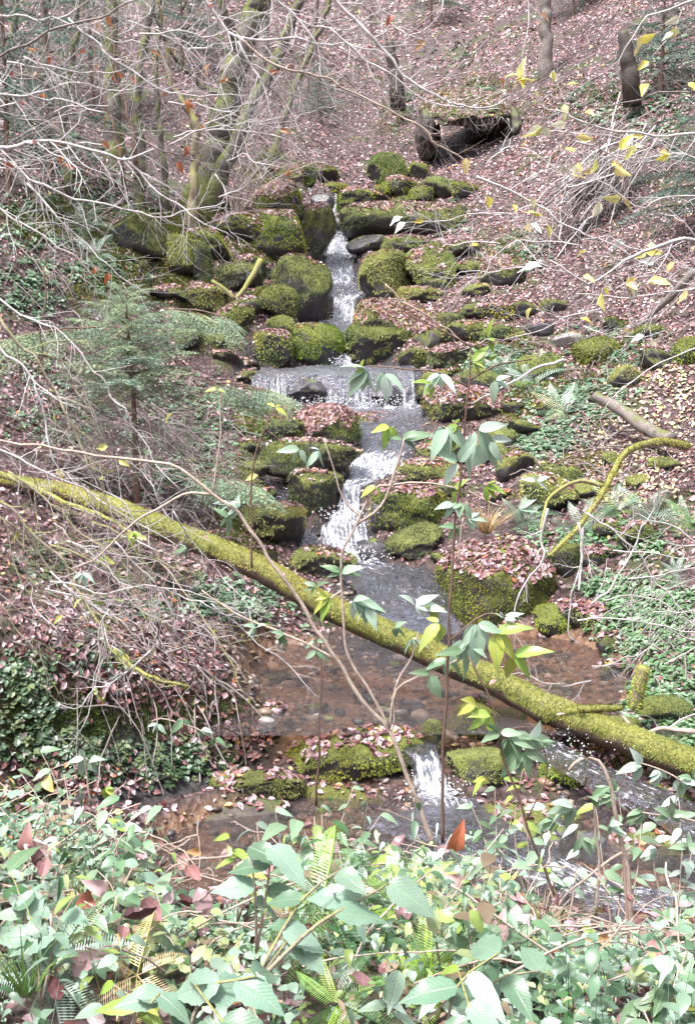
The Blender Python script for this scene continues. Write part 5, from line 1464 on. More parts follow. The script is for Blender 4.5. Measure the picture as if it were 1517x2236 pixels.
def spruce(label, base, H_, boughs, rad, meshes, name='spruce_tree', t0=.25, dead=0, seed=0, lean=(0, 0), cat='tree', r0=.035):
    rs = np.random.default_rng(seed)
    base = np.asarray(base, float)
    root = thing(name, label, cat, base)
    top = base + np.array([lean[0], lean[1], H_])
    P = smooth_path([base - [0, 0, .2], base + (top - base) * .5 + rs.normal(size=3) * .02, top], step=.15)
    V, Fs = tube(P, np.linspace(r0, .006, len(P)), 8, bump=.12)
    link('trunk', mesh_np('trunk', V - base, Fs, M['twig_brown']), root)
    for i in range(boughs):
        t = t0 + (1 - t0) * i / boughs
        p = base + (top - base) * t
        a = i * 2.399 + rs.normal() * .2
        L = rad * (1 - t) ** .65 * rs.uniform(.75, 1.15) + .12
        d = np.array([cos(a), sin(a), .12 + .5 * t])
        place('bough', meshes[i % len(meshes)], root, p, d, np.array([0, 0, 1.0]), L, base)
    for i in range(dead):
        t = .1 + .5 * rs.random()
        a = rs.random() * 6.28
        place('dead_bough', DBO[i % 3], root, base + (top - base) * t, np.array([cos(a), sin(a) * .8, -.15]), np.array([0, 0, 1.0]), rad * rs.uniform(.4, .8), base)
    return root
gb = ground(300, 1098)
Hy = (1098 - 628) * mpp(gb[1])
spruce('young spruce with fresh green upper boughs and bare lower stem', gb, Hy, 44, 1.55, BO, 'young_spruce', .5, 34, 3, lean=(-.08, 0), r0=.05)
for i, (px, py, D, Hh, rad, lab) in enumerate([
    (110, 360, 22.5, 6.5, 1.9, 'bluish drooping spruce half veiled by white twigs in the upper corner'),
    (20, 420, 20, 5.5, 1.7, 'dull spruce cut by the frame edge beside the bluish drooping one'),
    (205, 300, 29, 6, 1.7, 'distant spruce behind the straight grey-green trunk'),
    (400, 250, 34, 4.5, 1.8, 'dark blue-green spruce behind the elbowed pole'),
    (1440, 215, 28.5, 3.4, 1.5, 'green bushy spruce at the upper edge beyond the blackened stump'),
    (1530, 400, 21, 3.2, 1.6, 'spruce boughs hanging in from the frame edge beside the brush pile'),
    (1250, 60, 40, 5, 1.6, 'grey-green spruce high on the slope near the lone grey trunk'),
    (940, 60, 47, 5, 1.6, 'pale far spruce above the open leaf slope'),
    (700, 300, 36, 2.0, 1.0, 'tiny spruce standing above the head of the cascade'),
]):
    g = at(px, py, D)
    g[2] = H(g[0], g[1])
    spruce(lab, g, Hh, 34, rad, BOD, 'spruce_tree', .18, 6, 20 + i, r0=.07)

for i, (px, py, D, n, L, a0, lab) in enumerate([
    (470, 700, 13.6, 9, 1.0, .3, 'fresh green spruce bough fan reaching out beside the rounded mossy boulders'),
    (560, 860, 13.2, 8, .95, .2, 'drooping spruce boughs hanging by the broad waterfall edge'),
    (520, 1060, 12.4, 9, .9, .1, 'low spruce boughs drooping over the shaggy bank block'),
    (150, 740, 12.5, 8, 1.1, 2.6, 'faint grey-green spruce boughs beyond the steep pale stems')]):
    g = at(px - (110 if i < 3 else -60), py - 25, D)
    root = thing('spruce_branch', lab, 'spruce branch', g)
    V, Fs = tube(smooth_path([g, g + np.array([(.45 if i < 3 else -.4), -.1, -.02]), g + np.array([(.8 if i < 3 else -.8), -.15, -.12])], step=.1), .010, 5)
    link('limb', mesh_np('limb', V - g, Fs, M['twig_brown']), root)
    for k in range(n):
        t = k / n
        place('bough', BO[k % 4], root, g + np.array([(.8 if i < 3 else -.8) * t, -.12 * t, -.08 * t]), np.array([cos(a0 + rng.normal() * .6), -.5 + rng.normal() * .5, -.25 + rng.normal() * .15]), np.array([0, -.2, 1.0]), L * rng.uniform(.5, .9), g)

# ------------------------------------------------------------ ferns
NPIN = 19
def frond_mesh(col, seed, n=NPIN, arch=.45, detail=True):
    rs = np.random.default_rng(seed)
    acc = Acc()
    t = np.linspace(0, 1, 14)
    P = np.stack([.06 * np.sin(t * 2 + seed) * t, t - .12 * arch * t ** 3, arch * (.9 * t - 1.35 * t ** 2)], 1)
    V, Fs = tube(P, np.linspace(.010, .003, 14), 4)
    acc.add(V, Fs, np.array(col) * .8)
    for k in range(n):
        tt = .10 + .88 * k / n
        p = np.array([np.interp(tt, t, P[:, j]) for j in range(3)])
        tg = norm(np.array([np.interp(min(1, tt + .03), t, P[:, j]) for j in range(3)]) - p)
        wl_ = .25 * sin(pi * min(1, (tt * .93 + .12)) ** .9) ** .8 + .01
        for sg in (-1, 1):
            d = norm(np.array([sg, 0, 0]) + tg * .35 + np.array([0, 0, -.12]))
            q = norm(np.cross(d, [0, 0, 1])) * .5 + tg * .5
            q = norm(q) * (.0125 if n < 20 else .0115)
            if detail:
                m = 7
                pts = []
                for j in range(m):
                    s = j / (m - 1)
                    w = (1 - s) ** .6 * (1.25 if j % 2 == 0 else .45)
                    c0 = p + d * wl_ * s + np.array([0, 0, -.12]) * s * s * wl_
                    pts += [c0 - q * w, c0 + q * w]
                idx = np.arange(m - 1)[:, None] * 2 + np.array([[0, 1, 3, 2]])
                acc.add(np.array(pts), idx, np.clip(np.array(col) * rs.uniform(.8, 1.25), 0, 1))
            else:
                acc.add(np.array([p - q, p + q, p + d * wl_]), np.array([[0, 1, 2]]), np.clip(np.array(col) * rs.uniform(.8, 1.25), 0, 1))
    return acc.mesh('frond', M['leaf'], False)
def frond_set():
    return {'green': [frond_mesh((.16, .30, .08), 1), frond_mesh((.24, .38, .08), 2)], 'bright': [frond_mesh((.34, .50, .08), 3)], 'blue': [frond_mesh((.17, .26, .17), 4), frond_mesh((.25, .34, .25), 5), frond_mesh((.12, .20, .12), 12)],
         'pale': [frond_mesh((.42, .56, .46), 6), frond_mesh((.50, .58, .34), 7)], 'tan': [frond_mesh((.50, .42, .16), 8), frond_mesh((.52, .38, .22), 9)], 'dark': [frond_mesh((.05, .12, .03), 10)]}
FR = frond_set()
frond_mesh.__defaults__ = (27,) + frond_mesh.__defaults__[1:]
FRN = frond_set()
def fern(label, px, py, D, Lpx, n, kinds, seed, a0=0, a1=6.28, up=.4, group=None):
    rs = np.random.default_rng(seed)
    if D is None:
        D = ground(px, py)[1]
    b = at(px, py, D)
    root = thing('fern', label, 'fern', b, group)
    for i in range(n):
        a = a0 + (a1 - a0) * (i + rs.random() * .6) / n
        k = (FRN if D < 4 else FR)[kinds[i % len(kinds)]]
        d = np.array([cos(a), .75 * sin(a) - .6 * up, .66 * sin(a) + up * rs.uniform(.5, 1.3)])
        place('frond', k[rs.integers(0, len(k))], root, b, d, np.array([0, -.8, .8]), Lpx * (.78 if D > 6 else 1) * mpp(D) * rs.uniform(.7, 1.2), b)
    return root
fern('fan-shaped fern above the pale leaf-strewn bank', 1165, 842, None, 95, 8, ['pale', 'green', 'blue'], 1)
fern('broad pale fern with grey-blue drooping fronds on the bank', 1235, 905, None, 120, 10, ['pale', 'blue'], 2)
fern('blue-green fern overhanging the great leaf-crowned boulder', 1150, 1140, None, 110, 9, ['blue'], 3)
fern('blue-green fern hanging over the black bank hollow', 1290, 1165, None, 120, 10, ['blue'], 4, up=.3)
fern('bushy fern above the black bank hollow', 1345, 1120, None, 120, 10, ['blue', 'green'], 5, up=.3)
fern('dark fern beside the bleached bowing stem', 1430, 1130, None, 130, 10, ['blue'], 6, up=.35)
fern('fern cut by the frame edge on the dark bank', 1510, 1150, None, 130, 9, ['blue', 'green'], 7)
fern('small fern low on the herb bank under the frame-edge fern', 1480, 1255, None, 80, 8, ['blue', 'pale'], 8)
fern('small fern among mossy stones by the flat slab', 1100, 815, None, 70, 8, ['blue'], 9)
fern('tiny fern clinging above the undercut flat slab', 1060, 790, None, 60, 7, ['green', 'blue'], 10)
fern('fern with one bright frond laid toward the lower stream', 900, 1975, 3.4, 150, 7, ['bright', 'green'], 11, -.7, 3.6, .3)
fern('bright green fern low in the undergrowth below the bowed brown stem', 940, 2110, 2.7, 165, 9, ['bright', 'green'], 12, up=.25)
fern('dark fern hanging beneath the biggest veined leaves', 705, 1960, 2.7, 200, 9, ['green', 'dark'], 13, up=-.1)
fern('pale mint fern at the bottom corner beside a straw-coloured stalk', 110, 2120, 2.6, 190, 8, ['pale', 'blue'], 14, up=.1)
fern('yellowing fern frond spread beside the straw-coloured stalk', 190, 2050, 2.9, 140, 7, ['tan', 'green'], 15, up=.15)
fern('dull brown fern collapsed among green leaves', 300, 2130, 2.6, 160, 6, ['tan'], 16, up=-.05)
fern('green fern at the bottom edge below the biggest veined leaves', 740, 2190, 2.4, 190, 8, ['green', 'dark', 'bright'], 17, up=.05)
fern('pale fern on the mossy bank beside the spruce boughs', 215, 560, None, 90, 8, ['blue', 'pale'], 18)
fern('grey fern under the long white sagging twig', 190, 500, None, 100, 8, ['blue'], 19)
fern('fern tuft on the shaded bank above the dark hollow boulder', 260, 470, None, 80, 8, ['blue', 'green'], 20)

# grass tufts
def grass_tuft(label, px, py, D, Hpx, n, col, seed, spread=.5):
    rs = np.random.default_rng(seed)
    if D is None:
        D = ground(px, py)[1]
    b = at(px, py, D)
    acc = Acc()
    hh = Hpx * mpp(D)
    for i in range(n):
        a = rs.random() * 6.28
        s = rs.random() ** .5 * spread
        L = hh * rs.uniform(.6, 1.1)
        w = hh * .018
        d = np.array([cos(a) * s, sin(a) * s, 1.0])
        o = np.array([cos(a), sin(a), 0]) * rs.random() * hh * .1
        lat = np.array([-sin(a + .6), cos(a + .6), 0]) * w
        pts = []
        for j in range(5):
            t = j / 4
            c = o + d * t * L + np.array([cos(a), sin(a), 0]) * t * t * L * s * .8 - np.array([0, 0, .55 * s]) * t ** 3 * L
            pts += [c - lat * (1 - t * .95), c + lat * (1 - t * .95)]
        acc.add(np.array(pts), np.arange(4)[:, None] * 2 + np.array([[0, 1, 3, 2]]), np.clip(np.array(col) * rs.uniform(.6, 1.3), 0, 1))
    return thing('grass_tuft', label, 'grass', b, None, acc.mesh('grass_tuft', M['leaf'], False))
grass_tuft('tuft of straw-coloured grass drooping above the great boulder', 1062, 1165, 12.6, 90, 90, (.55, .42, .2), 1, .9)
grass_tuft('straw-coloured grass clump at the stream edge by the crossing twigs', 935, 2020, 3.6, 110, 60, (.56, .44, .22), 2, .9)
grass_tuft('dry grass clump against the lower stream behind crossed twigs', 1180, 2030, 4.4, 120, 60, (.52, .42, .24), 3, .9)
grass_tuft('small green grass tuft on the herb bank below the red leaves', 1440, 1560, None, 60, 50, (.16, .3, .08), 4, .8)
grass_tuft('narrow green grass tuft in the bottom corner', 60, 2170, 2.5, 230, 26, (.2, .38, .1), 5, .5)

# ------------------------------------------------------------ leafy saplings
def cluster(root, rp, p, d, L, n, kind, rs, droop=.4):
    """n leaflets fanned from a shoot tip"""
    d = norm(np.asarray(d, float))
    ax = norm(np.cross(d, [0, 1, .2]))
    for i in range(n):
        a = (i - (n - 1) / 2) / max(1, n - 1) * 2.5 + rs.normal() * .15
        v = norm(d * cos(a) + np.cross([0, 1, .3], d) * sin(a) + np.array([0, -.15 + rs.normal() * .3, -droop]))
        place('leaf', LM[kind][rs.integers(0, len(LM[kind]))], root, p + v * L * .05, v, np.array([rs.normal() * .35, -.75 + rs.normal() * .3, .8]), L * .8 * rs.uniform(.5, 1.2), rp)

def sapling(label, stems, clusters, mat='twig_tan', name='sapling', cat='sapling', seed=0, n_twigs=0):
    rs = np.random.default_rng(seed)
    rp = at(*stems[0][0][0])
    root = thing(name, label, cat, rp)
    for i, (pts, w0, w1) in enumerate(stems):
        P = smooth_path([at(*p) for p in pts], step=.06, jitter=.008, seed=seed + i)
        V, Fs = tube(P, np.linspace(w0 * mpp(pts[0][2]) / 2, w1 * mpp(pts[-1][2]) / 2, len(P)), 8, bump=.08, seed=i)
        link('stem', mesh_np('stem', V - rp, Fs, M[mat]), root)
    for px, py, D, Lpx, n, kind, a in clusters:
        p = at(px, py, D)
        cluster(root, rp, p, (cos(radians(a)), 0, sin(radians(a))), Lpx * mpp(D), n, kind, rs)
    return root
D2 = 5.0
S1 = [([(948, 1850, D2), (900, 1720, D2), (850, 1600, D2), (790, 1530, D2), (735, 1440, D2), (690, 1375, D2), (640, 1290, D2), (560, 1180, D2), (520, 1120, D2), (465, 1079, D2), (391, 1023, D2), (325, 1008, D2), (185, 990, D2), (96, 973, D2), (0, 964, D2), (-90, 950, D2)], 11, 5),
      ([(850, 1595, D2), (815, 1520, D2), (770, 1450, D2), (752, 1400, D2), (745, 1300, D2), (745, 1220, D2), (778, 1148, D2), (800, 1100, D2), (830, 1062, D2), (920, 1055, D2), (1010, 1068, D2), (1100, 1110, D2)], 7, 4),
      ([(778, 1145, D2), (830, 1105, D2), (865, 1030, D2), (882, 955, D2)], 7, 5),
      ([(790, 1132, D2), (750, 1090, D2), (728, 1020, D2), (705, 960, D2)], 5, 3),
      ([(465, 1079, D2), (400, 1080, D2), (340, 1112, D2), (280, 1150, D2), (240, 1190, D2), (205, 1222, D2), (155, 1240, D2)], 7, 3),
      ([(465, 1079, D2), (480, 940, D2), (482, 850, D2)], 4, 3), ([(745, 1290, D2), (700, 1330, D2), (720, 1400, D2)], 5, 3), ([(735, 1440, D2), (660, 1400, D2), (560, 1360, D2), (480, 1320, D2), (440, 1290, D2)], 6, 4),
      ([(850, 1590, D2), (862, 1500, D2), (900, 1430, D2), (915, 1380, D2)], 5, 3), ([(850, 1595, D2), (862, 1580, D2), (866, 1505, D2), (950, 1460, D2), (1000, 1440, D2)], 6, 3)]
CL1 = [(700, 985, D2, 62, 3, 'pale', 200), (655, 980, D2, 60, 3, 'pale', 230), (720, 1300, D2, 70, 5, 'lime', 200), (770, 1310, D2, 85, 5, 'pale', -20), (800, 1320, D2, 75, 4, 'pale', -70), (745, 1250, D2, 55, 5, 'mint', 90), (690, 1280, D2, 60, 4, 'mint', 150),
       (860, 1370, D2, 55, 4, 'mint', -30), (900, 1395, D2, 50, 4, 'pale', -60), (880, 960, D2, 75, 4, 'mint', 60), (850, 930, D2, 60, 3, 'lime', 240), (690, 1420, D2, 48, 3, 'mint', -90), (560, 1370, D2, 45, 4, 'pale', 160), (620, 1385, D2, 45, 4, 'mint', 200), (905, 1320, D2, 75, 4, 'pale', 40),
       (500, 1100, D2, 45, 4, 'pale', 120), (475, 850, D2, 40, 3, 'lime', 90), (410, 1200, D2, 42, 4, 'mint', 180), (290, 1160, D2, 42, 3, 'lime', -60), (180, 1250, D2, 40, 4, 'pale', -90), (990, 1070, D2, 60, 3, 'lime', -10), (935, 1330, D2, 60, 4, 'lime', 20), (820, 1060, D2, 45, 2, 'lime', -100), (980, 1440, D2, 85, 3, 'mint', 250), (940, 1470, D2, 80, 2, 'mint', 220)]
sapling('tan forked shrub stem slanting up across the pool to the young spruce', S1, CL1, 'twig_tan', 'shrub', 'shrub', 1)
D3 = 4.6
sapling('straight thin dark sapling standing upright before the great boulder', [([(966, 1840, D3), (968, 1650, D3), (975, 1450, D3), (988, 1250, D3), (1000, 1080, D3), (1012, 960, D3), (1022, 860, D3), (1027, 755, D3)], 8, 4),
         ([(1023, 845, D3), (960, 815, D3), (880, 805, D3), (800, 800, D3)], 5, 3), ([(1024, 830, D3), (1080, 800, D3), (1160, 785, D3)], 5, 3), ([(1010, 960, D3), (960, 930, D3), (940, 960, D3)], 4, 3), ([(1027, 757, D3), (1070, 745, D3), (1110, 745, D3)], 4, 2), ([(1027, 757, D3), (975, 725, D3), (900, 690, D3), (840, 650, D3)], 4, 2),
         ([(978, 1400, D3), (1060, 1340, D3), (1120, 1350, D3)], 5, 3)],
        [(800, 805, D3, 75, 5, 'pale', 215), (840, 815, D3, 70, 4, 'pale', 260), (790, 800, D3, 50, 3, 'lime', 160), (960, 815, D3, 70, 4, 'pale', 250), (945, 840, D3, 60, 3, 'lime', 200), (1030, 790, D3, 60, 4, 'lime', 30), (1065, 740, D3, 60, 3, 'lime', 20), (1080, 830, D3, 60, 4, 'pale', -30),
         (1000, 925, D3, 90, 3, 'lime', 190), (975, 930, D3, 90, 4, 'pale', 250), (1040, 940, D3, 115, 3, 'pale', -40), (1070, 960, D3, 110, 3, 'pale', -55), (1000, 1010, D3, 85, 3, 'pale', 130), (1060, 1060, D3, 60, 4, 'lime', -20), (1010, 1100, D3, 60, 4, 'mint', -100), (990, 1100, D3, 55, 3, 'pale', 230),
         (1040, 1360, D3, 110, 4, 'pale', -60), (1020, 1400, D3, 110, 4, 'pale', -80), (1080, 1380, D3, 90, 3, 'lime', -30), (1120, 1430, D3, 95, 3, 'lime', -40), (1100, 1350, D3, 50, 5, 'pale', 60), (960, 1360, D3, 90, 3, 'lime', 200), (1010, 1420, D3, 80, 2, 'mint', 230)],
        'twig_brown', seed=2)
D4 = 4.2
sapling('reddish thin stem leaning up with large pale leaves over the outlet fall', [([(1215, 1965, D4), (1180, 1880, D4), (1130, 1740, D4), (1095, 1640, D4), (1080, 1560, D4), (1050, 1480, D4), (1025, 1435, D4)], 8, 4), ([(1090, 1620, D4), (1120, 1590, D4), (1170, 1590, D4)], 4, 3), ([(1150, 1790, D4), (1190, 1700, D4), (1185, 1620, D4)], 4, 3)],
        [(1090, 1600, D4, 85, 3, 'mint', 100), (1110, 1610, D4, 95, 4, 'mint', -60), (1140, 1640, D4, 100, 4, 'mint', -80), (1160, 1610, D4, 75, 3, 'pale', 10), (1070, 1560, D4, 80, 3, 'lime', 200), (1040, 1540, D4, 70, 3, 'lime', 190), (1060, 1700, D4, 60, 3, 'lime', 200), (1180, 1620, D4, 60, 3, 'mint', 60)],
        'twig_brown', seed=3)
D5 = 4.4
sapling('bowed pale brown stem with peeling bark crossing the lower stream', [([(1390, 2130, D5), (1378, 2000, D5), (1365, 1880, D5), (1340, 1770, D5), (1330, 1700, D5), (1305, 1665, D5), (1265, 1655, D5), (1240, 1680, D5)], 14, 7), ([(1375, 1850, D5), (1300, 1900, D5), (1230, 1960, D5), (1195, 2010, D5)], 8, 4), ([(1300, 2000, D5), (1305, 1900, D5), (1295, 1760, D5)], 8, 5)],
        [(1250, 1760, D5, 70, 5, 'pale', 200), (1290, 1740, D5, 70, 5, 'mint', 30), (1210, 1790, D5, 60, 4, 'mint', 180), (1330, 1800, D5, 60, 4, 'pale', 0), (1270, 1830, D5, 55, 4, 'mint', -60)], 'twig_tan', seed=4)
sapling('upright dark pencil-thin stem before the long bright green rock', [([(690, 1760, 5.2), (695, 1640, 5.2), (700, 1500, 5.2), (700, 1385, 5.2)], 6, 4)], [(690, 1400, 5.2, 45, 3, 'mint', 100)], 'twig_brown', 'stem', 'stem', 5)
sapling('thin curving brown stem before the low undercut boulder', [([(550, 1240, 5.6), (548, 1120, 5.6), (556, 1000, 5.6), (600, 890, 5.6)], 5, 3), ([(556, 1000, 5.6), (580, 940, 5.6), (640, 985, 5.6)], 3, 2)], [(600, 890, 5.6, 40, 3, 'lime', 60), (520, 1110, 5.6, 50, 4, 'pale', 160), (500, 1130, 5.6, 45, 3, 'mint', 200)], 'twig_brown', 'stem', 'stem', 6)
sapling('compound-leaved shrub arching in from the frame edge under the fallen trunk', [([(1600, 1900, 4.6), (1540, 1760, 4.6), (1470, 1690, 4.6), (1390, 1665, 4.6)], 6, 3), ([(1560, 1800, 4.6), (1450, 1780, 4.6), (1380, 1770, 4.6)], 5, 3)],
        [(1400, 1670, 4.6, 62, 5, 'pale', 170), (1440, 1680, 4.6, 62, 5, 'pale', 250), (1480, 1700, 4.6, 66, 5, 'pale', -50), (1510, 1700, 4.6, 60, 4, 'mint', 60), (1400, 1770, 4.6, 60, 5, 'mint', 190), (1460, 1780, 4.6, 60, 5, 'mint', 80), (1340, 1730, 4.6, 60, 5, 'mint', 160), (1500, 1850, 4.6, 60, 5, 'mint', 120), (1430, 1850, 4.6, 50, 4, 'pale', 200)], 'twig_tan', 'shrub', 'shrub', 7)
sapling('small leafy sprig hanging below the dark bank with pale leaves', [([(500, 1640, 5.6), (430, 1590, 5.6), (350, 1570, 5.6), (330, 1580, 5.6)], 4, 2)], [(345, 1580, 5.6, 48, 4, 'pale', 240), (400, 1570, 5.6, 50, 4, 'mint', 250), (440, 1590, 5.6, 50, 4, 'pale', -60), (470, 1610, 5.6, 44, 4, 'mint', -80)], 'twig_tan', 'sprig', 'plant', 8)
sapling('two-leaved pale sprout standing over dark ground ivy', [([(200, 1760, 5.0), (190, 1700, 5.0), (180, 1640, 5.0)], 5, 3)], [(185, 1655, 5.0, 60, 3, 'pale', 170), (195, 1660, 5.0, 55, 4, 'pale', -10), (230, 1720, 5.0, 50, 4, 'lime', -40)], 'twig_tan', 'sprout', 'plant', 9)
sapling('cluster of pale elder-like leaves above the grass tuft', [([(1000, 1230, 8.5), (1005, 1170, 8.5), (1010, 1130, 8.5)], 5, 3)], [(1000, 1150, 8.5, 50, 4, 'mint', 200), (1020, 1130, 8.5, 50, 5, 'pale', 20), (1170, 1050, 8.5, 50, 4, 'pale', 60), (1130, 1110, 8.5, 60, 5, 'pale', -20)], 'twig_tan', 'plant', 'plant', 10)

# ------------------------------------------------------------ big-leaved plants close by
def leafy_plant(label, base, tips, kind, Lpx, seed, mat='twig_tan', w=6, group=None, nl=4, name='leafy_plant', cat='plant'):
    rs = np.random.default_rng(seed)
    rp = at(*base)
    root = thing(name, label, cat, rp, group)
    for tx, ty, td in tips:
        tp = at(tx, ty, td)
        mid = (rp + tp) / 2 + np.array([rs.normal() * .04, rs.normal() * .04, .05])
        P = smooth_path([rp, mid, tp], step=.05, jitter=.004, seed=seed)
        V, Fs = tube(P, np.linspace(w * mpp(base[2]) / 2, w * .4 * mpp(base[2]) / 2, len(P)), 6)
        link('stem', mesh_np('stem', V - rp, Fs, M[mat]), root)
        T = norm(np.gradient(P, axis=0))
        for i in range(nl):
            k = int((.35 + .65 * (i + 1) / nl) * (len(P) - 1))
            a = i * 2.5 + rs.random()
            d = np.array([cos(a), sin(a) * .7 - .2, .05 + rs.normal() * .2 - .15])
            kk = LM[kind if rs.random() < .85 else R.choice(['lime', 'mint', 'pale'])]
            place('leaf', kk[rs.integers(0, len(kk))], root, P[k], d, np.array([rs.normal() * .25, -.45 + rs.normal() * .2, 1.0]), Lpx * .82 * mpp(td) * rs.uniform(.6, 1.15), rp)
    return root
LP = leafy_plant
LP('bramble with the biggest grey-green veined leaves on a slanting thorny stem', (545, 2160, 2.0), [(740, 1900, 2.15), (640, 2040, 2.1), (850, 1930, 2.2)], 'bramble', 150, 1, 'twig_moss', 12, nl=3, name='bramble', cat='bramble')
LP('bramble shoot lifting two broad veined leaves over the shallow brown water', (560, 2080, 2.5), [(545, 1850, 2.5), (590, 1850, 2.45)], 'bramble', 150, 2, 'twig_tan', 9, nl=3, name='bramble', cat='bramble')
LP('bramble with broad leaves along the bottom edge below the biggest ones', (400, 2330, 1.8), [(430, 2150, 1.8), (330, 2190, 1.8), (560, 2130, 1.8)], 'bramble', 160, 3, 'twig_moss', 12, nl=4, name='bramble', cat='bramble')
LP('bramble spreading wide leaves beside the crossed fern fronds', (960, 2330, 1.9), [(1090, 2080, 1.95), (1000, 2120, 1.95), (1180, 2120, 2.0)], 'bramble', 150, 4, 'twig_moss', 10, nl=4, name='bramble', cat='bramble')
LP('bramble in the bottom corner beyond the grey birch pole', (1460, 2330, 2.2), [(1450, 2150, 2.3), (1500, 2080, 2.4), (1390, 2190, 2.3)], 'mint', 110, 6, 'twig_tan', 8, nl=5, name='bramble', cat='bramble')
LP('bramble with dull leaves under the pink fallen leaf', (90, 2200, 2.5), [(60, 1980, 2.6), (160, 1960, 2.6), (20, 1900, 2.7)], 'bramble', 130, 7, 'twig_moss', 8, nl=4, name='bramble', cat='bramble')
LP('herb with broad mint leaves beside the red cupped leaves', (270, 2130, 2.8), [(250, 1950, 2.9), (320, 1940, 3.0), (210, 1900, 3.0)], 'mint', 105, 8, nl=5)
LP('leafy herb topping the bank beside the shallow brown water', (250, 1980, 3.4), [(290, 1800, 3.5), (350, 1760, 3.6), (230, 1770, 3.6)], 'mint', 90, 9, nl=5)
LP('leafy herb with a tall bent shoot over the flat rock shelf', (200, 1950, 3.8), [(330, 1760, 3.9), (180, 1760, 3.9), (260, 1740, 3.9)], 'pale', 70, 10, nl=5)
LP('pale herb at the frame side beneath the red litter', (60, 1960, 3.6), [(20, 1800, 3.7), (90, 1780, 3.7), (130, 1830, 3.6)], 'pale', 80, 11, nl=5)
LP('lime-leaved sprout with a yellow top leaf by the shallow brown water', (520, 2010, 3.2), [(500, 1830, 3.2), (530, 1870, 3.2)], 'lime', 75, 12, nl=4)
LP('long-leaved herb in front of the mossy ledge', (680, 2020, 3.6), [(650, 1790, 3.7), (700, 1820, 3.7), (620, 1800, 3.7)], 'mint', 110, 13, nl=5)
LP('tufted herb below the forked tan stem', (800, 2040, 3.6), [(790, 1840, 3.8), (850, 1850, 3.8), (740, 1860, 3.8)], 'mint', 85, 14, nl=6)
LP('mint-green herb at the base of the straight thin sapling', (960, 2060, 3.8), [(980, 1830, 4), (1040, 1860, 4), (920, 1880, 4)], 'pale', 75, 15, nl=6)
LP('soft herb leaning over the lower stream bank', (1080, 2080, 3.9), [(1060, 1850, 4.1), (1120, 1890, 4.1), (1010, 1880, 4.1)], 'mint', 75, 16, nl=6)
LP('small-leaved herb near the dry grass clump', (1150, 2120, 3.6), [(1140, 1960, 3.8), (1090, 1990, 3.8), (1180, 2010, 3.8)], 'mint', 75, 17, nl=6)
LP('low herb along the near edge of the lower stream', (1330, 2140, 3.6), [(1330, 2030, 3.7), (1270, 2030, 3.7), (1400, 2020, 3.7)], 'pale', 70, 18, nl=6)
LP('round-leaved herb by the frame edge above the birch pole', (1480, 2100, 3.6), [(1480, 1980, 3.7), (1420, 1990, 3.7), (1520, 1950, 3.7)], 'mint', 75, 19, nl=6)
LP('nettle-like plant between the two bright ferns', (1020, 2190, 2.6), [(1010, 1990, 2.7), (1080, 2020, 2.7)], 'mint', 110, 21, nl=5)
LP('airy shrub shoot with small pale leaves leaning over the dark undercut slab', (1230, 2060, 4.6), [(1190, 1760, 4.8), (1260, 1800, 4.8), (1140, 1800, 4.8)], 'pale', 62, 31, w=5, nl=7)
LP('leafy shoot standing before the smooth wet grey rock', (1340, 2080, 4.6), [(1350, 1720, 4.8), (1300, 1760, 4.8), (1400, 1790, 4.8)], 'mint', 60, 32, w=5, nl=7)
LP('tall thin herb with pale leaves by the frame edge over the white riffle', (1470, 2060, 4.6), [(1480, 1740, 4.8), (1430, 1800, 4.8), (1510, 1840, 4.8)], 'pale', 64, 33, w=5, nl=7)
LP('loose mint-leaved shoot below the outlet fall', (1080, 2040, 4.6), [(1080, 1720, 4.8), (1030, 1760, 4.8), (1120, 1770, 4.8)], 'mint', 56, 34, w=4, nl=7)
LP('wispy sprout with lime leaves between the outlet fall and the bright mossy stone', (1150, 2000, 4.9), [(1140, 1680, 5.1), (1100, 1700, 5.1)], 'lime', 50, 35, w=4, nl=6)
LP('thin herb with narrow leaves reaching up before the long bright green rock', (740, 2000, 4.6), [(770, 1720, 4.8), (700, 1760, 4.8), (830, 1780, 4.8)], 'mint', 56, 36, w=4, nl=6)
LP('slender pale herb over the near end of the rock shelf', (590, 2020, 4.4), [(600, 1770, 4.6), (560, 1800, 4.6)], 'pale', 52, 37, w=4, nl=6)
LP('dull sprout between the sprig and the ground ivy', (120, 1900, 4.4), [(90, 1640, 4.6), (140, 1690, 4.6), (40, 1680, 4.6)], 'mint', 52, 38, w=4, nl=6)
LP('pale shoot curling over the bright fern', (900, 2260, 2.2), [(870, 2120, 2.2), (960, 2160, 2.2)], 'pale', 120, 22, nl=5)
LP('lime-green strap-leaved plant near the bottom edge', (270, 2290, 2.2), [(300, 2160, 2.2), (250, 2150, 2.2)], 'lime', 130, 23, nl=4)
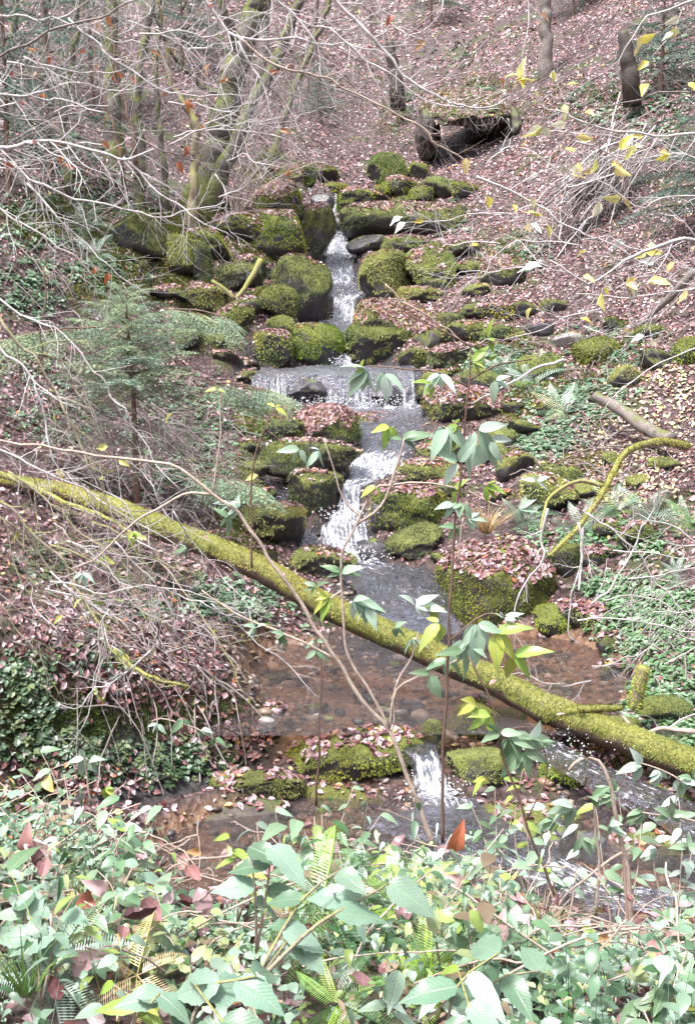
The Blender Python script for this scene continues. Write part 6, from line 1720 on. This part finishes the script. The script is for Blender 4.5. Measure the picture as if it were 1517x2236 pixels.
for i, (px, py, D, L, k, lab) in enumerate([(110, 1880, 3.4, 85, 0, 'single upright pink withered leaf standing on the green herbs'), (205, 1965, 2.9, 70, 2, 'dark red cupped leaf next to a pinker one'), (235, 1945, 2.9, 65, 0, 'pink cupped leaf next to a dark red one'),
        (155, 2110, 2.6, 110, 0, 'large tan crumpled leaf hanging on the straw-coloured stalk'), (60, 1860, 3.4, 70, 1, 'buff withered leaf caught on herbs by the frame side'), (1010, 1930, 3.4, 60, 0, 'pale pink leaf resting over the bright fern frond'), (990, 1860, 3.7, 80, 1, 'orange and yellow withered leaf at the foot of the straight thin sapling'),
        (1080, 2060, 2.8, 85, 0, 'buff curled leaf lying behind the wide bramble leaves'), (1330, 2050, 2.9, 60, 2, 'rust-coloured curled leaf beside the green bramble leaf'), (440, 1860, 5.2, 40, 2, 'orange-yellow leaf afloat on the shallow brown water')]):
    p = at(px, py, D)
    rr_ = thing('withered_leaf', lab, 'leaf', p)
    kd = 'orange' if 'orange' in lab or 'rust' in lab else 'pinkish'
    place('blade', LM[kd][k], rr_, p, np.array([R.uniform(-.5, .5), -.2, R.uniform(.2, .8) if k != 2 else .1]), np.array([0, -1, .6]), L * mpp(D), p)
stick('dry_stalk', 'straw-coloured dead stalk standing in the bottom corner', 'stalk', [(135, 2300, 2.6), (125, 2150, 2.6), (112, 1995, 2.6)], 10, 7, 'twig_tan', 7, seed=31, jitter=.003)
stick('dry_stalk', 'thin reddish bent stalk rising between the bright fern fronds', 'stalk', [(955, 2290, 2.6), (960, 2120, 2.6), (940, 2020, 2.6), (905, 1960, 2.6)], 7, 5, 'twig_brown', 7, seed=32, jitter=.003)
stick('dry_stalk', 'pale stalk slanting up behind the biggest veined leaves', 'stalk', [(740, 2300, 2.6), (780, 2080, 2.6), (860, 1970, 2.7), (940, 1900, 2.8)], 7, 4, 'twig_tan', 7, seed=33, jitter=.003)

# ------------------------------------------------------------ ground cover
def ground_many(px, py):
    Dn = np.concatenate([np.arange(2.3, 14, .05), np.arange(14, 80, .2)])
    out, ok = [], []
    for s in range(0, len(px), 1500):
        a, b = px[s:s + 1500], py[s:s + 1500]
        u = (a - 758.5) / FPX
        v = (1118 - b) / FPX
        dy, dz = CP - v * SP, SP + v * CP
        X = (u / dy)[:, None] * Dn
        Z = (dz / dy)[:, None] * Dn
        hit = Z < H(X, np.broadcast_to(Dn, X.shape))
        k = np.maximum(hit.argmax(1), 1)
        ok.append(hit.any(1))
        i = np.arange(len(a))
        g1 = Z[i, k] - H(X[i, k], Dn[k])
        g0 = Z[i, k - 1] - H(X[i, k - 1], Dn[k - 1])
        f = np.clip(g0 / np.where(np.abs(g0 - g1) < 1e-6, 1, g0 - g1), 0, 1)
        Dd = Dn[k - 1] + (Dn[k] - Dn[k - 1]) * f
        Xx = (u / dy) * Dd
        out.append(np.stack([Xx, Dd, H(Xx, Dd)], 1))
    return np.concatenate(out)[np.concatenate(ok)]

def region(regs):
    xs, ys = [], []
    for cx, cy, rx, ry, n in regs:
        a = rng.random(n) * 2 * pi
        r = np.sqrt(rng.random(n)) * (1 + .25 * rng.normal(size=n))
        xs.append(cx + rx * r * np.cos(a)); ys.append(cy + ry * r * np.sin(a))
    P = ground_many(np.concatenate(xs), np.concatenate(ys))
    w = wetness(P[:, 0], P[:, 1])
    return P[(w < .5) | (wetness(P[:, 0], P[:, 1], FACE) > .05)]

# leaf litter over the whole floor, sown by area
GL = Acc()
def sow(y0, y1, dens, size, T_, F_, yel=.03, ora=.02):
    hw = .40 * y1 + 2
    n = int(dens * (y1 - y0) * 2 * hw)
    y = rng.uniform(y0, y1, n)
    x = rng.uniform(-hw, hw, n)
    k = (np.abs(x) < .40 * y + 2)
    x, y = x[k], y[k]
    m = fbm(x * .5, y * .5, 0, 31, 3)
    w = wetness(x, y)
    lf = np.clip((-x / np.maximum(y, 3) - .02) * 5, 0, 1)      # the shaded side has barer ground
    keep = rng.random(len(x)) < np.clip(.80 + 1.3 * m - .30 * lf, .03, 1)
    keep &= rng.random(len(x)) < np.clip(1.05 - w * 1.6, .012, 1)
    x, y = x[keep], y[keep]
    N = Hn(x, y)
    P = np.stack([x, y, H(x, y)], 1) + N * rng.uniform(.004, .035, len(x))[:, None]
    lv = wetness(x, y) > .5
    n = len(x)
    c = brown(n, yel, ora)
    hue = fbm(x * .4, y * .4, 0, 77, 2)[:, None]
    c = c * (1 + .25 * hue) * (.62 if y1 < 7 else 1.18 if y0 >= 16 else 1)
    s = size * rng.uniform(.6, 1.4, n)
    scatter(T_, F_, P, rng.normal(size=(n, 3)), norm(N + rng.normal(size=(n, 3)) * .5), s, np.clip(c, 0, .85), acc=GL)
sow(1.8, 6.2, 100, .052, CURL[0][0], CURL[0][1], .05, .04)
sow(1.8, 6.2, 100, .052, CURL[1][0], CURL[1][1], .05, .04)
sow(1.8, 6.2, 60, .052, CURL[2][0], CURL[2][1], .05, .04)
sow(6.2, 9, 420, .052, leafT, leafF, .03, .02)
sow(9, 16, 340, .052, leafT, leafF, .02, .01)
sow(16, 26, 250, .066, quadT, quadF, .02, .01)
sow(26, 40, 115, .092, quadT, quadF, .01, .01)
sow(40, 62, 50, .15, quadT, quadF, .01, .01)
# pale yellow leaves drifted on the bank
P = region([(1440, 900, 110, 110, 330), (1400, 1040, 110, 60, 200), (1470, 800, 60, 60, 120), (1330, 950, 90, 60, 120)])
n = len(P)
scatter(leafT, leafF, P + [0, 0, .03], rng.normal(size=(n, 3)), norm(Hn(P[:, 0], P[:, 1]) + rng.normal(size=(n, 3)) * .35), .065 * rng.uniform(.6, 1.3, n), np.array([(.68, .60, .34)]) * rng.uniform(.7, 1.2, (n, 1)), acc=GL)
P = region([(330, 1450, 200, 110, 1500), (120, 1400, 110, 80, 400), (480, 1620, 120, 60, 500), (1330, 1600, 120, 50, 350), (1400, 1450, 100, 60, 350), (150, 1700, 160, 50, 500)])
n = len(P)
scatter(leafT, leafF, P + [0, 0, .02] + rng.normal(size=P.shape) * .02, rng.normal(size=(n, 3)), norm(Hn(P[:, 0], P[:, 1]) + rng.normal(size=(n, 3)) * .6), .062 * rng.uniform(.6, 1.3, n), brown(n, .02, .04) * .8, acc=GL)
link('fallen_leaves', GL.mesh('fallen_leaves', M['litter'], False), kind='stuff')

# moss on the ground
MS = Acc()
def sow_moss(P, size, tone, tufts=9, spread=.06):
    n = len(P)
    if not n:
        return
    Q = np.repeat(P, tufts, 0) + rng.normal(size=(n * tufts, 3)) * spread * np.array([1, 1, 0])
    Q[:, 2] = H(Q[:, 0], Q[:, 1])
    N = Hn(Q[:, 0], Q[:, 1])
    m = len(Q)
    d = norm(N + rng.normal(size=(m, 3)) * .5)
    D = Q[:, 1]
    L = size * (1 + D / 26) * rng.uniform(.5, 1.3, m)
    c = np.array(tone) * rng.uniform(.5, 1.5, (m, 1)) * (1 + .4 * fbm(Q[:, 0] * 3, Q[:, 1] * 3, 0, 8, 2))[:, None]
    scatter(bladeT, bladeF, Q, np.cross(d, rng.normal(size=(m, 3))), d, np.stack([L * .35, L * 0 + 1, L], 1), np.clip(c, 0, .8), acc=MS)
sow_moss(region([(1270, 1440, 40, 30, 150), (1290, 1600, 60, 30, 500), (1440, 1650, 90, 30, 500), (1200, 1080, 80, 20, 350), (1100, 960, 60, 40, 350), (1250, 1010, 90, 30, 250), (1130, 900, 50, 50, 300)]), .022, (.32, .36, .07))
sow_moss(region([(600, 850, 50, 70, 500), (560, 900, 40, 70, 500), (540, 1140, 60, 70, 700), (470, 700, 70, 60, 600), (520, 1060, 60, 70, 500)]), .03, (.20, .26, .07))
sow_moss(region([(330, 520, 110, 70, 700), (120, 480, 110, 50, 500), (400, 600, 60, 60, 500), (560, 520, 60, 60, 300), (460, 470, 60, 40, 300), (240, 620, 90, 60, 300), (600, 380, 60, 40, 250)]), .045, (.17, .20, .05))
sow_moss(region([(1060, 780, 110, 60, 600), (1180, 860, 60, 40, 300), (900, 420, 60, 40, 150), (1330, 800, 150, 60, 350), (1090, 560, 70, 50, 250), (1280, 230, 100, 50, 150), (860, 260, 40, 60, 120), (1060, 190, 60, 30, 120)]), .035, (.22, .25, .06))
sow_moss(region([(60, 1540, 70, 60, 700), (200, 1560, 60, 40, 350), (330, 1560, 50, 40, 300), (440, 1540, 90, 40, 300), (100, 1620, 90, 30, 300), (60, 1750, 60, 40, 300), (600, 1560, 40, 60, 250)]), .02, (.11, .17, .04))
link('ground_moss', MS.mesh('ground_moss', M['moss_fuzz'], False), kind='stuff')

# small herbs
def herb_template(n, seed, h=.6, big=1.0, elong=.55, seg=True):
    rs = np.random.default_rng(seed)
    V, F = [], []
    for i in range(n):
        a = i * 2.4 + rs.random()
        z = h * (.25 + .75 * i / n)
        L = big * rs.uniform(.35, .6)
        w = L * elong / 2
        d = np.array([cos(a), sin(a), rs.uniform(-.25, .3)])
        s = np.array([-sin(a), cos(a), 0])
        b = np.array([0, 0, z]) + d * .06
        p = [b, b + d * L * .35 - s * w + [0, 0, .05 * L], b + d * L * .72 - s * w * .75 + [0, 0, .02], b + d * L - np.array([0, 0, .1 * L]), b + d * L * .72 + s * w * .75 + [0, 0, .02], b + d * L * .35 + s * w + [0, 0, .05 * L], b + d * L * .5 - [0, 0, .03 * L]]
        k = len(V)
        V += p
        F += [(k, k + 6, k + 1), (k + 1, k + 6, k + 2), (k + 2, k + 6, k + 3), (k + 3, k + 6, k + 4), (k + 4, k + 6, k + 5), (k + 5, k + 6, k)]
    k = len(V)
    V += [np.array([-.012, 0, 0]), np.array([.012, 0, 0]), np.array([0, 0, h])]
    F += [(k, k + 1, k + 2)]
    return np.array(V), np.array(F)
HT = [herb_template(n, s, h, b, e) for n, s, h, b, e in ((5, 1, .35, 1, .8), (7, 2, .5, .9, .6), (6, 3, .3, 1, .95), (9, 4, .8, .8, .5), (8, 5, .9, .75, .6))]
def sow_herbs(P, size, tones, kinds=(0, 1, 2), acc=None, up=.6):
    n = len(P)
    kk = rng.integers(0, len(kinds), n)
    tn = np.array(tones)
    for i, k in enumerate(kinds):
        Q = P[kk == i]
        m = len(Q)
        if not m:
            continue
        N = norm(Hn(Q[:, 0], Q[:, 1]) * .5 + [0, -.1, up] + rng.normal(size=(m, 3)) * .22)
        c = tn[rng.integers(0, len(tn), m)] * rng.uniform(.65, 1.3, (m, 1))
        scatter(HT[k][0], HT[k][1], Q, rng.normal(size=(m, 3)), N, size * rng.uniform(.6, 1.4, m), np.clip(c, 0, .8), acc=acc)
GCV = Acc()
GREENS = [(.14, .27, .12), (.20, .34, .18), (.10, .20, .08), (.26, .40, .24)]
sow_herbs(region([(1420, 1430, 110, 120, 520), (1430, 1330, 110, 60, 240), (1400, 1560, 110, 60, 450), (1470, 1650, 60, 40, 150), (1330, 1280, 60, 30, 100)]), .11, GREENS, acc=GCV)
DARKG = [(.06, .12, .055), (.10, .17, .09), (.15, .23, .15), (.2, .26, .12)]
sow_herbs(region([(260, 1670, 160, 45, 170), (440, 1660, 110, 45, 110), (120, 1640, 110, 50, 110), (60, 1560, 60, 50, 40), (200, 1440, 90, 40, 60), (330, 1330, 60, 30, 40), (60, 1480, 50, 60, 120), (90, 1230, 60, 60, 60)]), .09, DARKG, acc=GCV)
MG = [(.14, .24, .14), (.2, .31, .2), (.1, .17, .1), (.24, .34, .22)]
sow_herbs(region([(100, 500, 140, 80, 330), (200, 420, 160, 60, 260), (60, 640, 80, 60, 180), (230, 600, 90, 40, 150), (120, 330, 140, 50, 220), (1130, 560, 70, 50, 120), (980, 480, 60, 40, 80), (1100, 790, 90, 40, 220), (1260, 870, 120, 50, 250), (1180, 960, 90, 40, 220), (1340, 760, 120, 50, 130)]), .15, MG, acc=GCV)
sow_herbs(region([(400, 1000, 140, 90, 320), (100, 800, 110, 80, 160), (560, 600, 50, 40, 60), (430, 880, 120, 60, 200), (150, 930, 120, 60, 150), (560, 1330, 90, 60, 140), (480, 1300, 110, 40, 110)]), .11, MG, acc=GCV)
sow_herbs(region([(1300, 230, 80, 50, 90), (1460, 130, 70, 80, 140), (1050, 200, 60, 20, 50), (870, 240, 40, 70, 60), (980, 130, 60, 40, 50), (1430, 260, 90, 60, 120)]), .22, MG, acc=GCV)
sow_herbs(region([(1100, 1200, 60, 25, 40), (1200, 1190, 60, 40, 60), (1350, 1180, 130, 40, 150)]), .12, GREENS, acc=GCV)
link('ground_herbs', GCV.mesh('ground_herbs', M['leaf'], False), kind='stuff')

# undergrowth on the near bank: its height follows what stands there
def herb_fine(n, seed, elong=.6, sp=1.0, up=.1):
    """unit-high plant; leaves spread along the whole stem"""
    rs = np.random.default_rng(seed)
    V, F = [], []
    for i in range(n):
        a = i * 2.4 + rs.random()
        z = .2 + .8 * (i + 1) / n
        L = sp * rs.uniform(.6, 1.1) * (1 - .3 * i / n)
        w = L * elong / 2
        d = np.array([cos(a), sin(a), 0])
        sd = np.array([-sin(a), cos(a), 0])
        tl = rs.uniform(-.30, .15) + up
        k = len(V)
        for j, (t, ww) in enumerate(((0, .05), (.22, .82), (.5, 1.0), (.78, .62), (1.0, .03))):
            c = np.array([0, 0, z]) + d * (.12 + L * t)
            zz = tl * L * t - .35 * L * t * t
            for x in (-1, 0, 1):
                p = c + sd * x * w * ww
                p[2] = z + (zz + .10 * abs(x) * w * ww * 2) * .2
                V.append(p)
        for j in range(4):
            for x in range(2):
                q = k + j * 3 + x
                F.append((q, q + 1, q + 4, q + 3))
    k = len(V)
    V += [np.array([-.02, 0, 0]), np.array([.02, 0, 0]), np.array([.012, 0, 1]), np.array([-.012, 0, 1])]
    F.append((k, k + 1, k + 2, k + 3))
    return np.array(V), np.array(F)
HF = [herb_fine(5, 1, .62), herb_fine(7, 2, .5), herb_fine(6, 3, .8), herb_fine(8, 4, .36), herb_fine(9, 5, .55)]
UG = Acc()
tl_x = [-300, 0, 120, 260, 330, 560, 620, 740, 980, 1090, 1130, 1200, 1460, 1520, 1900]
tl_y = [1700, 1735, 1760, 1800, 1960, 1990, 1860, 1800, 1800, 1860, 2000, 2040, 2040, 1980, 1920]
n = 5600
y = rng.uniform(2.0 ** 1.4, 6.0 ** 1.4, n) ** (1 / 1.4)
x = rng.uniform(-1, 1, n) * (.38 * y + .9)
g = H(x, y)
px = 758.5 + FPX * x / (y * CP)
tl = np.interp(px + 35 * rng.normal(size=n), tl_x, tl_y)
v = (1118 - tl) / FPX
top = y * (SP + v * CP) / (CP - v * SP)
hgt = np.clip(top - g, 0, .46) * (.15 + .85 * rng.random(n) ** 1.2) * np.clip(1 + 1.2 * fbm(x * 1.1 + 9, y * 1.1, 0, 17, 2), .4, 1.4)
patch = fbm(x * 1.6, y * 1.6, 0, 91, 3)
keep = (hgt > .035) & (wetness(x, y) < .6) & (rng.random(n) < np.clip(.66 + 2.0 * patch, .08, 1))
x, y, g, hgt = x[keep], y[keep], g[keep], hgt[keep]
UT = np.array([(.19, .29, .20), (.27, .37, .28), (.11, .19, .10), (.38, .48, .39), (.26, .34, .10), (.06, .13, .05), (.22, .32, .24), (.34, .39, .19), (.14, .24, .14), (.26, .19, .13), (.08, .15, .08)])
for i in range(5):
    s = (np.arange(len(x)) % 5) == i
    m = s.sum()
    sz = .018 + .068 * rng.random(m) ** 2.0 * (1.25 if i == 2 else 1)
    c = np.clip(UT[rng.integers(0, len(UT), m)] * rng.uniform(.65, 1.25, (m, 1)), 0, .8)
    N = norm(np.array([0, -.22, 1.0]) + rng.normal(size=(m, 3)) * .25)
    scatter(HF[i][0], HF[i][1], np.stack([x[s], y[s], g[s]], 1), rng.normal(size=(m, 3)), N, np.stack([sz, sz, hgt[s]], 1), c, acc=UG)
link('undergrowth', UG.mesh('undergrowth', M['leaf']), kind='stuff')
# dead leaves hung up in the undergrowth
n = 200
y = rng.uniform(2.4, 5.6, n)
x = rng.uniform(-1, 1, n) * (.36 * y + .6)
P = np.stack([x, y, H(x, y) + rng.uniform(.02, .3, n)], 1)
leaves_on(P, np.tile([0, -.3, 1.], (n, 1)), 5, .062, .08, .05, 0)
# dead stems lying in the undergrowth
DS = Acc()
for i in range(240):
    y = R.uniform(2.3, 5.5)
    x = R.uniform(-1, 1) * (.36 * y + .5)
    p = np.array([x, y, float(H(x, y)) + R.uniform(.02, .25)])
    a = R.random() * 6.28
    d = np.array([cos(a), sin(a) * .6, R.uniform(-.1, .6)])
    L = R.uniform(.15, .5)
    V, Fs = tube(smooth_path([p, p + d * L * .5 + [0, 0, .03], p + d * L], n=4, jitter=.015, seed=i), R.uniform(.0015, .004), 4, cap=False)
    DS.add(V, Fs)
link('dead_stems', DS.mesh('dead_stems', M['twig_tan']), kind='stuff')
# sticks and twigs scattered on the floor
DS = Acc()
regs = [(1200, 300, 300, 260, 90), (900, 200, 200, 180, 60), (1300, 700, 200, 200, 90), (200, 600, 200, 250, 90), (1300, 1000, 200, 100, 70), (300, 950, 250, 150, 110), (350, 1450, 200, 120, 90), (430, 350, 250, 150, 90), (1400, 1400, 110, 160, 60)]
P = region(regs)
for i, p in enumerate(P):
    a = R.random() * 6.28
    s = 1 + p[1] / 25
    L = R.uniform(.15, .5) * s
    q = p + np.array([cos(a), sin(a), 0]) * L
    q[2] = float(H(q[0], q[1])) + R.uniform(.0, .12)
    m_ = (p + q) / 2 + np.array([R.gauss(0, .03), 0, R.uniform(.03, .1)])
    V, Fs = tube(smooth_path([p + [0, 0, .02], m_, q], n=4, jitter=.02, seed=i), R.uniform(.003, .007) * s, 4, cap=False)
    DS.add(V, Fs)
link('fallen_twigs', DS.mesh('fallen_twigs', M['twig']), kind='stuff')
link('leaves_on_stones', LITTER.mesh('leaves_on_stones', M['litter'], False), kind='stuff')
